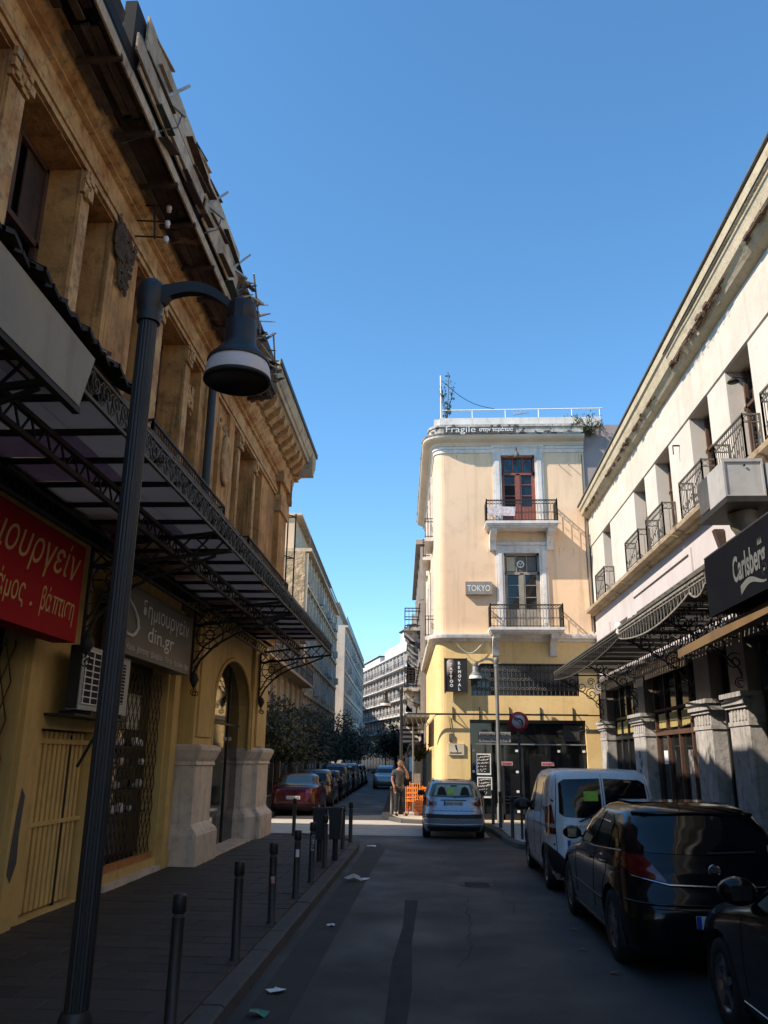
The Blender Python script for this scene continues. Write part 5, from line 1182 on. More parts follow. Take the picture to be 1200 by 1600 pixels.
MB().box(5.32, 5.36, 17.6, 21.0, 3.88, 4.22).build('shop_name_board', surf('brown_name_board', (.27, .20, .14), (.22, .16, .11), (.1, .07, .05), 2.5, .8), RB)
text('Zero, ksia', .26, (5.315, 20.4, 3.94), (0, -1, 0), (0, 0, 1), surf('faded_letter', (.40, .33, .26), None, None, 5, .8, bump=0), RB, width=2.2)
gsk = MB()
for k in range(5): gsk.tube(spiral((5.272, 21.8 + random.uniform(-.25, .25), 1.3 + k * .2), .12, .03, 1.2, k * 1.7, (0, 1, 0), (0, 0, 1), 10), .012, 4)
gsk.build('graffiti', surf('faded_spray_paint', (.2, .2, .21), None, None, 5, .8, bump=0), RB)

# ---- right canopy
RC = thing('iron_canopy', 'ornate iron and glass canopy with scalloped lattice edge on the pale building', 'canopy', (5.5, 19, 4.4))
XO2 = 3.9; ZT = 4.52
def bay(y0, y1, mat, n, sag=.30):
    m_ = MB(); m_.bar((XO2, y0, ZT), (XO2, y1, ZT), .035); m_.bar((XO2, y0, ZT - .06), (XO2, y1, ZT - .06), .018); prev = None
    for i in range(n + 1):
        t_ = i / n; yy = y0 + (y1 - y0) * t_; zb = ZT - .14 - sag * math.sin(PI * t_) ** .8
        if prev:
            m_.bar((XO2, prev[0], prev[1]), (XO2, yy, zb), .025)
            m_.bar((XO2, prev[0], prev[1]), (XO2, yy, ZT), .008)
        m_.bar((XO2, yy, zb), (XO2, yy, ZT), .009); prev = (yy, zb)
    o = m_.build('scalloped_lattice', mat, RC); o['kind'] = 'stuff'
IRONM = surf('mid_grey_iron', (0.055, 0.052, 0.045), (0.04, 0.038, 0.032), (0.05, 0.03, 0.02), 5, 0.7, bump=0.1, dirt_amt=0.5)
IRONP = surf('flaking_pale_iron', (0.28, 0.27, 0.235), (0.15, 0.14, 0.12), (0.10, 0.06, 0.04), 9, 0.7, bump=0.1, dirt_amt=0.7)
bay(26.4, 17.35, IRONM, 40, .20); bay(17.2, 12.45, IRONP, 24, .20); bay(12.4, 11.65, IRONP, 6, .12)
# roof fascia bands: olive sheet sloping up to the wall
def fband(y0, y1, mat, x0=XO2, x1=XO2 + .42, z0=ZT + .05, z1=ZT + .36, th=.02):
    MB().add([(x0, y0, z0), (x0, y1, z0), (x1, y1, z1), (x1, y0, z1), (x0, y0, z0 - th), (x0, y1, z0 - th), (x1, y1, z1 - th), (x1, y0, z1 - th)], [(0, 1, 2, 3), (7, 6, 5, 4), (0, 4, 5, 1), (1, 5, 6, 2), (2, 6, 7, 3), (3, 7, 4, 0)]).build('roof_band', mat, RC)
fband(12.45, 17.2, OLIVE); fband(17.35, 26.4, OLIVE, x1=XO2 + .34, z1=ZT + .26)
for k in range(6): fband(11.6 + k * .135, 11.6 + k * .135 + .115, RUSTO, x1=XO2 + .3, z1=ZT + .3)
bb = MB()
for (z_, x_) in ((ZT + .05, XO2), (ZT + .18, XO2 + .17), (ZT + .38, XO2 + .42)): bb.bar((x_ - .01, 11.6, z_ + .01), (x_ - .01, 17.2, z_ + .01), .03)
for (z_, x_) in ((ZT + .05, XO2), (ZT + .15, XO2 + .15), (ZT + .28, XO2 + .34)): bb.bar((x_ - .01, 17.35, z_ + .01), (x_ - .01, 26.4, z_ + .01), .03)
bb.build('purlin', IRONG, RC)
for k in range(12): MB().lathe([(0, .03), (.025, .02), (.03, 0)], (XO2 + .09, 12.8 + k * .38, ZT + .145), 8).build('roof_stud', IRON, RC)
pn = MB().box(-.78, .78, -.085, .085, -.008, .008).mesh('glass_slat', surf('dusty_glass_slat', (.42, .42, .36), (.32, .32, .28), (.12, .12, .1), 2, .5, bump=0, dirt_amt=.6))
pn2 = MB().box(-.78, .78, -.085, .085, -.008, .008).mesh('sheet_slat', IRON)
random.seed(44); y = 11.8
while y < 26.3:
    inst(pn if random.random() < .42 else pn2, 'canopy_slat', RC, (XO2 + .80, y, ZT + .04), (0, -.0, 0)); y += .2
for yb in (26.3, 22.0, 17.3, 14.6, 12.4):
    m_ = MB(); m_.bar((XO2, yb, ZT - .02), (5.45, yb, ZT - .02), .04); m_.bar((5.44, yb, 2.9), (5.44, yb, ZT), .03)
    for (cx_, cz, r, a0) in ((5.24, 3.62, .17, 0), (5.0, 3.92, .2, 1), (4.7, 4.14, .19, 2), (4.42, 4.28, .15, 3), (4.15, 4.36, .11, 4), (5.28, 4.15, .16, 2), (5.0, 4.3, .12, 0), (5.3, 3.25, .1, 1)):
        m_.tube(spiral((cx_, yb, cz), r, .03, 1.6, a0, (1, 0, 0), (0, 0, 1), 16), .014, 5)
    m_.tube([(5.42, yb, 3.1), (5.3, yb, 3.5), (5.0, yb, 3.8), (4.6, yb, 4.08), (4.0, yb, 4.4)], .018, 6)
    m_.build('scroll_bracket', IRON, RC)
m_ = MB(); lattice(m_, (5.2, 12.0, 4.14), (5.2, 26.3, 4.14), (0, 0, 1), .28, 80, .012, .025, 'v'); m_.build('inner_valance', IRONG, RC)['kind'] = 'stuff'
m_ = MB(); m_.lathe([(.03, .0), (.07, .05), (.04, .12), (.09, .16), (.05, .24), (0, .26)], (XO2 + .02, 17.27, ZT - .06), 10); m_.build('finial', WHT, RC)
sc2 = MB(); y = 12.5
while y < 17: 
    for x in (4.3, 4.7, 5.1): sc2.tube(spiral((x, y, 4.36), .11, .03, 1.3, y, (0, 1, 0), (0, 0, 1), 10), .010, 4)
    y += .32
sc2.build('hanging_scrollwork', IRON, RC)['kind'] = 'stuff'
gl = thing('globe_lamp', 'white globe lamp on the lavender wall just above the far canopy', 'lamp', (5.4, 22.0, 5.0)); MB().lathe([(0, -.15), (.1, -.12), (.15, 0), (.1, .12), (0, .15)], (5.2, 22.3, 5.15), 14).build('globe', WHT, gl); MB().box(5.2, 5.55, 21.6, 22.1, 5.0, 5.4).build('junction_box', PLAS, gl)
bk = thing('half_basket', 'half round pale bowl fitted on the wall at the canopy end', 'wall bowl', (5.4, 16, 5.3)); MB().lathe([(0, -.12), (.12, -.1), (.2, 0), (.19, 0), (0, -.08)], (5.4, 15.6, 5.55), 14).build('bowl', WHT, bk)
MB().prism([(5.53, 5.75), (5.53, 6.15), (5.35, 6.15), (5.45, 5.75)], 15.2, 15.35, 'y').build('louvred_vent', WOODR, RB)

# ---- navy awning with beer lettering
NA = thing('beer_awning', 'black awning with grey Carlsberg lettering and crown swoosh at the right edge', 'awning', (4.6, 9, 4.2))
MB().add([(3.92, 2.0, 3.90), (3.92, 11.45, 3.90), (5.5, 11.45, 3.95), (5.5, 2.0, 3.95), (3.92, 2.0, 4.02), (3.92, 11.45, 4.02), (5.4, 11.45, 5.5), (5.4, 2.0, 5.5)], [(0, 1, 2, 3), (0, 4, 5, 1), (4, 7, 6, 5), (1, 5, 6, 2), (3, 2, 6, 7), (0, 3, 7, 4)]).build('fabric', NAVY, NA)
MB().box(3.86, 3.90, 2.0, 11.5, 3.86, 4.66).build('valance', NAVY, NA); MB().tube([(3.88, 2, 4.68), (3.88, 11.5, 4.68)], .025, 6).build('front_tube', IRON, NA)
GRL = surf('grey_green_letter', (.12, .125, .12), None, None, 5, .7, bump=0)
text('Carlsberg', .44, (3.853, 10.45, 4.13), (0, -1, 0), (0, 0, 1), GRL, NA, shear=.12, width=1.05, bold=.010, depth=.001)
sw = MB(); P_ = [(t_, .10 * math.sin(t_ * 5.2 - .4)) for t_ in [i / 14 for i in range(15)]]
for (a, b) in zip(P_[:-1], P_[1:]):
    wa = .045 * (1 - a[0]) + .01; wb2 = .045 * (1 - b[0]) + .01
    sw.quad((3.853, 10.25 - a[0] * .8, 4.01 + a[1] * .5 - wa), (3.853, 10.25 - b[0] * .8, 4.01 + b[1] * .5 - wb2), (3.853, 10.25 - b[0] * .8, 4.01 + b[1] * .5 + wb2), (3.853, 10.25 - a[0] * .8, 4.01 + a[1] * .5 + wa))
sw.build('swoosh', GRL, NA)
cr = MB(); 
for k in range(3): cr.poly([(3.853, 9.60 - k * .045, 4.40), (3.853, 9.55 - k * .045, 4.40), (3.853, 9.58 - k * .045, 4.48)])
cr.build('crown_mark', GRL, NA)
TA = thing('rolled_awning', 'tan fabric awning sloping under the iron canopy', 'awning', (4.8, 12, 3.7))
MB().add([(4.0, 9.6, 3.66), (4.0, 13.6, 3.55), (4.55, 14.1, 3.78), (5.2, 9.6, 4.05), (4.0, 9.6, 3.80), (4.0, 13.6, 3.68), (4.55, 14.1, 3.83), (5.2, 9.6, 4.12)], [(0, 1, 2, 3), (7, 6, 5, 4), (0, 4, 5, 1), (1, 5, 6, 2), (2, 6, 7, 3), (3, 7, 4, 0)]).build('fabric', TAN, TA)
# ---- air unit
AU = thing('air_conditioner', 'large grey boxed air unit with curved brown duct on the lavender wall', 'air conditioner', (5.0, 12.6, 5.9))
MB().box(4.46, 5.02, 12.0, 12.75, 5.76, 6.36).build('casing', ACG, AU); MB().box(4.44, 5.04, 11.98, 12.0, 6.32, 6.37).box(4.44, 5.04, 11.98, 12.0, 5.75, 5.79).box(4.44, 4.47, 11.98, 12.0, 5.79, 6.32).box(5.01, 5.04, 11.98, 12.0, 5.79, 6.32).build('casing_edge', ACG, AU)
MB().box(4.50, 5.2, 12.78, 13.35, 5.86, 6.40).build('rear_casing', surf('dark_grey_casing', (.06, .058, .055), (.1, .09, .08), (.03, .03, .03), 3, .6), AU)
MB().box(4.42, 5.5, 11.9, 13.2, 5.66, 5.75).build('support_frame', IRON, AU)
MB().box(5.08, 5.5, 12.0, 12.9, 5.9, 6.3).build('side_casing', ACG, AU)
dd = MB(); dd.tube([(4.85, 12.5, 5.66), (4.87, 12.5, 5.5), (4.98, 12.5, 5.32), (5.2, 12.5, 5.22), (5.55, 12.5, 5.2)], .22, 16); dd.build('duct_elbow', surf('brown_duct', (.22, .19, .14), (.17, .15, .11), None, 3, .55, metal=.3), AU)
for k, pz in enumerate(((4.855, 12.5, 5.60), (4.89, 12.5, 5.45), (5.0, 12.5, 5.31))): pass
MB().lathe([(0, -.01), (.02, -.01), (.02, 0)], (4.76, 11.98, 6.26), 8, axis='y').build('bolt', IRON, AU)

# ------------------------------------------------------------------ traffic sign
TS = thing('traffic_sign', 'round red and white no-left-turn sign on a thin dark post at the right corner', 'traffic sign', (2.22, 21.45, .12))
MB().tube([(2.22, 21.45, .12), (2.22, 21.45, 2.9)], .032, 10).build('post', surf('sign_post', (.05, .05, .05), None, None, 4, .5, metal=.4), TS)
def disc(r, y, m, name, c=(2.22, 2.87)): 
    MB().lathe([(0, 0), (r, 0), (r, -.008), (0, -.008)], (c[0], y, c[1]), 36, axis='y').build(name, m, TS)
disc(.245, 21.40, SREDM, 'red_disc'); disc(.165, 21.391, surf('sign_white', (.55, .55, .56), None, None, 4, .5, bump=0, dirt_amt=.1), 'white_disc')
arr = MB(); Yd = 21.380
pth = [(.09, -.14), (.09, -.02), (.06, .05), (0.0, .07), (-.06, .07)]
for (a, b) in zip(pth[:-1], pth[1:]): arr.bar((2.22 + a[0], Yd, 2.87 + a[1]), (2.22 + b[0], Yd, 2.87 + b[1]), .045, .004, up=(0, 1, 0))
arr.prism([(2.22 - .05, 2.87 + .13), (2.22 - .05, 2.87 + .01), (2.22 - .14, 2.87 + .07)], Yd - .002, Yd + .002, 'y'); arr.build('arrow', BLKT, TS)
sl = MB(); sl.bar((2.22 - .13, Yd - .005, 2.87 + .14), (2.22 + .13, Yd - .005, 2.87 - .14), .035, .004, up=(0, 1, 0)); sl.build('slash', SREDM, TS)
# ------------------------------------------------------------------ FAR STREET (own axes, root turned by FA)
def far_thing(name, label, cat, u=0, v=0, z=0, rot=0.0, group=None):
    t = thing(name, label, cat, fw(u, v, z), group, local=True); t.rotation_euler.z = FA + rot; return t
def apartment(label, u, v0, v1, z0, z1, nf, nb, mat, side, depth=12, gable=None, slabp=.25, ac=.25, win=(.55, .6), seed=1, rot=0, blinds=.5, balc=0, roofset=0, gf=True, cat='building', name='apartment_building'):
    """block along the far street; side=-1: on the left, facade faces +x; side=+1: on the right, facade faces -x. local origin at (u, v0)"""
    random.seed(seed)
    t = far_thing(name, label, cat, u, v0, 0, rot); L = v1 - v0; s = -side   # outward x sign of the facade
    x_in = side * depth
    MB().box(min(0, x_in), max(0, x_in), 0, L, z0, z1).build('wall', mat, t)
    if gable: MB().box(min(-s * .02, x_in), max(-s * .02, x_in), -.06, 0, z0, z1).build('gable_wall', gable, t)
    fh = (z1 - z0 - (3.6 if gf else 0)) / nf; zb = z0 + (3.6 if gf else 0)
    bw = L / nb
    wme = MB().box(-.03, .03, -bw * win[0] / 2, bw * win[0] / 2, 0, fh * win[1]).mesh('window', FGLASS)
    wfr = MB(); a = bw * win[0] / 2; b = fh * win[1]
    for (p, q) in (((-a, 0), (-a, b)), ((a, 0), (a, b)), ((-a, b), (a, b)), ((-a, 0), (a, 0)), ((0, 0), (0, b))): wfr.bar((s * .05, p[0], p[1]), (s * .05, q[0], q[1]), .07)
    wfm = wfr.mesh('frame', TRIM); blm = {}
    acm = MB().box(-.16, .16, -.38, .38, 0, .55).mesh('air_unit', ACG)
    for f in range(nf):
        z = zb + f * fh
        MB().box(min(0, s * slabp), max(0, s * slabp), .02, L - .02, z - .12, z + .08).build('floor_band', mat, t)
        if balc and f % balc == 0 and f:
            r = MB(); 
            for zz in (z + .9, z + .5): r.bar((s * .85, .3, zz), (s * .85, L - .3, zz), .04)
            k = int(L / .5)
            for i in range(k): r.bar((s * .85, .3 + i * .5, z), (s * .85, .3 + i * .5, z + .9), .03)
            MB().box(min(0, s * .9), max(0, s * .9), .2, L - .2, z - .13, z + .02).build('balcony_slab', mat, t); r.build('balcony_rail', IRON, t)['kind'] = 'stuff'
        for k in range(nb):
            yc = (k + .5) * bw; zz = z + fh * (1 - win[1]) * .55
            w_ = inst(wme, 'window', t, (s * .01, yc, zz)); inst(wfm, 'frame', w_, (s * .01, yc, zz))
            if random.random() < blinds:
                h_ = random.choice((.35, .6, 1.0)); key = h_
                if key not in blm: blm[key] = MB().box(-.02, .02, -a + .03, a - .03, fh * win[1] * (1 - h_), fh * win[1]).mesh('blind', BLINDM)
                inst(blm[key], 'blind', w_, (s * .045, yc, zz))
            if random.random() < ac: inst(acm, 'air_unit', t, (s * .34, yc + random.uniform(-.4, .4), zz - .3))
        for k in range(nb + 1): MB().box(min(0, s * (slabp - .07)), max(0, s * (slabp - .07)), max(0, k * bw - .14), min(L, k * bw + .14), z + .08, z + fh - .12).build('wall_fin', mat, t)
    MB().box(min(s * (slabp + .15), x_in), max(s * (slabp + .15), x_in), -.05, L + .05, z1, z1 + .22).build('roof_edge', mat, t)
    if roofset:
        MB().box(min(-s * roofset, x_in), max(-s * roofset, x_in), .4, L - .5, z1 + .2, z1 + 2.6).build('penthouse', mat, t)
        MB().box(min(-s * (roofset - .5), x_in), max(-s * (roofset - .5), x_in), .2, L - .3, z1 + 2.6, z1 + 2.75).build('penthouse_roof', mat, t)
        MB().box(min(-s * (roofset + .9), -s * (roofset + 2.6)), max(-s * (roofset + .9), -s * (roofset + 2.6)), .32, .38, z1 + .7, z1 + 2.2).build('penthouse_window', FGLASS, t)
        r = MB(); 
        for zz in (z1 + .6, z1 + 1.1): r.bar((s * slabp, 0, zz), (s * slabp, L, zz), .05)
        for i in range(int(L)): r.bar((s * slabp, i, z1 + .2), (s * slabp, i, z1 + 1.1), .04)
        r.build('roof_rail', IRONG, t)['kind'] = 'stuff'
    if gf:
        for k in range(nb):
            MB().box(min(0, s * .03), max(0, s * .03), k * bw + .3, (k + 1) * bw - .3, z0 + .2, z0 + 2.9).build('shop_front', FGLASS, t)
    return t
old = apartment('low old beige building with small balconies behind the street trees, first on the far left', -7.4, 1.5, 25, 0, 8.9, 2, 10, OLDW, -1, balc=1, seed=3, ac=.1, win=(.42, .68))
apartment('tall grimy concrete apartment block with rough stone-clad side wall', -7.4, 25.7, 51.5, 0, 15.2, 5, 13, APTW, -1, gable=ROUGHG, seed=4, roofset=.9, win=(.78, .56), ac=.3)
apartment('pale grey office block with long window bands beyond the concrete block', -6.8, 57, 97, 0, 14.9, 5, 12, APTW2, -1, gable=APTW2, seed=5, win=(.86, .5), slabp=.15, roofset=1.2)
apartment('narrow orange painted building at the far end of the left row', -7.9, 99, 112, 0, 11.5, 4, 4, surf('far_orange_wall', (.50, .30, .12), (.45, .26, .10), None, .5, .9), -1, seed=6, slabp=.4)
apartment('unseen tall block added behind the left row to shade the white terraces', -22, 99, 150, 0, 24, 6, 10, APTW2, -1, seed=16)  # added out of view, casts shade on the lower white block
# white terraced block closing the view: right row, turned further left
wt = apartment('white terraced apartment block closing the view where the street bends', 0.27, 105, 166, 0, 18.6, 6, 22, APTWH, 1, seed=9, rot=.235, balc=1, win=(.74, .6), slabp=.35, ac=.12, blinds=.3)
MB().box(1.6, 9, .4, 26, 18.8, 21.5).box(2.8, 9, .6, 18, 21.5, 24).box(1.5, 9, 30, 54, 18.8, 21).build('roof_terrace_storey', APTWH, wt)
MB().box(2.5, 9, .3, 18.2, 24.0, 24.2).box(1.3, 9, 29.7, 54.3, 21.0, 21.2).build('terrace_roof', DARK, wt)
# grey-pink blank party wall nearer
apartment('grey blank walled building with vertical pipe behind the white terraces, right row', 1.2, 50, 64, 0, 13.6, 4, 4, surf('pinkish_grey_wall', (.40, .35, .34), (.36, .31, .30), (.2, .17, .16), .4, .9, dirt_amt=.4), 1, seed=10, win=(.4, .5), ac=.3)
# right row close houses with deep balconies
def deep_balcony(t, v, z, w_, D, x0=0.0):
    MB().box(x0 - D, x0, v, v + w_, z - .16, z).build('balcony_slab', TRIMD, t)
    for k in (v + .25, v + w_ - .4):
        MB().prism([(x0, z - .16), (x0 - D + .05, z - .16), (x0 - D + .05, z - .34), (x0 - D * .6, z - .62), (x0 - .12, z - .75), (x0, z - 1.1)], k, k + .18, 'y').build('balcony_bracket', TRIMD, t)
    r = MB()
    for zz in (z + .92, z + .78, z + .08):
        r.bar((x0 - D + .04, v + .03, zz), (x0 - D + .04, v + w_ - .03, zz), .045); r.bar((x0 - D + .04, v + .03, zz), (x0, v + .03, zz), .045); r.bar((x0 - D + .04, v + w_ - .03, zz), (x0, v + w_ - .03, zz), .045)
    for i in range(int(w_ / .16)): r.bar((x0 - D + .04, v + i * .16, z), (x0 - D + .04, v + i * .16, z + .9), .022)
    for i in range(5): r.bar((x0 - D + .04 + i * D / 5, v + .03, z), (x0 - D + .04 + i * D / 5, v + .03, z + .9), .022)
    r.build('balcony_rail', IRON, t)['kind'] = 'stuff'
r2 = apartment('ornate grey building with bracketed balconies just behind the peach building', .12, 11.2, 26, 0, 12.0, 3, 6, surf('grey_ornate_facade', (.36, .33, .29), (.30, .27, .24), (.12, .1, .09), .6, .9, dirt_amt=.6, streak=.5), 1, depth=9, seed=12, win=(.42, .66), ac=.2)
deep_balcony(r2, .4, 8.0, 2.6, .95); deep_balcony(r2, .3, 5.15, 2.6, .95); deep_balcony(r2, 5.5, 8.0, 2.6, .8); deep_balcony(r2, 5.5, 5.15, 2.6, .8); deep_balcony(r2, 10.5, 8, 2.6, .7)
for k in range(9): 
    MB().box(-.03, 0, .6 + k * .03, 1.9, 3.2, 3.3).build('shop_sign_board', BLKS, r2) if k == 0 else None
r3 = apartment('dark street-side building with cluttered shop canopies in the far right row', .35, 27, 49, 0, 11.2, 3, 8, surf('dark_plaster_facade', (.22, .2, .18), (.18, .16, .15), (.08, .07, .06), .6, .9), 1, depth=9, seed=14, win=(.5, .6), balc=1)
# shop canopies and clutter along the far right pavement
def far_canopy(label, v, w_, z, D, m_, u0=.1):
    t = far_thing('shop_canopy', label, 'canopy', u0, v, 0)
    MB().box(-D, 0, 0, w_, z, z + .12).build('roof', m_, t); r = MB()
    for k in range(8): r.bar((-D, 0, z + .1), (-D, w_, z + .1), .05); r.bar((-D + .02, k * w_ / 8, z - .2), (-D + .02, k * w_ / 8, z + .1), .03)
    for k in range(5): r.bar((-D + k * D / 5, 0, z + .06), (-D + k * D / 5 + .1, 0, z - .25), .03)
    r.build('frame', IRONG, t)
    return t
far_canopy('small iron-framed glass canopy over the side shop of the peach building', 1.8, 6, 3.35, .85, surf('dirty_glass_roof', (.22, .21, .19), None, None, 3, .5), .05)
far_canopy('pale shop canopy farther along the right row', 12, 6, 3.1, 1.0, TRIMD)
far_canopy('dark shop canopy far along the right row', 24, 8, 3.0, 1.2, BLKS)
mc = thing('menu_board', 'pale upright board beside the doorway behind the orange chairs', 'board', fw(-.25, 6.5, .12), local=True); MB().box(-.16, .16, -.03, .03, .35, 1.9).build('panel', surf('pale_board', (.5, .48, .4), (.4, .38, .3), (.2, .2, .15), 6, .8, bump=0), mc); MB().box(-.02, .02, -.02, .02, 0, .36).build('leg', IRON, mc)
for (u, v, lb, h) in ((-.5, 3.6, 'slim grey pipe post beside the orange chairs', 3.2), (-.3, 8.0, 'second slim pole behind the orange chairs', 4.2), (-.9, 13, 'thin pole with small white lamps further along the right pavement', 4.4)):
    p = fw(u, v, .12); solo(MB().tube([(p.x, p.y, .12), (p.x, p.y, h)], .035, 8), 'street_pole', POSTG if v < 5 else IRON, lb, 'pole', p)
for (u, v, z, lb) in ((-.75, 13, 3.1, 'upper small white globe lamp on the far pole'), (-.95, 13, 2.3, 'lower small white globe lamp on the far pole')):
    p = fw(u, v, z); solo(MB().lathe([(0, -.09), (.08, -.05), (.09, 0), (.05, .07), (0, .09)], p, 10), 'globe_lamp', WHT, lb, 'lamp', p)
p = fw(-.45, 5.5, 2.3); solo(MB().lathe([(0, 0), (.26, 0), (.26, -.03), (0, -.03)], p, 20, axis='y'), 'round_shop_sign', surf('round_sign', (.35, .34, .33), None, None, 3, .6), 'round pale sign hanging over the side shop door', 'sign', p)
p = fw(-.4, 7.5, 2.5); t = thing('shop_sign', 'white striped shop panel under the small canopy in the side street', 'sign', p, local=True)
for k in range(4): MB().box(-.5, .15, 0, .03, .1 + k * .18, .19 + k * .18).build('stripe', WHT, t)
MB().box(-.5, .15, .03, .06, .05, 1.1).build('panel', BLKS, t)
weed('hanging basket plant beside the side shop doorway', fw(-.3, 5, 0).x, fw(-.3, 5, 0).y, 1.9, .6, 14, .3, LEAF, 'hanging_plant', .07)
# parked motor scooter, mostly hidden behind the chairs
p = fw(-.35, 5.4, .12); ms = thing('motor_scooter', 'dark motor scooter with pale windscreen parked behind the orange chairs', 'scooter', p, local=True)
MB().lathe([(.12, -.05), (.2, -.05), (.2, .05), (.12, .05)], (0, -.55, .2), 16, axis='x').build('front_wheel', RUBB, ms); MB().lathe([(.12, -.05), (.2, -.05), (.2, .05), (.12, .05)], (0, .6, .2), 16, axis='x').build('rear_wheel', RUBB, ms)
MB().prism([(-.45, .3), (-.1, .2), (.35, .25), (.75, .45), (.8, .7), (.1, .72), (0, .35), (-.25, .35), (-.38, .95), (-.5, .95)], -.14, .14, 'x').build('body', PLAS, ms)
MB().bar((-.3, -.42, 1.0), (.3, -.42, 1.0), .03).build('handlebar', IRON, ms); MB().box(-.16, .16, -.5, -.48, .95, 1.3).build('windscreen', TRIM, ms)
# far road glints are the sun between buildings; a pale ramp kerb at the corner
# ------------------------------------------------------------------ street trees of the far street
def tree(label, u, v, h, r, seed, n=900, group='street trees of the far street', zc=None, ls=.16):
    h *= .78; r *= .88
    random.seed(seed); p = fw(u, v, .1); t = thing('street_tree', label, 'tree', p, group, local=True)
    tr = MB(); tr.tube([(0, 0, 0), (.03, .02, h * .3), (-.03, .03, h * .55), (0, 0, h * .8)], [.11, .09, .06, .02], 8)
    for k in range(7):
        a = k * 2.4; tr.tube([(0, 0, h * (.38 + .04 * k)), (math.cos(a) * r * .4, math.sin(a) * r * .4, h * (.55 + .04 * k)), (math.cos(a) * r * .75, math.sin(a) * r * .75, h * (.68 + .03 * k))], [.04, .025, .01], 5)
    tr.build('trunk', BARK, t); l = MB()
    cl = [(Vector((random.gauss(0, r * .42), random.gauss(0, r * .42), h * .68 + random.gauss(0, h * .13))), random.uniform(.3, .6) * r) for _ in range(22)]
    for k in range(n):
        c, cr_ = random.choice(cl); d = Vector((random.gauss(0, 1), random.gauss(0, 1), random.gauss(0, .8))).normalized() * cr_ * random.uniform(.5, 1.05); q = c + d
        if q.z < h * .38: q.z = h * .38 + random.random() * .3
        s_ = ls * random.uniform(.6, 1.4); uu = Vector((random.gauss(0, 1), random.gauss(0, 1), random.gauss(0, .6))).normalized(); vv = uu.orthogonal().normalized()
        l.add([q - uu * s_, q + vv * s_ * .55, q + uu * s_, q - vv * s_ * .55], [(0, 1, 2, 3)])
    l.build('crown', LEAF, t); return t
for i, (u, v, h, r) in enumerate([(-6.4, 4, 4.9, 1.6), (-6.4, 9.5, 5.2, 1.9), (-6.5, 15, 5.3, 1.9), (-6.4, 21, 5.6, 2.0), (-6.3, 27, 5.4, 2.0), (-6.3, 34, 5.6, 2.1), (-6.3, 42, 5.6, 2.2), (-6.2, 51, 5.7, 2.3), (-6.2, 62, 5.8, 2.4), (-6.1, 75, 6, 2.6)]):
    tree('dark street tree number %s in the row along the far left pavement, counted from the corner' % ['one', 'two', 'three', 'four', 'five', 'six', 'seven', 'eight', 'nine', 'ten'][i] if False else ['nearest dark street tree, right behind the red car', 'second dark tree from the corner in the far left row', 'third dark tree from the corner in the far left row', 'fourth dark tree from the corner in the far left row', 'fifth dark tree from the corner in the far left row', 'sixth dark tree in the far left row', 'seventh dark tree in the far left row', 'eighth dark tree in the far left row', 'ninth dark tree in the far left row', 'last and farthest dark tree of the far left row'][i], u, v, h, r, 50 + i, 5200 if i < 6 else 2000, ls=.075 if i < 6 else .12)
for i, (u, v, h, r) in enumerate([(-1.4, 46, 5.4, 2.0), (-1.6, 57, 5.6, 2.2), (-3.2, 92, 6.5, 3.0)]):
    tree(['dark tree on the far right pavement nearest the camera', 'second dark tree on the far right pavement', 'broad dark tree where the far street bends'][i], u, v, h, r, 80 + i, 1800, 'trees on the far right pavement', ls=.14)
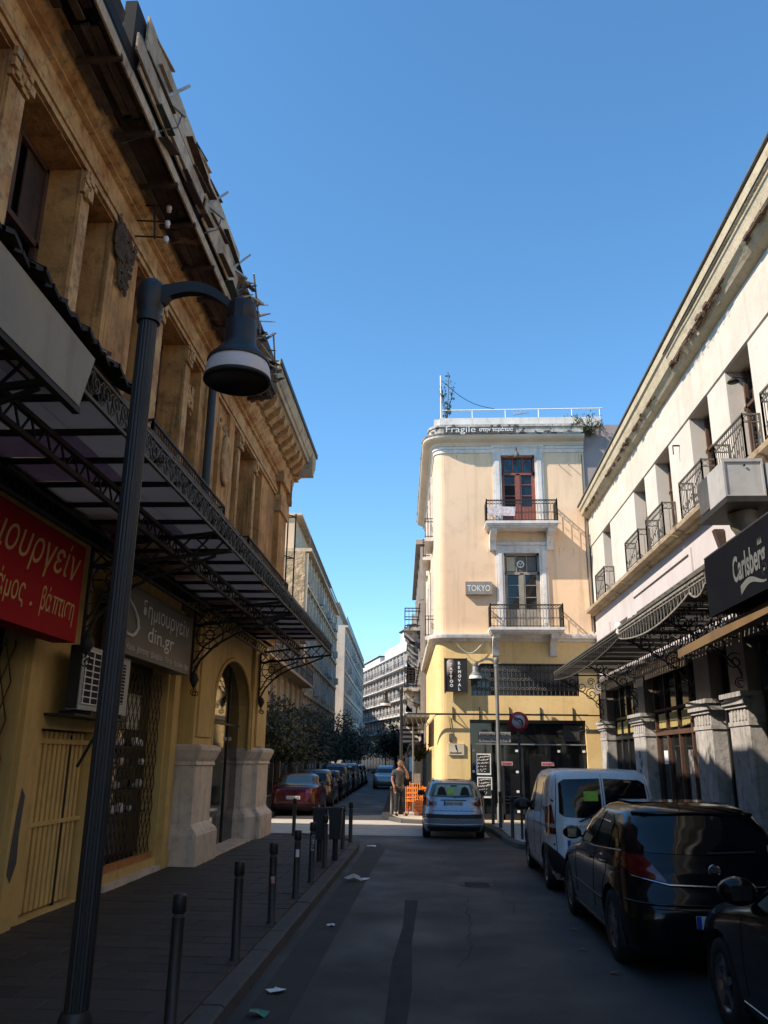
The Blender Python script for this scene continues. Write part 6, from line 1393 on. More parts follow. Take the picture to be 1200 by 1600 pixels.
# ------------------------------------------------------------------ CARS
def interp(tab, z):
    for a, b in zip(tab[:-1], tab[1:]):
        if z <= b[0]:
            k = max(0, (z - a[0]) / (b[0] - a[0] + 1e-9)); return [p + (q - p) * k for p, q in zip(a, b)]
    return list(tab[-1])
class Car:
    def __init__(s, name, label, cat, tab, paintm, wheels, R=.32, body_name='body', group=None, NR=190, fine=True):
        s.tab = tab; s.t = thing(name, label, cat, (0, 0, 0), group, local=True)
        s.wheels = wheels; s.R = R; s.build_body(paintm, NR, fine, body_name)
    def side(s, y, z):
        _, yr, yf, w_, n = interp(s.tab, z); a = (yf - yr) / 2; yc = (yf + yr) / 2; q = min(.9999, abs((y - yc) / a)); return w_ * (1 - q ** n) ** (1 / n)
    def rear(s, x, z):
        _, yr, yf, w_, n = interp(s.tab, z); a = (yf - yr) / 2; yc = (yf + yr) / 2; q = min(.9999, abs(x / w_)); return yc - a * (1 - q ** n) ** (1 / n)
    def front(s, x, z):
        _, yr, yf, w_, n = interp(s.tab, z); a = (yf - yr) / 2; yc = (yf + yr) / 2; q = min(.9999, abs(x / w_)); return yc + a * (1 - q ** n) ** (1 / n)
    def build_body(s, pm, NR, fine, bname):
        zs = []; tab = s.tab
        for a, b in zip(tab[:-1], tab[1:]):
            k = max(1, int((b[0] - a[0]) / (.035 if fine else .07)))
            if abs(b[2] - a[2]) > .25 or abs(b[1] - a[1]) > .25: k = max(k, 4 if fine else 2)
            zs += [a[0] + (b[0] - a[0]) * i / k for i in range(k)]
        zs.append(tab[-1][0]); rings = []
        for z in zs:
            _, yr, yf, w_, n = interp(tab, z); a = (yf - yr) / 2; yc = (yf + yr) / 2; pts = []
            M_ = 360
            for i in range(M_):
                th = 2 * PI * i / M_; c, d = math.cos(th), math.sin(th)
                pts.append((math.copysign(abs(c) ** (2 / n), c) * w_, yc + math.copysign(abs(d) ** (2 / n), d) * a))
            d_ = [0]
            for i in range(M_): d_.append(d_[-1] + math.dist(pts[i], pts[(i + 1) % M_]))
            out = []; j = 0
            for i in range(NR):
                tgt = d_[-1] * i / NR
                while d_[j + 1] < tgt: j += 1
                k = (tgt - d_[j]) / max(1e-9, d_[j + 1] - d_[j]); p, q = pts[j], pts[(j + 1) % M_]; out.append((p[0] + (q[0] - p[0]) * k, p[1] + (q[1] - p[1]) * k))
            rings.append([[x, y, z] for x, y in out])
        V = [v for r in rings for v in r]; RA = s.R + .055
        def inw(v): return any(math.hypot(v[1] - wy, v[2] - s.R) < RA for wy in s.wheels) and abs(v[0]) > .45
        F = []
        for i in range(len(rings) - 1):
            for k in range(NR):
                f = (i * NR + k, i * NR + (k + 1) % NR, (i + 1) * NR + (k + 1) % NR, (i + 1) * NR + k)
                if sum(inw(V[q]) for q in f) >= 3: continue
                F.append(f)
        for v in V:
            for wy in s.wheels:
                d = math.hypot(v[1] - wy, v[2] - s.R)
                if RA - .06 < d < RA and abs(v[0]) > .45: k = RA / d; v[1] = wy + (v[1] - wy) * k; v[2] = s.R + (v[2] - s.R) * k
        m_ = MB(); m_.add(V, F, True); m_.add(rings[-1], [tuple(range(NR))], True); m_.add(rings[0], [tuple(range(NR))[::-1]])
        s.body = m_.build(bname, pm, s.t)
        for wy in s.wheels:   # arch liners
            for sg in (-1, 1):
                l = MB()
                w_ = s.side(wy, .5) - .012; arc = [(wy + RA * math.cos(a), s.R + RA * math.sin(a)) for a in [PI * (-.12 + 1.24 * i / 20) for i in range(21)]]
                for (p, q) in zip(arc[:-1], arc[1:]): l.quad((sg * w_, *p), (sg * w_, *q), (sg * (w_ - .3), *q), (sg * (w_ - .3), *p))
                l.build('wheel_arch', PLAS, s.t)
    def patch(s, name, mat, bot, top, where='side', sg=1, off=.006, n=14, m=6, parent=None, label=None):
        """ruled patch between two polylines (a,z); a = y on the side, x on the rear/front"""
        def samp(P, t):
            L = [0]
            for a, b in zip(P[:-1], P[1:]): L.append(L[-1] + math.dist(a, b))
            d = t * L[-1]
            for i in range(len(P) - 1):
                if d <= L[i + 1] or i == len(P) - 2:
                    k = (d - L[i]) / max(1e-9, L[i + 1] - L[i]); return (P[i][0] + (P[i + 1][0] - P[i][0]) * k, P[i][1] + (P[i + 1][1] - P[i][1]) * k)
        vs = []
        for j in range(m + 1):
            for i in range(n + 1):
                b = samp(bot, i / n); t_ = samp(top, i / n); k = j / m; a = b[0] + (t_[0] - b[0]) * k; z = b[1] + (t_[1] - b[1]) * k
                if where == 'side':
                    _, yr_, yf_, w__, n__ = interp(s.tab, z); a_ = (yf_ - yr_) / 2; yc_ = (yf_ + yr_) / 2; lim = a_ * (1 - .95 ** n__) ** (1 / n__); a = max(yc_ - lim, min(yc_ + lim, a))
                if where == 'side': vs.append((sg * (s.side(a, z) + off), a, z + off * .5))
                elif where == 'rear': vs.append((a, s.rear(a, z) - off, z + off * .5))
                else: vs.append((a, s.front(a, z) + off, z + off * .5))
        mb = MB(); mb.add(vs, [(j * (n + 1) + i, j * (n + 1) + i + 1, (j + 1) * (n + 1) + i + 1, (j + 1) * (n + 1) + i) for j in range(m) for i in range(n)], True)
        return mb.build(name, mat, parent or s.t, label)
    def line(s, name, mat, P, where='side', sg=1, r=.004, off=.001, parent=None):
        out = []
        for a, b in zip(P[:-1], P[1:]):
            k = max(1, int(math.dist(a, b) / .08))
            for i in range(k): out.append((a[0] + (b[0] - a[0]) * i / k, a[1] + (b[1] - a[1]) * i / k))
        out.append(P[-1])
        pts = [(sg * (s.side(a, z) + off), a, z) if where == 'side' else (a, s.rear(a, z) - off, z) if where == 'rear' else (a, s.front(a, z) + off, z) for a, z in out]
        return MB().tube(pts, r, 5).build(name, mat, parent or s.t)
    def wheel(s, spokes=5, rimm=None, fine=True, tw=.2):
        rimm = rimm or RIM; R = s.R
        for wy in s.wheels:
            for sg in (-1, 1):
                x = sg * (s.side(wy, .45) - .02); o = sg
                w_ = MB(); w_.lathe([(R * .62, 0), (R * .66, .012), (R * .96, .01), (R, -.02), (R, -tw + .02), (R * .96, -tw), (R * .5, -tw)], (0, 0, 0), 40 if fine else 20, axis='x', cap=False)
                w_.v = [(x + o * v[0], wy + v[1], R + v[2]) for v in w_.v]; wo = w_.build('wheel', RUBB, s.t)
                r = MB(); r.lathe([(R * .64, .006), (R * .60, .002), (R * .56, -.03), (R * .5, -.05)], (0, 0, 0), 40 if fine else 20, axis='x', cap=False)
                r.lathe([(0, .0), (R * .14, -.002), (R * .17, -.02)], (0, 0, 0), 14, axis='x')
                for k in range(spokes):
                    a = 2 * PI * k / spokes + .3; d = Vector((0, math.cos(a), math.sin(a))); tv = Vector((0, -math.sin(a), math.cos(a)))
                    for (q0, q1) in ((d * R * .12, d * R * .60),):
                        wa, wb_ = R * .10, R * .07
                        r.add([q0 - tv * wa + Vector((-.004, 0, 0)), q1 - tv * wb_ + Vector((0, 0, 0)), q1 + tv * wb_, q0 + tv * wa + Vector((-.004, 0, 0)), q0 - tv * wa - Vector((.03, 0, 0)), q1 - tv * wb_ - Vector((.03, 0, 0)), q1 + tv * wb_ - Vector((.03, 0, 0)), q0 + tv * wa - Vector((.03, 0, 0))],
                              [(0, 1, 2, 3), (0, 4, 5, 1), (3, 2, 6, 7)])
                r.v = [(x + o * v[0], wy + v[1], R + v[2]) for v in r.v]; r.build('rim', rimm, wo)
                h = MB(); h.lathe([(0, -.06), (R * .6, -.06)], (0, 0, 0), 16, axis='x'); h.v = [(x + o * v[0], wy + v[1], R + v[2]) for v in h.v]; h.build('brake_disc', DARK, wo)
    def mirror(s, y, z, mat, size=.1, sgs=(-1, 1)):
        for sg in sgs:
            x = s.side(y, z); m_ = MB(); pr = [(0, -.055), (.055, -.05), (.09, -.02), (.095, .03), (.06, .075), (0, .085)]
            m_.lathe([(v[0] * size / .1, v[1] * size / .1) for v in pr], (0, 0, 0), 16, axis='y'); m_.v = [(sg * (x + .13) + v[0] * 1.15, y + v[1], z + .05 + v[2] * .8) for v in m_.v]
            m_.bar((sg * x * .98, y, z), (sg * (x + .1), y, z + .03), .05, .03); mo = m_.build('wing_mirror', mat, s.t)
            MB().box(sg * (x + .13) - .07, sg * (x + .13) + .07, y - .062 * size / .1, y - .056 * size / .1, z, z + .10).build('mirror_glass', GLASS, mo)
def plate(car, y_off, z, wtext, x=0, w_=.52, h=.11):
    y = car.rear(x, z + h / 2) - .02 - y_off
    p = MB().box(x - w_ / 2, x + w_ / 2, y, y + .02, z, z + h).build('number_plate', surf('plate_white', (.62, .62, .60), None, None, 3, .5, bump=0), car.t)
    MB().box(x - w_ / 2, x - w_ / 2 + .045, y - .003, y, z, z + h).build('blue_strip', BLUEP, p)
    text(wtext, h * .85, (x - w_ / 2 + .07, y - .004, z + .018), (1, 0, 0), (0, 0, 1), BLKT, p, width=w_ - .1, depth=.0005)
    return p
# --- black hatchback
def hatch_tab(L, W, H, n=5.5, hood=.0, rs=0.0):
    w = W / 2
    return [(.17, .14, L - .2, w * .90, 9), (.24, .06, L - .08, w * .96, 8), (.34, .02, L - .02, w * .985, 8), (.50, .0, L, w, 8), (.60, .01, L - .02, w, 7), (.68, .05, L - .06, w * 1.0, 6.5),
            (.76, .10, L - .16, w * .995, 6), (.84 + hood, .13, L - .36, w * .985, 5.5), (.90 + hood, .15, L - .72, w * .975, 5.5), (.95 + hood, .18, L - 1.02, w * .96, 5.2), (.99 + hood, .20, L - 1.20, w * .95, n),
            (H * .76, .30 + rs, L - 1.42, w * .90, n), (H * .86, .42 + rs, L - 1.68, w * .83, n), (H * .93, .54 + rs, L - 1.92, w * .76, 4.6), (H * .965, .64 + rs, L - 2.08, w * .70, 4.2), (H * .985, .78 + rs, L - 2.28, w * .61, 3.8), (H * .997, 1.1 + rs, L - 2.6, w * .42, 3.2), (H, 1.5, L - 3.0, w * .15, 2.6)]
BLKP = paint('black_car_paint', (.004, .004, .005), .14, 0, .25, .2); SILV = paint('silver_car_paint', (.36, .37, .41), .30, .55, .8); WHITEP = paint('white_van_paint', (.66, .64, .63), .28, 0, .5)
REDP = paint('dark_red_car_paint', (.05, .002, .007), .25, 0, .35, .3); GREYP = paint('grey_car_paint', (.07, .07, .075), .25, .4, .8); DSIL = paint('pale_grey_car_paint', (.28, .28, .28), .3, .5, .8)
H_ = 1.52; ca = Car('parked_car', 'glossy black five-door hatchback parked at the right behind the white van', 'car', hatch_tab(4.25, 1.80, H_), BLKP, (.80, 3.42), .335)
ca.wheel(7); ca.mirror(2.72, 1.02, BLKP, .11)
for sg in (-1, 1):
    ca.patch('door_window', CGLASS, [(1.66, 1.03), (2.72, 1.0)], [(1.60, 1.40), (2.05, 1.415), (2.42, 1.24)], sg=sg)
    ca.patch('rear_door_window', CGLASS, [(.98, 1.06), (1.60, 1.03)], [(1.02, 1.32), (1.25, 1.39), (1.54, 1.40)], sg=sg)
    ca.patch('quarter_window', CGLASS, [(.60, 1.10), (.93, 1.06)], [(.80, 1.24), (.97, 1.31)], sg=sg)
    ca.line('window_trim', CHROME, [(.58, 1.07), (1.6, 1.012), (2.75, .985)], sg=sg, r=.007, off=.004)
    ca.line('door_seam', DARK, [(1.63, .38), (1.63, 1.0)], sg=sg); ca.line('door_seam', DARK, [(2.74, .38), (2.78, .98)], sg=sg); ca.line('door_seam', DARK, [(.98, .98), (1.0, .82), (1.12, .66), (1.2, .40)], sg=sg)
    ca.line('side_moulding', PLAS, [(1.2, .52), (2.95, .52)], sg=sg, r=.018, off=-.004); ca.line('sill_trim', PLAS, [(1.2, .25), (3.0, .25)], sg=sg, r=.03, off=-.01)
    ca.line('door_handle', BLKP, [(1.75, .88), (1.92, .88)], sg=sg, r=.015, off=.015); ca.line('door_handle', BLKP, [(1.08, .90), (1.25, .90)], sg=sg, r=.015, off=.015)
    ca.patch('tail_lamp', TAILR, [(sg * .86, .97), (sg * .76, .87), (sg * .47, .815)], [(sg * .85, 1.06), (sg * .64, 1.045), (sg * .48, .835)], 'rear', off=.012, n=16)
    ca.patch('tail_lamp', TAILR, [(.46, 1.00), (.13, .95)], [(.50, 1.06), (.20, 1.07)], 'side', sg=sg, off=.012)
    ca.line('lamp_chrome', CHROME, [(sg * .865, .96), (sg * .76, .86), (sg * .46, .805)], 'rear', r=.008, off=.012)
ca.patch('rear_window', CGLASS, [(-.69, 1.10), (-.6, 1.075), (0, 1.06), (.6, 1.075), (.69, 1.10)], [(-.60, 1.36), (-.5, 1.40), (0, 1.415), (.5, 1.40), (.60, 1.36)], 'rear', n=24, m=10)
ca.line('spoiler_edge', BLKP, [(-.62, 1.425), (0, 1.44), (.62, 1.425)], 'rear', r=.022, off=.03)
ca.line('chrome_strip', CHROME, [(-.46, .80), (0, .79), (.46, .80)], 'rear', r=.013, off=.006)
ca.line('bumper_crease', BLKP, [(-.84, .64), (0, .63), (.84, .64)], 'rear', r=.014, off=.004)
ca.line('hatch_seam', DARK, [(-.62, .60), (0, .585), (.62, .60)], 'rear', r=.005)
plate(ca, .0, .44, 'NHX 2867', 0)
m_ = MB(); m_.lathe([(.055, -.012), (.062, -.018), (.048, -.018), (.045, -.010)], (0, ca.rear(0, .93), .93), 24, axis='y'); m_.bar((-.055, ca.rear(0, .93) - .018, .94), (.055, ca.rear(0, .93) - .018, .92), .012); m_.build('badge', CHROME, ca.t)
MB().tube([(-.05, 1.05, 1.50), (-.05, .80, 1.80)], .006, 6).build('aerial', PLAS, ca.t)
ca.line('rear_wiper', PLAS, [(-.02, 1.08), (.45, 1.10)], 'rear', r=.010, off=.02)
ca.line('rear_wiper', PLAS, [(-.6, 1.395), (.6, 1.395)], 'rear', r=.0, off=.02) if False else None
MB().box(-.52, .52, 1.15, 1.85, 1.513, 1.521).build('sunroof', CGLASS, ca.t)
ca.t.location = (2.77, 8.72, 0); ca.t.rotation_euler.z = math.radians(.4)
# --- third car, only the front corner in view at the lower right
cb = Car('parked_car', 'black car in the lower right corner showing only bonnet, mirror and front wheel', 'car', hatch_tab(4.2, 1.76, 1.47), BLKP, (.78, 3.38), .32)
cb.wheel(5); cb.mirror(2.78, 1.0, BLKP, .13)
for sg in (-1, 1):
    cb.patch('door_window', CGLASS, [(1.6, 1.0), (2.75, .98)], [(1.6, 1.36), (2.05, 1.375), (2.42, 1.21)], sg=sg); cb.patch('rear_door_window', CGLASS, [(.8, 1.04), (1.54, 1.0)], [(.95, 1.28), (1.2, 1.34), (1.5, 1.36)], sg=sg)
    cb.line('door_seam', DARK, [(2.82, .36), (2.86, .95)], sg=sg); cb.line('sill_trim', CHROME, [(1.2, .30), (2.95, .30)], sg=sg, r=.009, off=.0)
    cb.patch('headlamp', TAILW, [(3.75, .70), (4.02, .66)], [(3.60, .80), (3.92, .78)], sg=sg, off=.008)
cb.patch('windscreen', CGLASS, [(-.72, 1.01), (0, 1.0), (.72, 1.01)], [(-.56, 1.38), (0, 1.40), (.56, 1.38)], 'front', n=20, m=8)
cb.patch('rear_window', CGLASS, [(-.66, 1.0), (0, .98), (.66, 1.0)], [(-.56, 1.34), (0, 1.37), (.56, 1.34)], 'rear', n=20)
cb.line('bonnet_seam', DARK, [(.72, .93), (.70, .955)], 'front')
cb.t.location = (3.12, 3.88, 0)
# --- white van
W2 = .90; vt = [(.18, .10, 4.0, .80, 9), (.26, .04, 4.1, .86, 9), (.40, .0, 4.15, .885, 9), (.55, .0, 4.15, W2, 9), (.70, .04, 4.12, W2, 9), (.85, .05, 4.0, W2, 9), (.95, .06, 3.85, .895, 8.5), (1.02, .07, 3.55, .89, 8), (1.08, .08, 3.25, .885, 8), (1.2, .10, 3.0, .87, 8), (1.4, .14, 2.75, .845, 8), (1.6, .20, 2.5, .81, 7.5), (1.7, .25, 2.35, .785, 7), (1.77, .32, 2.22, .74, 6.5), (1.81, .44, 2.05, .66, 5), (1.825, .8, 1.7, .45, 4)]
cv = Car('parked_van', 'small white panel van with dark rear windows parked behind the black hatchback', 'van', vt, WHITEP, (.62, 3.30), .32)
cv.wheel(6); cv.mirror(2.75, 1.12, PLAS, .14)
for sg in (-1, 1):
    cv.patch('door_window', CGLASS, [(1.95, 1.10), (2.9, 1.06)], [(1.95, 1.58), (2.2, 1.60), (2.42, 1.56)], sg=sg)
    for P_ in ([(1.88, .4), (1.88, 1.66)], [(2.92, .4), (2.95, 1.0)], [(.35, .95), (1.88, .93)], [(.98, .42), (.98, 1.6)]): cv.line('door_seam', DARK, P_, sg=sg)
    cv.patch('tail_lamp', TAILR, [(sg * .885, .84), (sg * .76, .84)], [(sg * .87, 1.22), (sg * .80, 1.28)], 'rear', off=.014)
    cv.patch('tail_lamp', TAILR, [(.24, .84), (.08, .84)], [(.28, 1.25), (.13, 1.25)], 'side', sg=sg, off=.014)
    cv.patch('clear_lamp', TAILW, [(sg * .885, .93), (sg * .765, .93)], [(sg * .88, .99), (sg * .77, .99)], 'rear', off=.018)
    cv.patch('bumper_corner', PLAS, [(sg * .86, .24), (sg * .40, .24)], [(sg * .90, .70), (sg * .74, .58)], 'rear', off=.012, n=18); cv.patch('bumper_corner', PLAS, [(.30, .3), (.03, .24)], [(.30, .60), (.05, .72)], 'side', sg=sg, off=.012)
    cv.patch('rear_window', CGLASS, [(sg * .70, 1.16), (sg * .62, 1.10), (sg * .03, 1.08)], [(sg * .68, 1.60), (sg * .60, 1.66), (sg * .03, 1.68)], 'rear', n=18, m=10)
    cv.line('door_seam', DARK, [(sg * .755, .42), (sg * .765, 1.0), (sg * .70, 1.72)], 'rear', r=.006); cv.line('hinge', PLAS, [(sg * .80, 1.35), (sg * .77, 1.33)], 'rear', r=.014); cv.line('hinge', PLAS, [(sg * .80, .70), (sg * .78, .70)], 'rear', r=.014)
    cv.line('sill_trim', PLAS, [(1.0, .27), (2.9, .27)], sg=sg, r=.04, off=-.015)
cv.line('door_seam', DARK, [(0, .42), (0, 1.74)], 'rear', r=.006); cv.patch('lower_bumper', PLAS, [(-.8, .2), (.8, .2)], [(-.78, .40), (.78, .40)], 'rear', off=.015, n=20)
cv.line('rear_wiper', PLAS, [(-.40, 1.04), (-.12, 1.16)], 'rear', r=.012, off=.03); plate(cv, .0, .66, 'NIE 5210', -.35, .50)
text('TRANSIT', .06, (-.62, cv.rear(-.5, .97) - .008, .95), (1, 0, 0), (0, 0, 1), CHROME, cv.t, width=.36)
hv = cv.patch('reflected_vest', HIVIS, [(-.02, 1.36), (.18, 1.36)], [(0, 1.50), (.20, 1.52)], 'rear', off=-.02) if False else None
vb = cv.patch('lime_vest_in_window', HIVIS, [(-.30, 1.34), (-.08, 1.34)], [(-.30, 1.48), (-.08, 1.49)], 'rear', off=.009)
cv.patch('windscreen', CGLASS, [(-.76, 1.12), (.76, 1.12)], [(-.68, 1.64), (.68, 1.64)], 'front', n=18)
cv.t.location = (2.72, 13.75, 0); cv.t.rotation_euler.z = math.radians(-.3)
# --- silver hatchback in the road ahead
cs = Car('hatchback_car', 'silver five-door hatchback seen from behind in the middle of the road', 'car', hatch_tab(3.85, 1.64, 1.44, rs=-.02), SILV, (.72, 3.16), .29)
cs.wheel(6, fine=False); cs.mirror(2.45, .98, PLAS, .10)
for sg in (-1, 1):
    cs.patch('door_window', CGLASS, [(1.4, .98), (2.4, .96)], [(1.4, 1.32), (2.0, 1.33)], sg=sg); cs.patch('rear_door_window', CGLASS, [(.7, 1.02), (1.33, .99)], [(.85, 1.26), (1.33, 1.31)], sg=sg)
    cs.patch('tail_lamp', TAILR, [(sg * .81, .80), (sg * .66, .78), (sg * .52, .83)], [(sg * .80, 1.00), (sg * .74, 1.02), (sg * .70, .98)], 'rear', off=.012)
    cs.patch('tail_lamp', TAILR, [(.28, .82), (.08, .80)], [(.30, .99), (.16, 1.0)], 'side', sg=sg, off=.012)
    MB().tube([(sg * .52, .75, 1.41), (sg * .53, 1.2, 1.45), (sg * .52, 2.0, 1.42)], .014, 6).build('roof_rail', PLAS, cs.t)
cs.patch('rear_window', CGLASSL, [(-.64, 1.04), (-.55, 1.01), (0, 1.0), (.55, 1.01), (.64, 1.04)], [(-.54, 1.31), (-.46, 1.34), (0, 1.35), (.46, 1.34), (.54, 1.31)], 'rear', n=24, m=8)
SEEN = surf('painted_view_through_windscreen', (.33, .38, .28), (.26, .31, .2), (.12, .15, .1), 3, .5, bump=0); SHADE = surf('dark_headrest', (.012, .012, .012), None, None, 3, .9)
cs.patch('painted_cabin_light', SEEN, [(-.5, 1.05), (0, 1.04), (.5, 1.05)], [(-.42, 1.30), (0, 1.31), (.42, 1.30)], 'rear', off=.009, n=16)  # opaque pale patch, paints the light seen through the cabin
for x in (-.30, .30): cs.patch('headrest', SHADE, [(x - .13, 1.05), (x + .13, 1.05)], [(x - .08, 1.22), (x, 1.26), (x + .08, 1.22)], 'rear', off=.012)
cs.patch('green_sunshade', HIVIS, [(-.14, 1.07), (0.0, 1.07)], [(-.12, 1.21), (0.0, 1.21)], 'rear', off=.0125)
cs.patch('interior_mirror', SHADE, [(-.07, 1.26), (.1, 1.26)], [(-.07, 1.29), (.1, 1.29)], 'rear', off=.012)
cs.patch('bumper_strip', PLAS, [(-.76, .50), (0, .49), (.76, .50)], [(-.76, .60), (0, .59), (.76, .60)], 'rear', off=.012, n=20); cs.line('bumper_crease', SILV, [(-.8, .36), (0, .34), (.8, .36)], 'rear', r=.02, off=.0)
cs.line('hatch_seam', DARK, [(-.55, .68), (.55, .68)], 'rear', r=.006); cs.line('plate_recess', PLAS, [(-.33, .935), (0, .94), (.33, .935)], 'rear', r=.010, off=.01); plate(cs, .0, .80, 'KHY 9248', 0, .5)
cs.patch('lower_bumper', PLAS, [(-.72, .18), (.72, .18)], [(-.76, .30), (.76, .30)], 'rear', off=.012, n=18)
cs.line('rear_wiper', PLAS, [(0, 1.01), (.4, 1.03)], 'rear', r=.008, off=.02)
cs.patch('windscreen', CGLASS, [(-.66, 1.0), (.66, 1.0)], [(-.52, 1.35), (.52, 1.35)], 'front', n=12)
cs.t.location = (.60, 22.45, 0)
# --- cars of the far street
sed = [(.17, .14, 4.2, .78, 8), (.30, .03, 4.35, .845, 8), (.50, 0, 4.4, .86, 7), (.66, .02, 4.36, .86, 6.5), (.80, .06, 4.2, .855, 6), (.90, .10, 3.9, .84, 5.5), (.95, .16, 3.5, .83, 5.5), (.98, .55, 3.2, .82, 5), (1.05, .85, 3.0, .79, 5), (1.2, 1.15, 2.75, .73, 5), (1.3, 1.35, 2.55, .67, 4.5), (1.37, 1.6, 2.3, .55, 4), (1.40, 1.8, 2.1, .3, 3)]
def furnish(c, sedan=False, ptxt='ZXK 5413'):
    c.wheel(5, fine=False); c.mirror(2.55, .98, PLAS, .1)
    for sg in (-1, 1):
        if sedan: c.patch('door_window', CGLASS, [(1.1, .99), (2.6, .98)], [(1.45, 1.28), (2.2, 1.28)], sg=sg)
        else: c.patch('door_window', CGLASS, [(.75, 1.03), (2.4, .99)], [(.95, 1.29), (2.1, 1.30)], sg=sg)
        c.patch('tail_lamp', TAILR, [(sg * .80, .74), (sg * .45, .74)], [(sg * .80, .88), (sg * .45, .88)], 'rear', off=.012)
    if sedan: c.patch('rear_window', CGLASSL, [(-.62, 1.0), (.62, 1.0)], [(-.5, 1.30), (.5, 1.30)], 'rear', n=14)
    else: c.patch('rear_window', CGLASS, [(-.62, 1.02), (.62, 1.02)], [(-.52, 1.33), (.52, 1.33)], 'rear', n=14)
    c.patch('windscreen', CGLASS, [(-.66, 1.02), (.66, 1.02)], [(-.5, 1.28), (.5, 1.28)], 'front', n=12)
    c.patch('lower_bumper', PLAS, [(-.7, .2), (.7, .2)], [(-.74, .33), (.74, .33)], 'rear', off=.012); plate(c, 0, .55, ptxt)
cr_ = Car('parked_car', 'dark red saloon parked first at the left of the far street', 'car', sed, REDP, (.95, 3.45), .30, NR=120, fine=False, group='cars parked along the far left kerb'); furnish(cr_, True, 'ZKA 4142')
p = fw(-4.72, 2.55); cr_.t.location = p; cr_.t.rotation_euler.z = FA
cg = Car('parked_car', 'second parked car behind the red saloon, dark grey hatchback', 'car', hatch_tab(4.0, 1.70, 1.5), GREYP, (.75, 3.25), .30, NR=110, fine=False, group='cars parked along the far left kerb'); furnish(cg)
p = fw(-4.6, 7.8); cg.t.location = p; cg.t.rotation_euler.z = FA
fl = ['third parked car in the far left row, black and low', 'fourth parked car in the far left row, tall and dark', 'fifth parked car in the far left row, black', 'sixth parked car in the far left row, pale grey', 'seventh parked car in the far left row', 'last distinct parked car in the far left row']
fp = [BLKP, GREYP, BLKP, DSIL, BLKP, GREYP]
for i in range(6):
    c = copy_tree(cg.t); c['label'] = fl[i]; c.location = fw(-4.6 + (.02 * i), 13.0 + 5.2 * i); c.scale = (1, 1, (.93, 1.12, 1.0, 1.1, 1, 1)[i])
    for ch in c.children:
        if ch.name.startswith('body'): ch.material_slots[0].link = 'OBJECT'; ch.material_slots[0].material = fp[i]
c = copy_tree(cg.t); c['label'] = 'grey car in the far street facing the camera, left of the standing man'; c['group'] = 'cars in the far street'; c.location = fw(-2.0, 34); c.rotation_euler.z = FA + PI
for ch in c.children:
    if ch.name.startswith('body'): ch.material_slots[0].link = 'OBJECT'; ch.material_slots[0].material = DSIL
# ------------------------------------------------------------------ PERSON
def skin_mesh(name, verts, edges, radii, mat, parent, sub=2):
    me = bpy.data.meshes.new(name); me.from_pydata(verts, edges, []); o = bpy.data.objects.new(name, me); C.objects.link(o)
    o.modifiers.new('skin', 'SKIN'); 
    if not me.skin_vertices: bpy.context.view_layer.objects.active = o
    sv = me.skin_vertices[0].data if me.skin_vertices else None
    if sv is None:
        return None
    for i, r in enumerate(radii):
        sv[i].radius = r if isinstance(r, tuple) else (r, r); sv[i].use_root = (i == 0)
    md = o.modifiers.new('sub', 'SUBSURF'); md.levels = sub; md.render_levels = sub
    bpy.context.view_layer.update(); dg = bpy.context.evaluated_depsgraph_get(); m2 = bpy.data.meshes.new_from_object(o.evaluated_get(dg)); bpy.data.objects.remove(o)
    m2.name = name; m2.materials.clear(); m2.materials.append(mat)
    m2.polygons.foreach_set('use_smooth', [True] * len(m2.polygons))
    o2 = bpy.data.objects.new(name, m2); C.objects.link(o2); o2.parent = parent; ORG[o2] = Vector(); return o2
pe = thing('person', 'man in grey T-shirt and dark trousers standing with one hand at his face', 'person', (-1.05, 29.35, .12), local=True); pe.rotation_euler.z = .35
# faces +x/-y (towards the chairs and camera); x right, y away
bv = [(0, 0, .93), (0, 0, 1.08), (0, 0, 1.26), (0, .0, 1.42), (.0, -.01, 1.50), (.01, -.02, 1.56),      # pelvis..neck 0-5
      (-.17, 0, 1.41), (-.26, .0, 1.15), (-.22, -.12, .93), (-.21, -.15, .86),                          # left arm hanging, forearm forward 6-9
      (.17, 0, 1.41), (.28, -.12, 1.18), (.19, -.24, 1.42), (.12, -.22, 1.52),                            # right arm raised to the face 10-13
      (-.09, 0, .88), (-.10, -.01, .48), (-.11, .01, .08), (-.11, -.09, .04), (-.11, -.17, .03),             # left leg 14-18
      (.09, 0, .88), (.13, -.03, .48), (.17, .0, .08), (.20, -.09, .04), (.22, -.17, .03)]
be = [(0, 1), (1, 2), (2, 3), (3, 4), (4, 5), (3, 6), (6, 7), (7, 8), (8, 9), (3, 10), (10, 11), (11, 12), (12, 13), (0, 14), (14, 15), (15, 16), (16, 17), (17, 18), (0, 19), (19, 20), (20, 21), (21, 22), (22, 23)]
br = [(.15, .11), (.14, .10), (.16, .11), (.15, .10), .06, .055, .065, .045, .033, .03, .065, .045, .033, .03, .09, .062, .045, .04, .035, .09, .062, .045, .04, .035]
body = skin_mesh('body', bv, be, br, SKIN, pe)
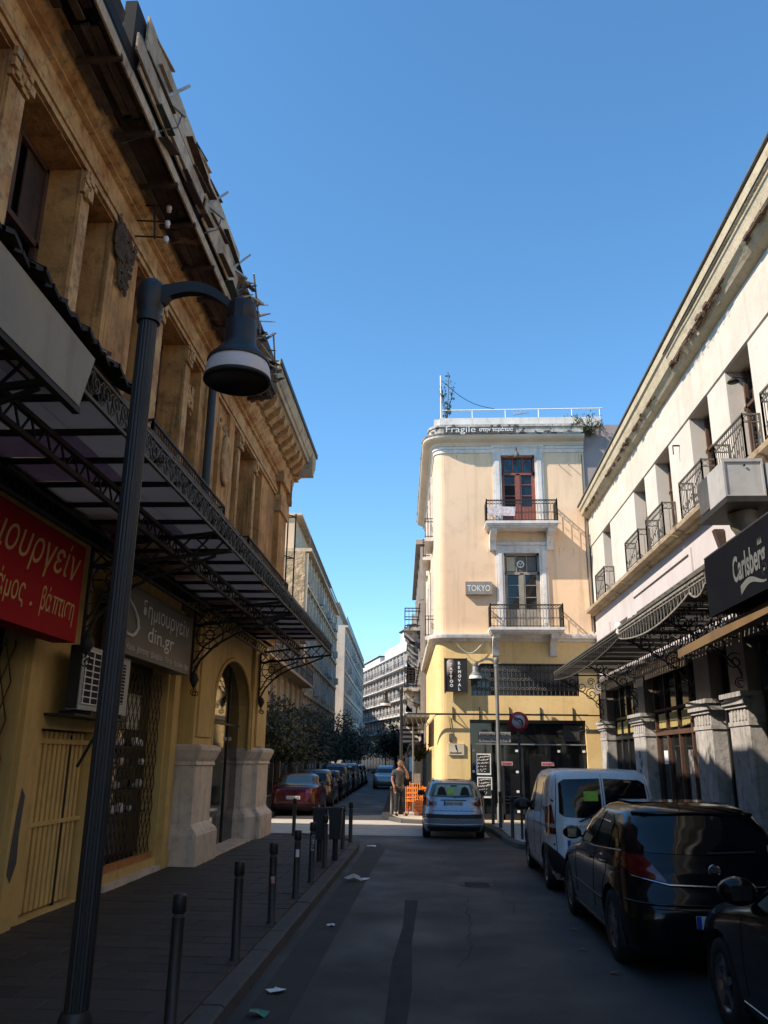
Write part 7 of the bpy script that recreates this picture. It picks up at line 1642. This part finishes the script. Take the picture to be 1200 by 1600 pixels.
# clothes: slightly larger skins
tv = [(0, 0, .88), (0, 0, 1.05), (0, 0, 1.26), (0, 0, 1.40), (-.18, 0, 1.41), (-.24, 0, 1.24), (.18, 0, 1.41), (.25, -.07, 1.26)]
skin_mesh('t_shirt', tv, [(0, 1), (1, 2), (2, 3), (3, 4), (4, 5), (3, 6), (6, 7)], [(.175, .125), (.165, .12), (.18, .125), (.165, .115), .085, .075, .085, .075], SHIRT, pe)
lv = [(0, 0, .95), (-.09, 0, .86), (-.10, -.01, .48), (-.11, .01, .10), (.09, 0, .86), (.13, -.03, .48), (.17, 0, .10)]
skin_mesh('trousers', lv, [(0, 1), (1, 2), (2, 3), (0, 4), (4, 5), (5, 6)], [(.16, .12), .105, .08, .066, .105, .08, .066], JEANS, pe)
for sg, ox in ((-1, -.11), (1, .20)): 
    skin_mesh('shoe', [(ox, .04, .05), (ox + .01 * sg, -.08, .045), (ox + .02 * sg, -.19, .035)], [(0, 1), (1, 2)], [.05, .05, .042], RUBB, pe)
hd = MB(); hd.lathe([(0, -.13), (.035, -.125), (.06, -.09), (.072, -.04), (.078, .02), (.075, .07), (.055, .11), (.02, .13), (0, .132)], (0, 0, 0), 18)
R_ = Matrix.Rotation(.15, 3, 'X')
hd.v = [tuple(Vector((.01, -.045, 1.68)) + R_ @ Vector((v[0], v[1] * 1.15, v[2]))) for v in hd.v]; hdo = hd.build('head', SKIN, pe)
for sx_ in (-.03, .03): MB().lathe([(0, -.008), (.012, 0), (0, .008)], (.01 + sx_, -.128, 1.69), 8).build('eye', BLKT, hdo)
MB().prism([(-.125, 1.70), (-.158, 1.655), (-.125, 1.645)], 0.0, .022, 'x').build('nose', SKIN, hdo); MB().box(-.015, .035, -.128, -.12, 1.625, 1.632).build('mouth', surf('lips', (.22, .08, .06), None, None, 3, .6), hdo)
for sg in (-1, 1): MB().lathe([(0, -.03), (.015, -.02), (.018, .01), (0, .03)], (.01 + sg * .08, -.03, 1.68), 8).build('ear', SKIN, hdo)
ha = MB(); ha.lathe([(.082, .03), (.084, .06), (.070, .11), (.035, .142), (0, .148)], (0, 0, 0), 18); ha.v = [tuple(Vector((.01, -.03, 1.68)) + R_ @ Vector((v[0], v[1] * 1.15 + (.01 if v[2] < .05 else 0), v[2]))) for v in ha.v]; ha.build('hair', HAIR, pe)
hb = MB(); hb.lathe([(.075, -.07), (.082, .0), (.084, .05)], (0, 0, 0), 18); hb.v = [tuple(Vector((.01, -.02, 1.68)) + R_ @ Vector((v[0], v[1] if v[1] > -.01 else -.01, v[2]))) for v in hb.v]; hb.build('hair', HAIR, pe)
def hand(wrist, d, up, parent):
    d = Vector(d).normalized(); up = Vector(up).normalized(); s_ = d.cross(up); w_ = Vector(wrist); vs = [w_, w_ + d * .05]; es = [(0, 1)]; rs = [.026, (.034, .018)]
    for k, L in enumerate((.062, .072, .068, .052)):
        b = w_ + d * .075 + s_ * (.026 - k * .017); m__ = b + d * L * .55 + up * .008; e_ = m__ + d * L * .35 + up * .02; i = len(vs); vs += [b, m__, e_]; es += [(1, i), (i, i + 1), (i + 1, i + 2)]; rs += [.0095, .009, .0075]
    b = w_ + d * .03 + s_ * .035; i = len(vs); vs += [b, b + d * .03 + s_ * .02 + up * .012]; es += [(0, i), (i, i + 1)]; rs += [.012, .009]
    return skin_mesh('hand', [tuple(v) for v in vs], es, rs, SKIN, parent, 1)
hand((-.21, -.15, .86), (0, -.2, -1), (0, -1, 0), pe); hand((.12, -.22, 1.52), (-.35, .25, .9), (-1, 0, 0), pe)
MB().box(-.20, -.18, -.22, -.14, .72, .74).build('held_object', WHT, pe)
# ------------------------------------------------------------------ orange chairs
ch0 = thing('taverna_chair', '', 'chair', (0, 0, 0), 'orange wooden chairs stacked on the corner', local=True)
for (x, y_, h) in ((-.19, -.18, .45), (.19, -.18, .45), (-.17, .18, .92), (.17, .18, .92)): MB().tube([(x, y_, 0), (x, y_ + (.03 if h > .5 else 0), h)], .018, 6).build('leg', ORC, ch0)
MB().box(-.21, .21, -.2, .2, .43, .46).build('seat', ORC, ch0)
for z in (.56, .70, .86): MB().tube([(-.17, .195, z), (0, .235, z), (.17, .195, z)], .016, 6).build('back_rail', ORC, ch0)
for x in (-.1, -.03, .04, .11): MB().tube([(x, .20, .46), (x, .225, .86)], .011, 5).build('back_spindle', ORC, ch0)
for (a, b) in (((-.19, -.18, .2), (.19, -.18, .2)), ((-.19, -.18, .25), (-.17, .18, .25)), ((.19, -.18, .25), (.17, .18, .25))): MB().tube([a, b], .011, 5).build('stretcher', ORC, ch0)
cl = ['front left orange chair of the stack beside the standing man', 'front right orange chair of the stack, nearest the silver hatchback', 'orange chair standing behind the front left one', 'orange chair standing behind the front right one', 'orange chair set upside-askew on top of the left pair']
for i, (x, y_, z, r) in enumerate([(-.62, 30.0, .12, 2.9), (-.18, 30.05, .12, 3.3), (-.60, 30.5, .12, .1), (-.12, 30.55, .12, -.15), (-.50, 30.1, .26, 3.0)]):
    o = ch0 if i == 0 else copy_tree(ch0); o.location = (x, y_, z); o.rotation_euler.z = r; o['label'] = cl[i]
cd = thing('crate', 'red-brown crate under the orange chairs beside the silver hatchback', 'crate', (-.3, 29.75, .12), local=True)
for k in range(4): MB().box(-.25, .25, -.02, .0, .04 + k * .11, .12 + k * .11).build('slat', surf('red_brown_crate', (.40, .12, .04), None, None, 5, .8), cd)
MB().box(-.25, .25, 0, .28, .02, .46).build('box', surf('red_brown_crate', (.4, .1, .04)), cd)
# far end of the street, rising ground behind everything
struct(MB().box(-60, -12, 210, 214, 0, 16).box(-12, 40, 170, 176, 0, 9), 'distant_building_mass', APTW2)
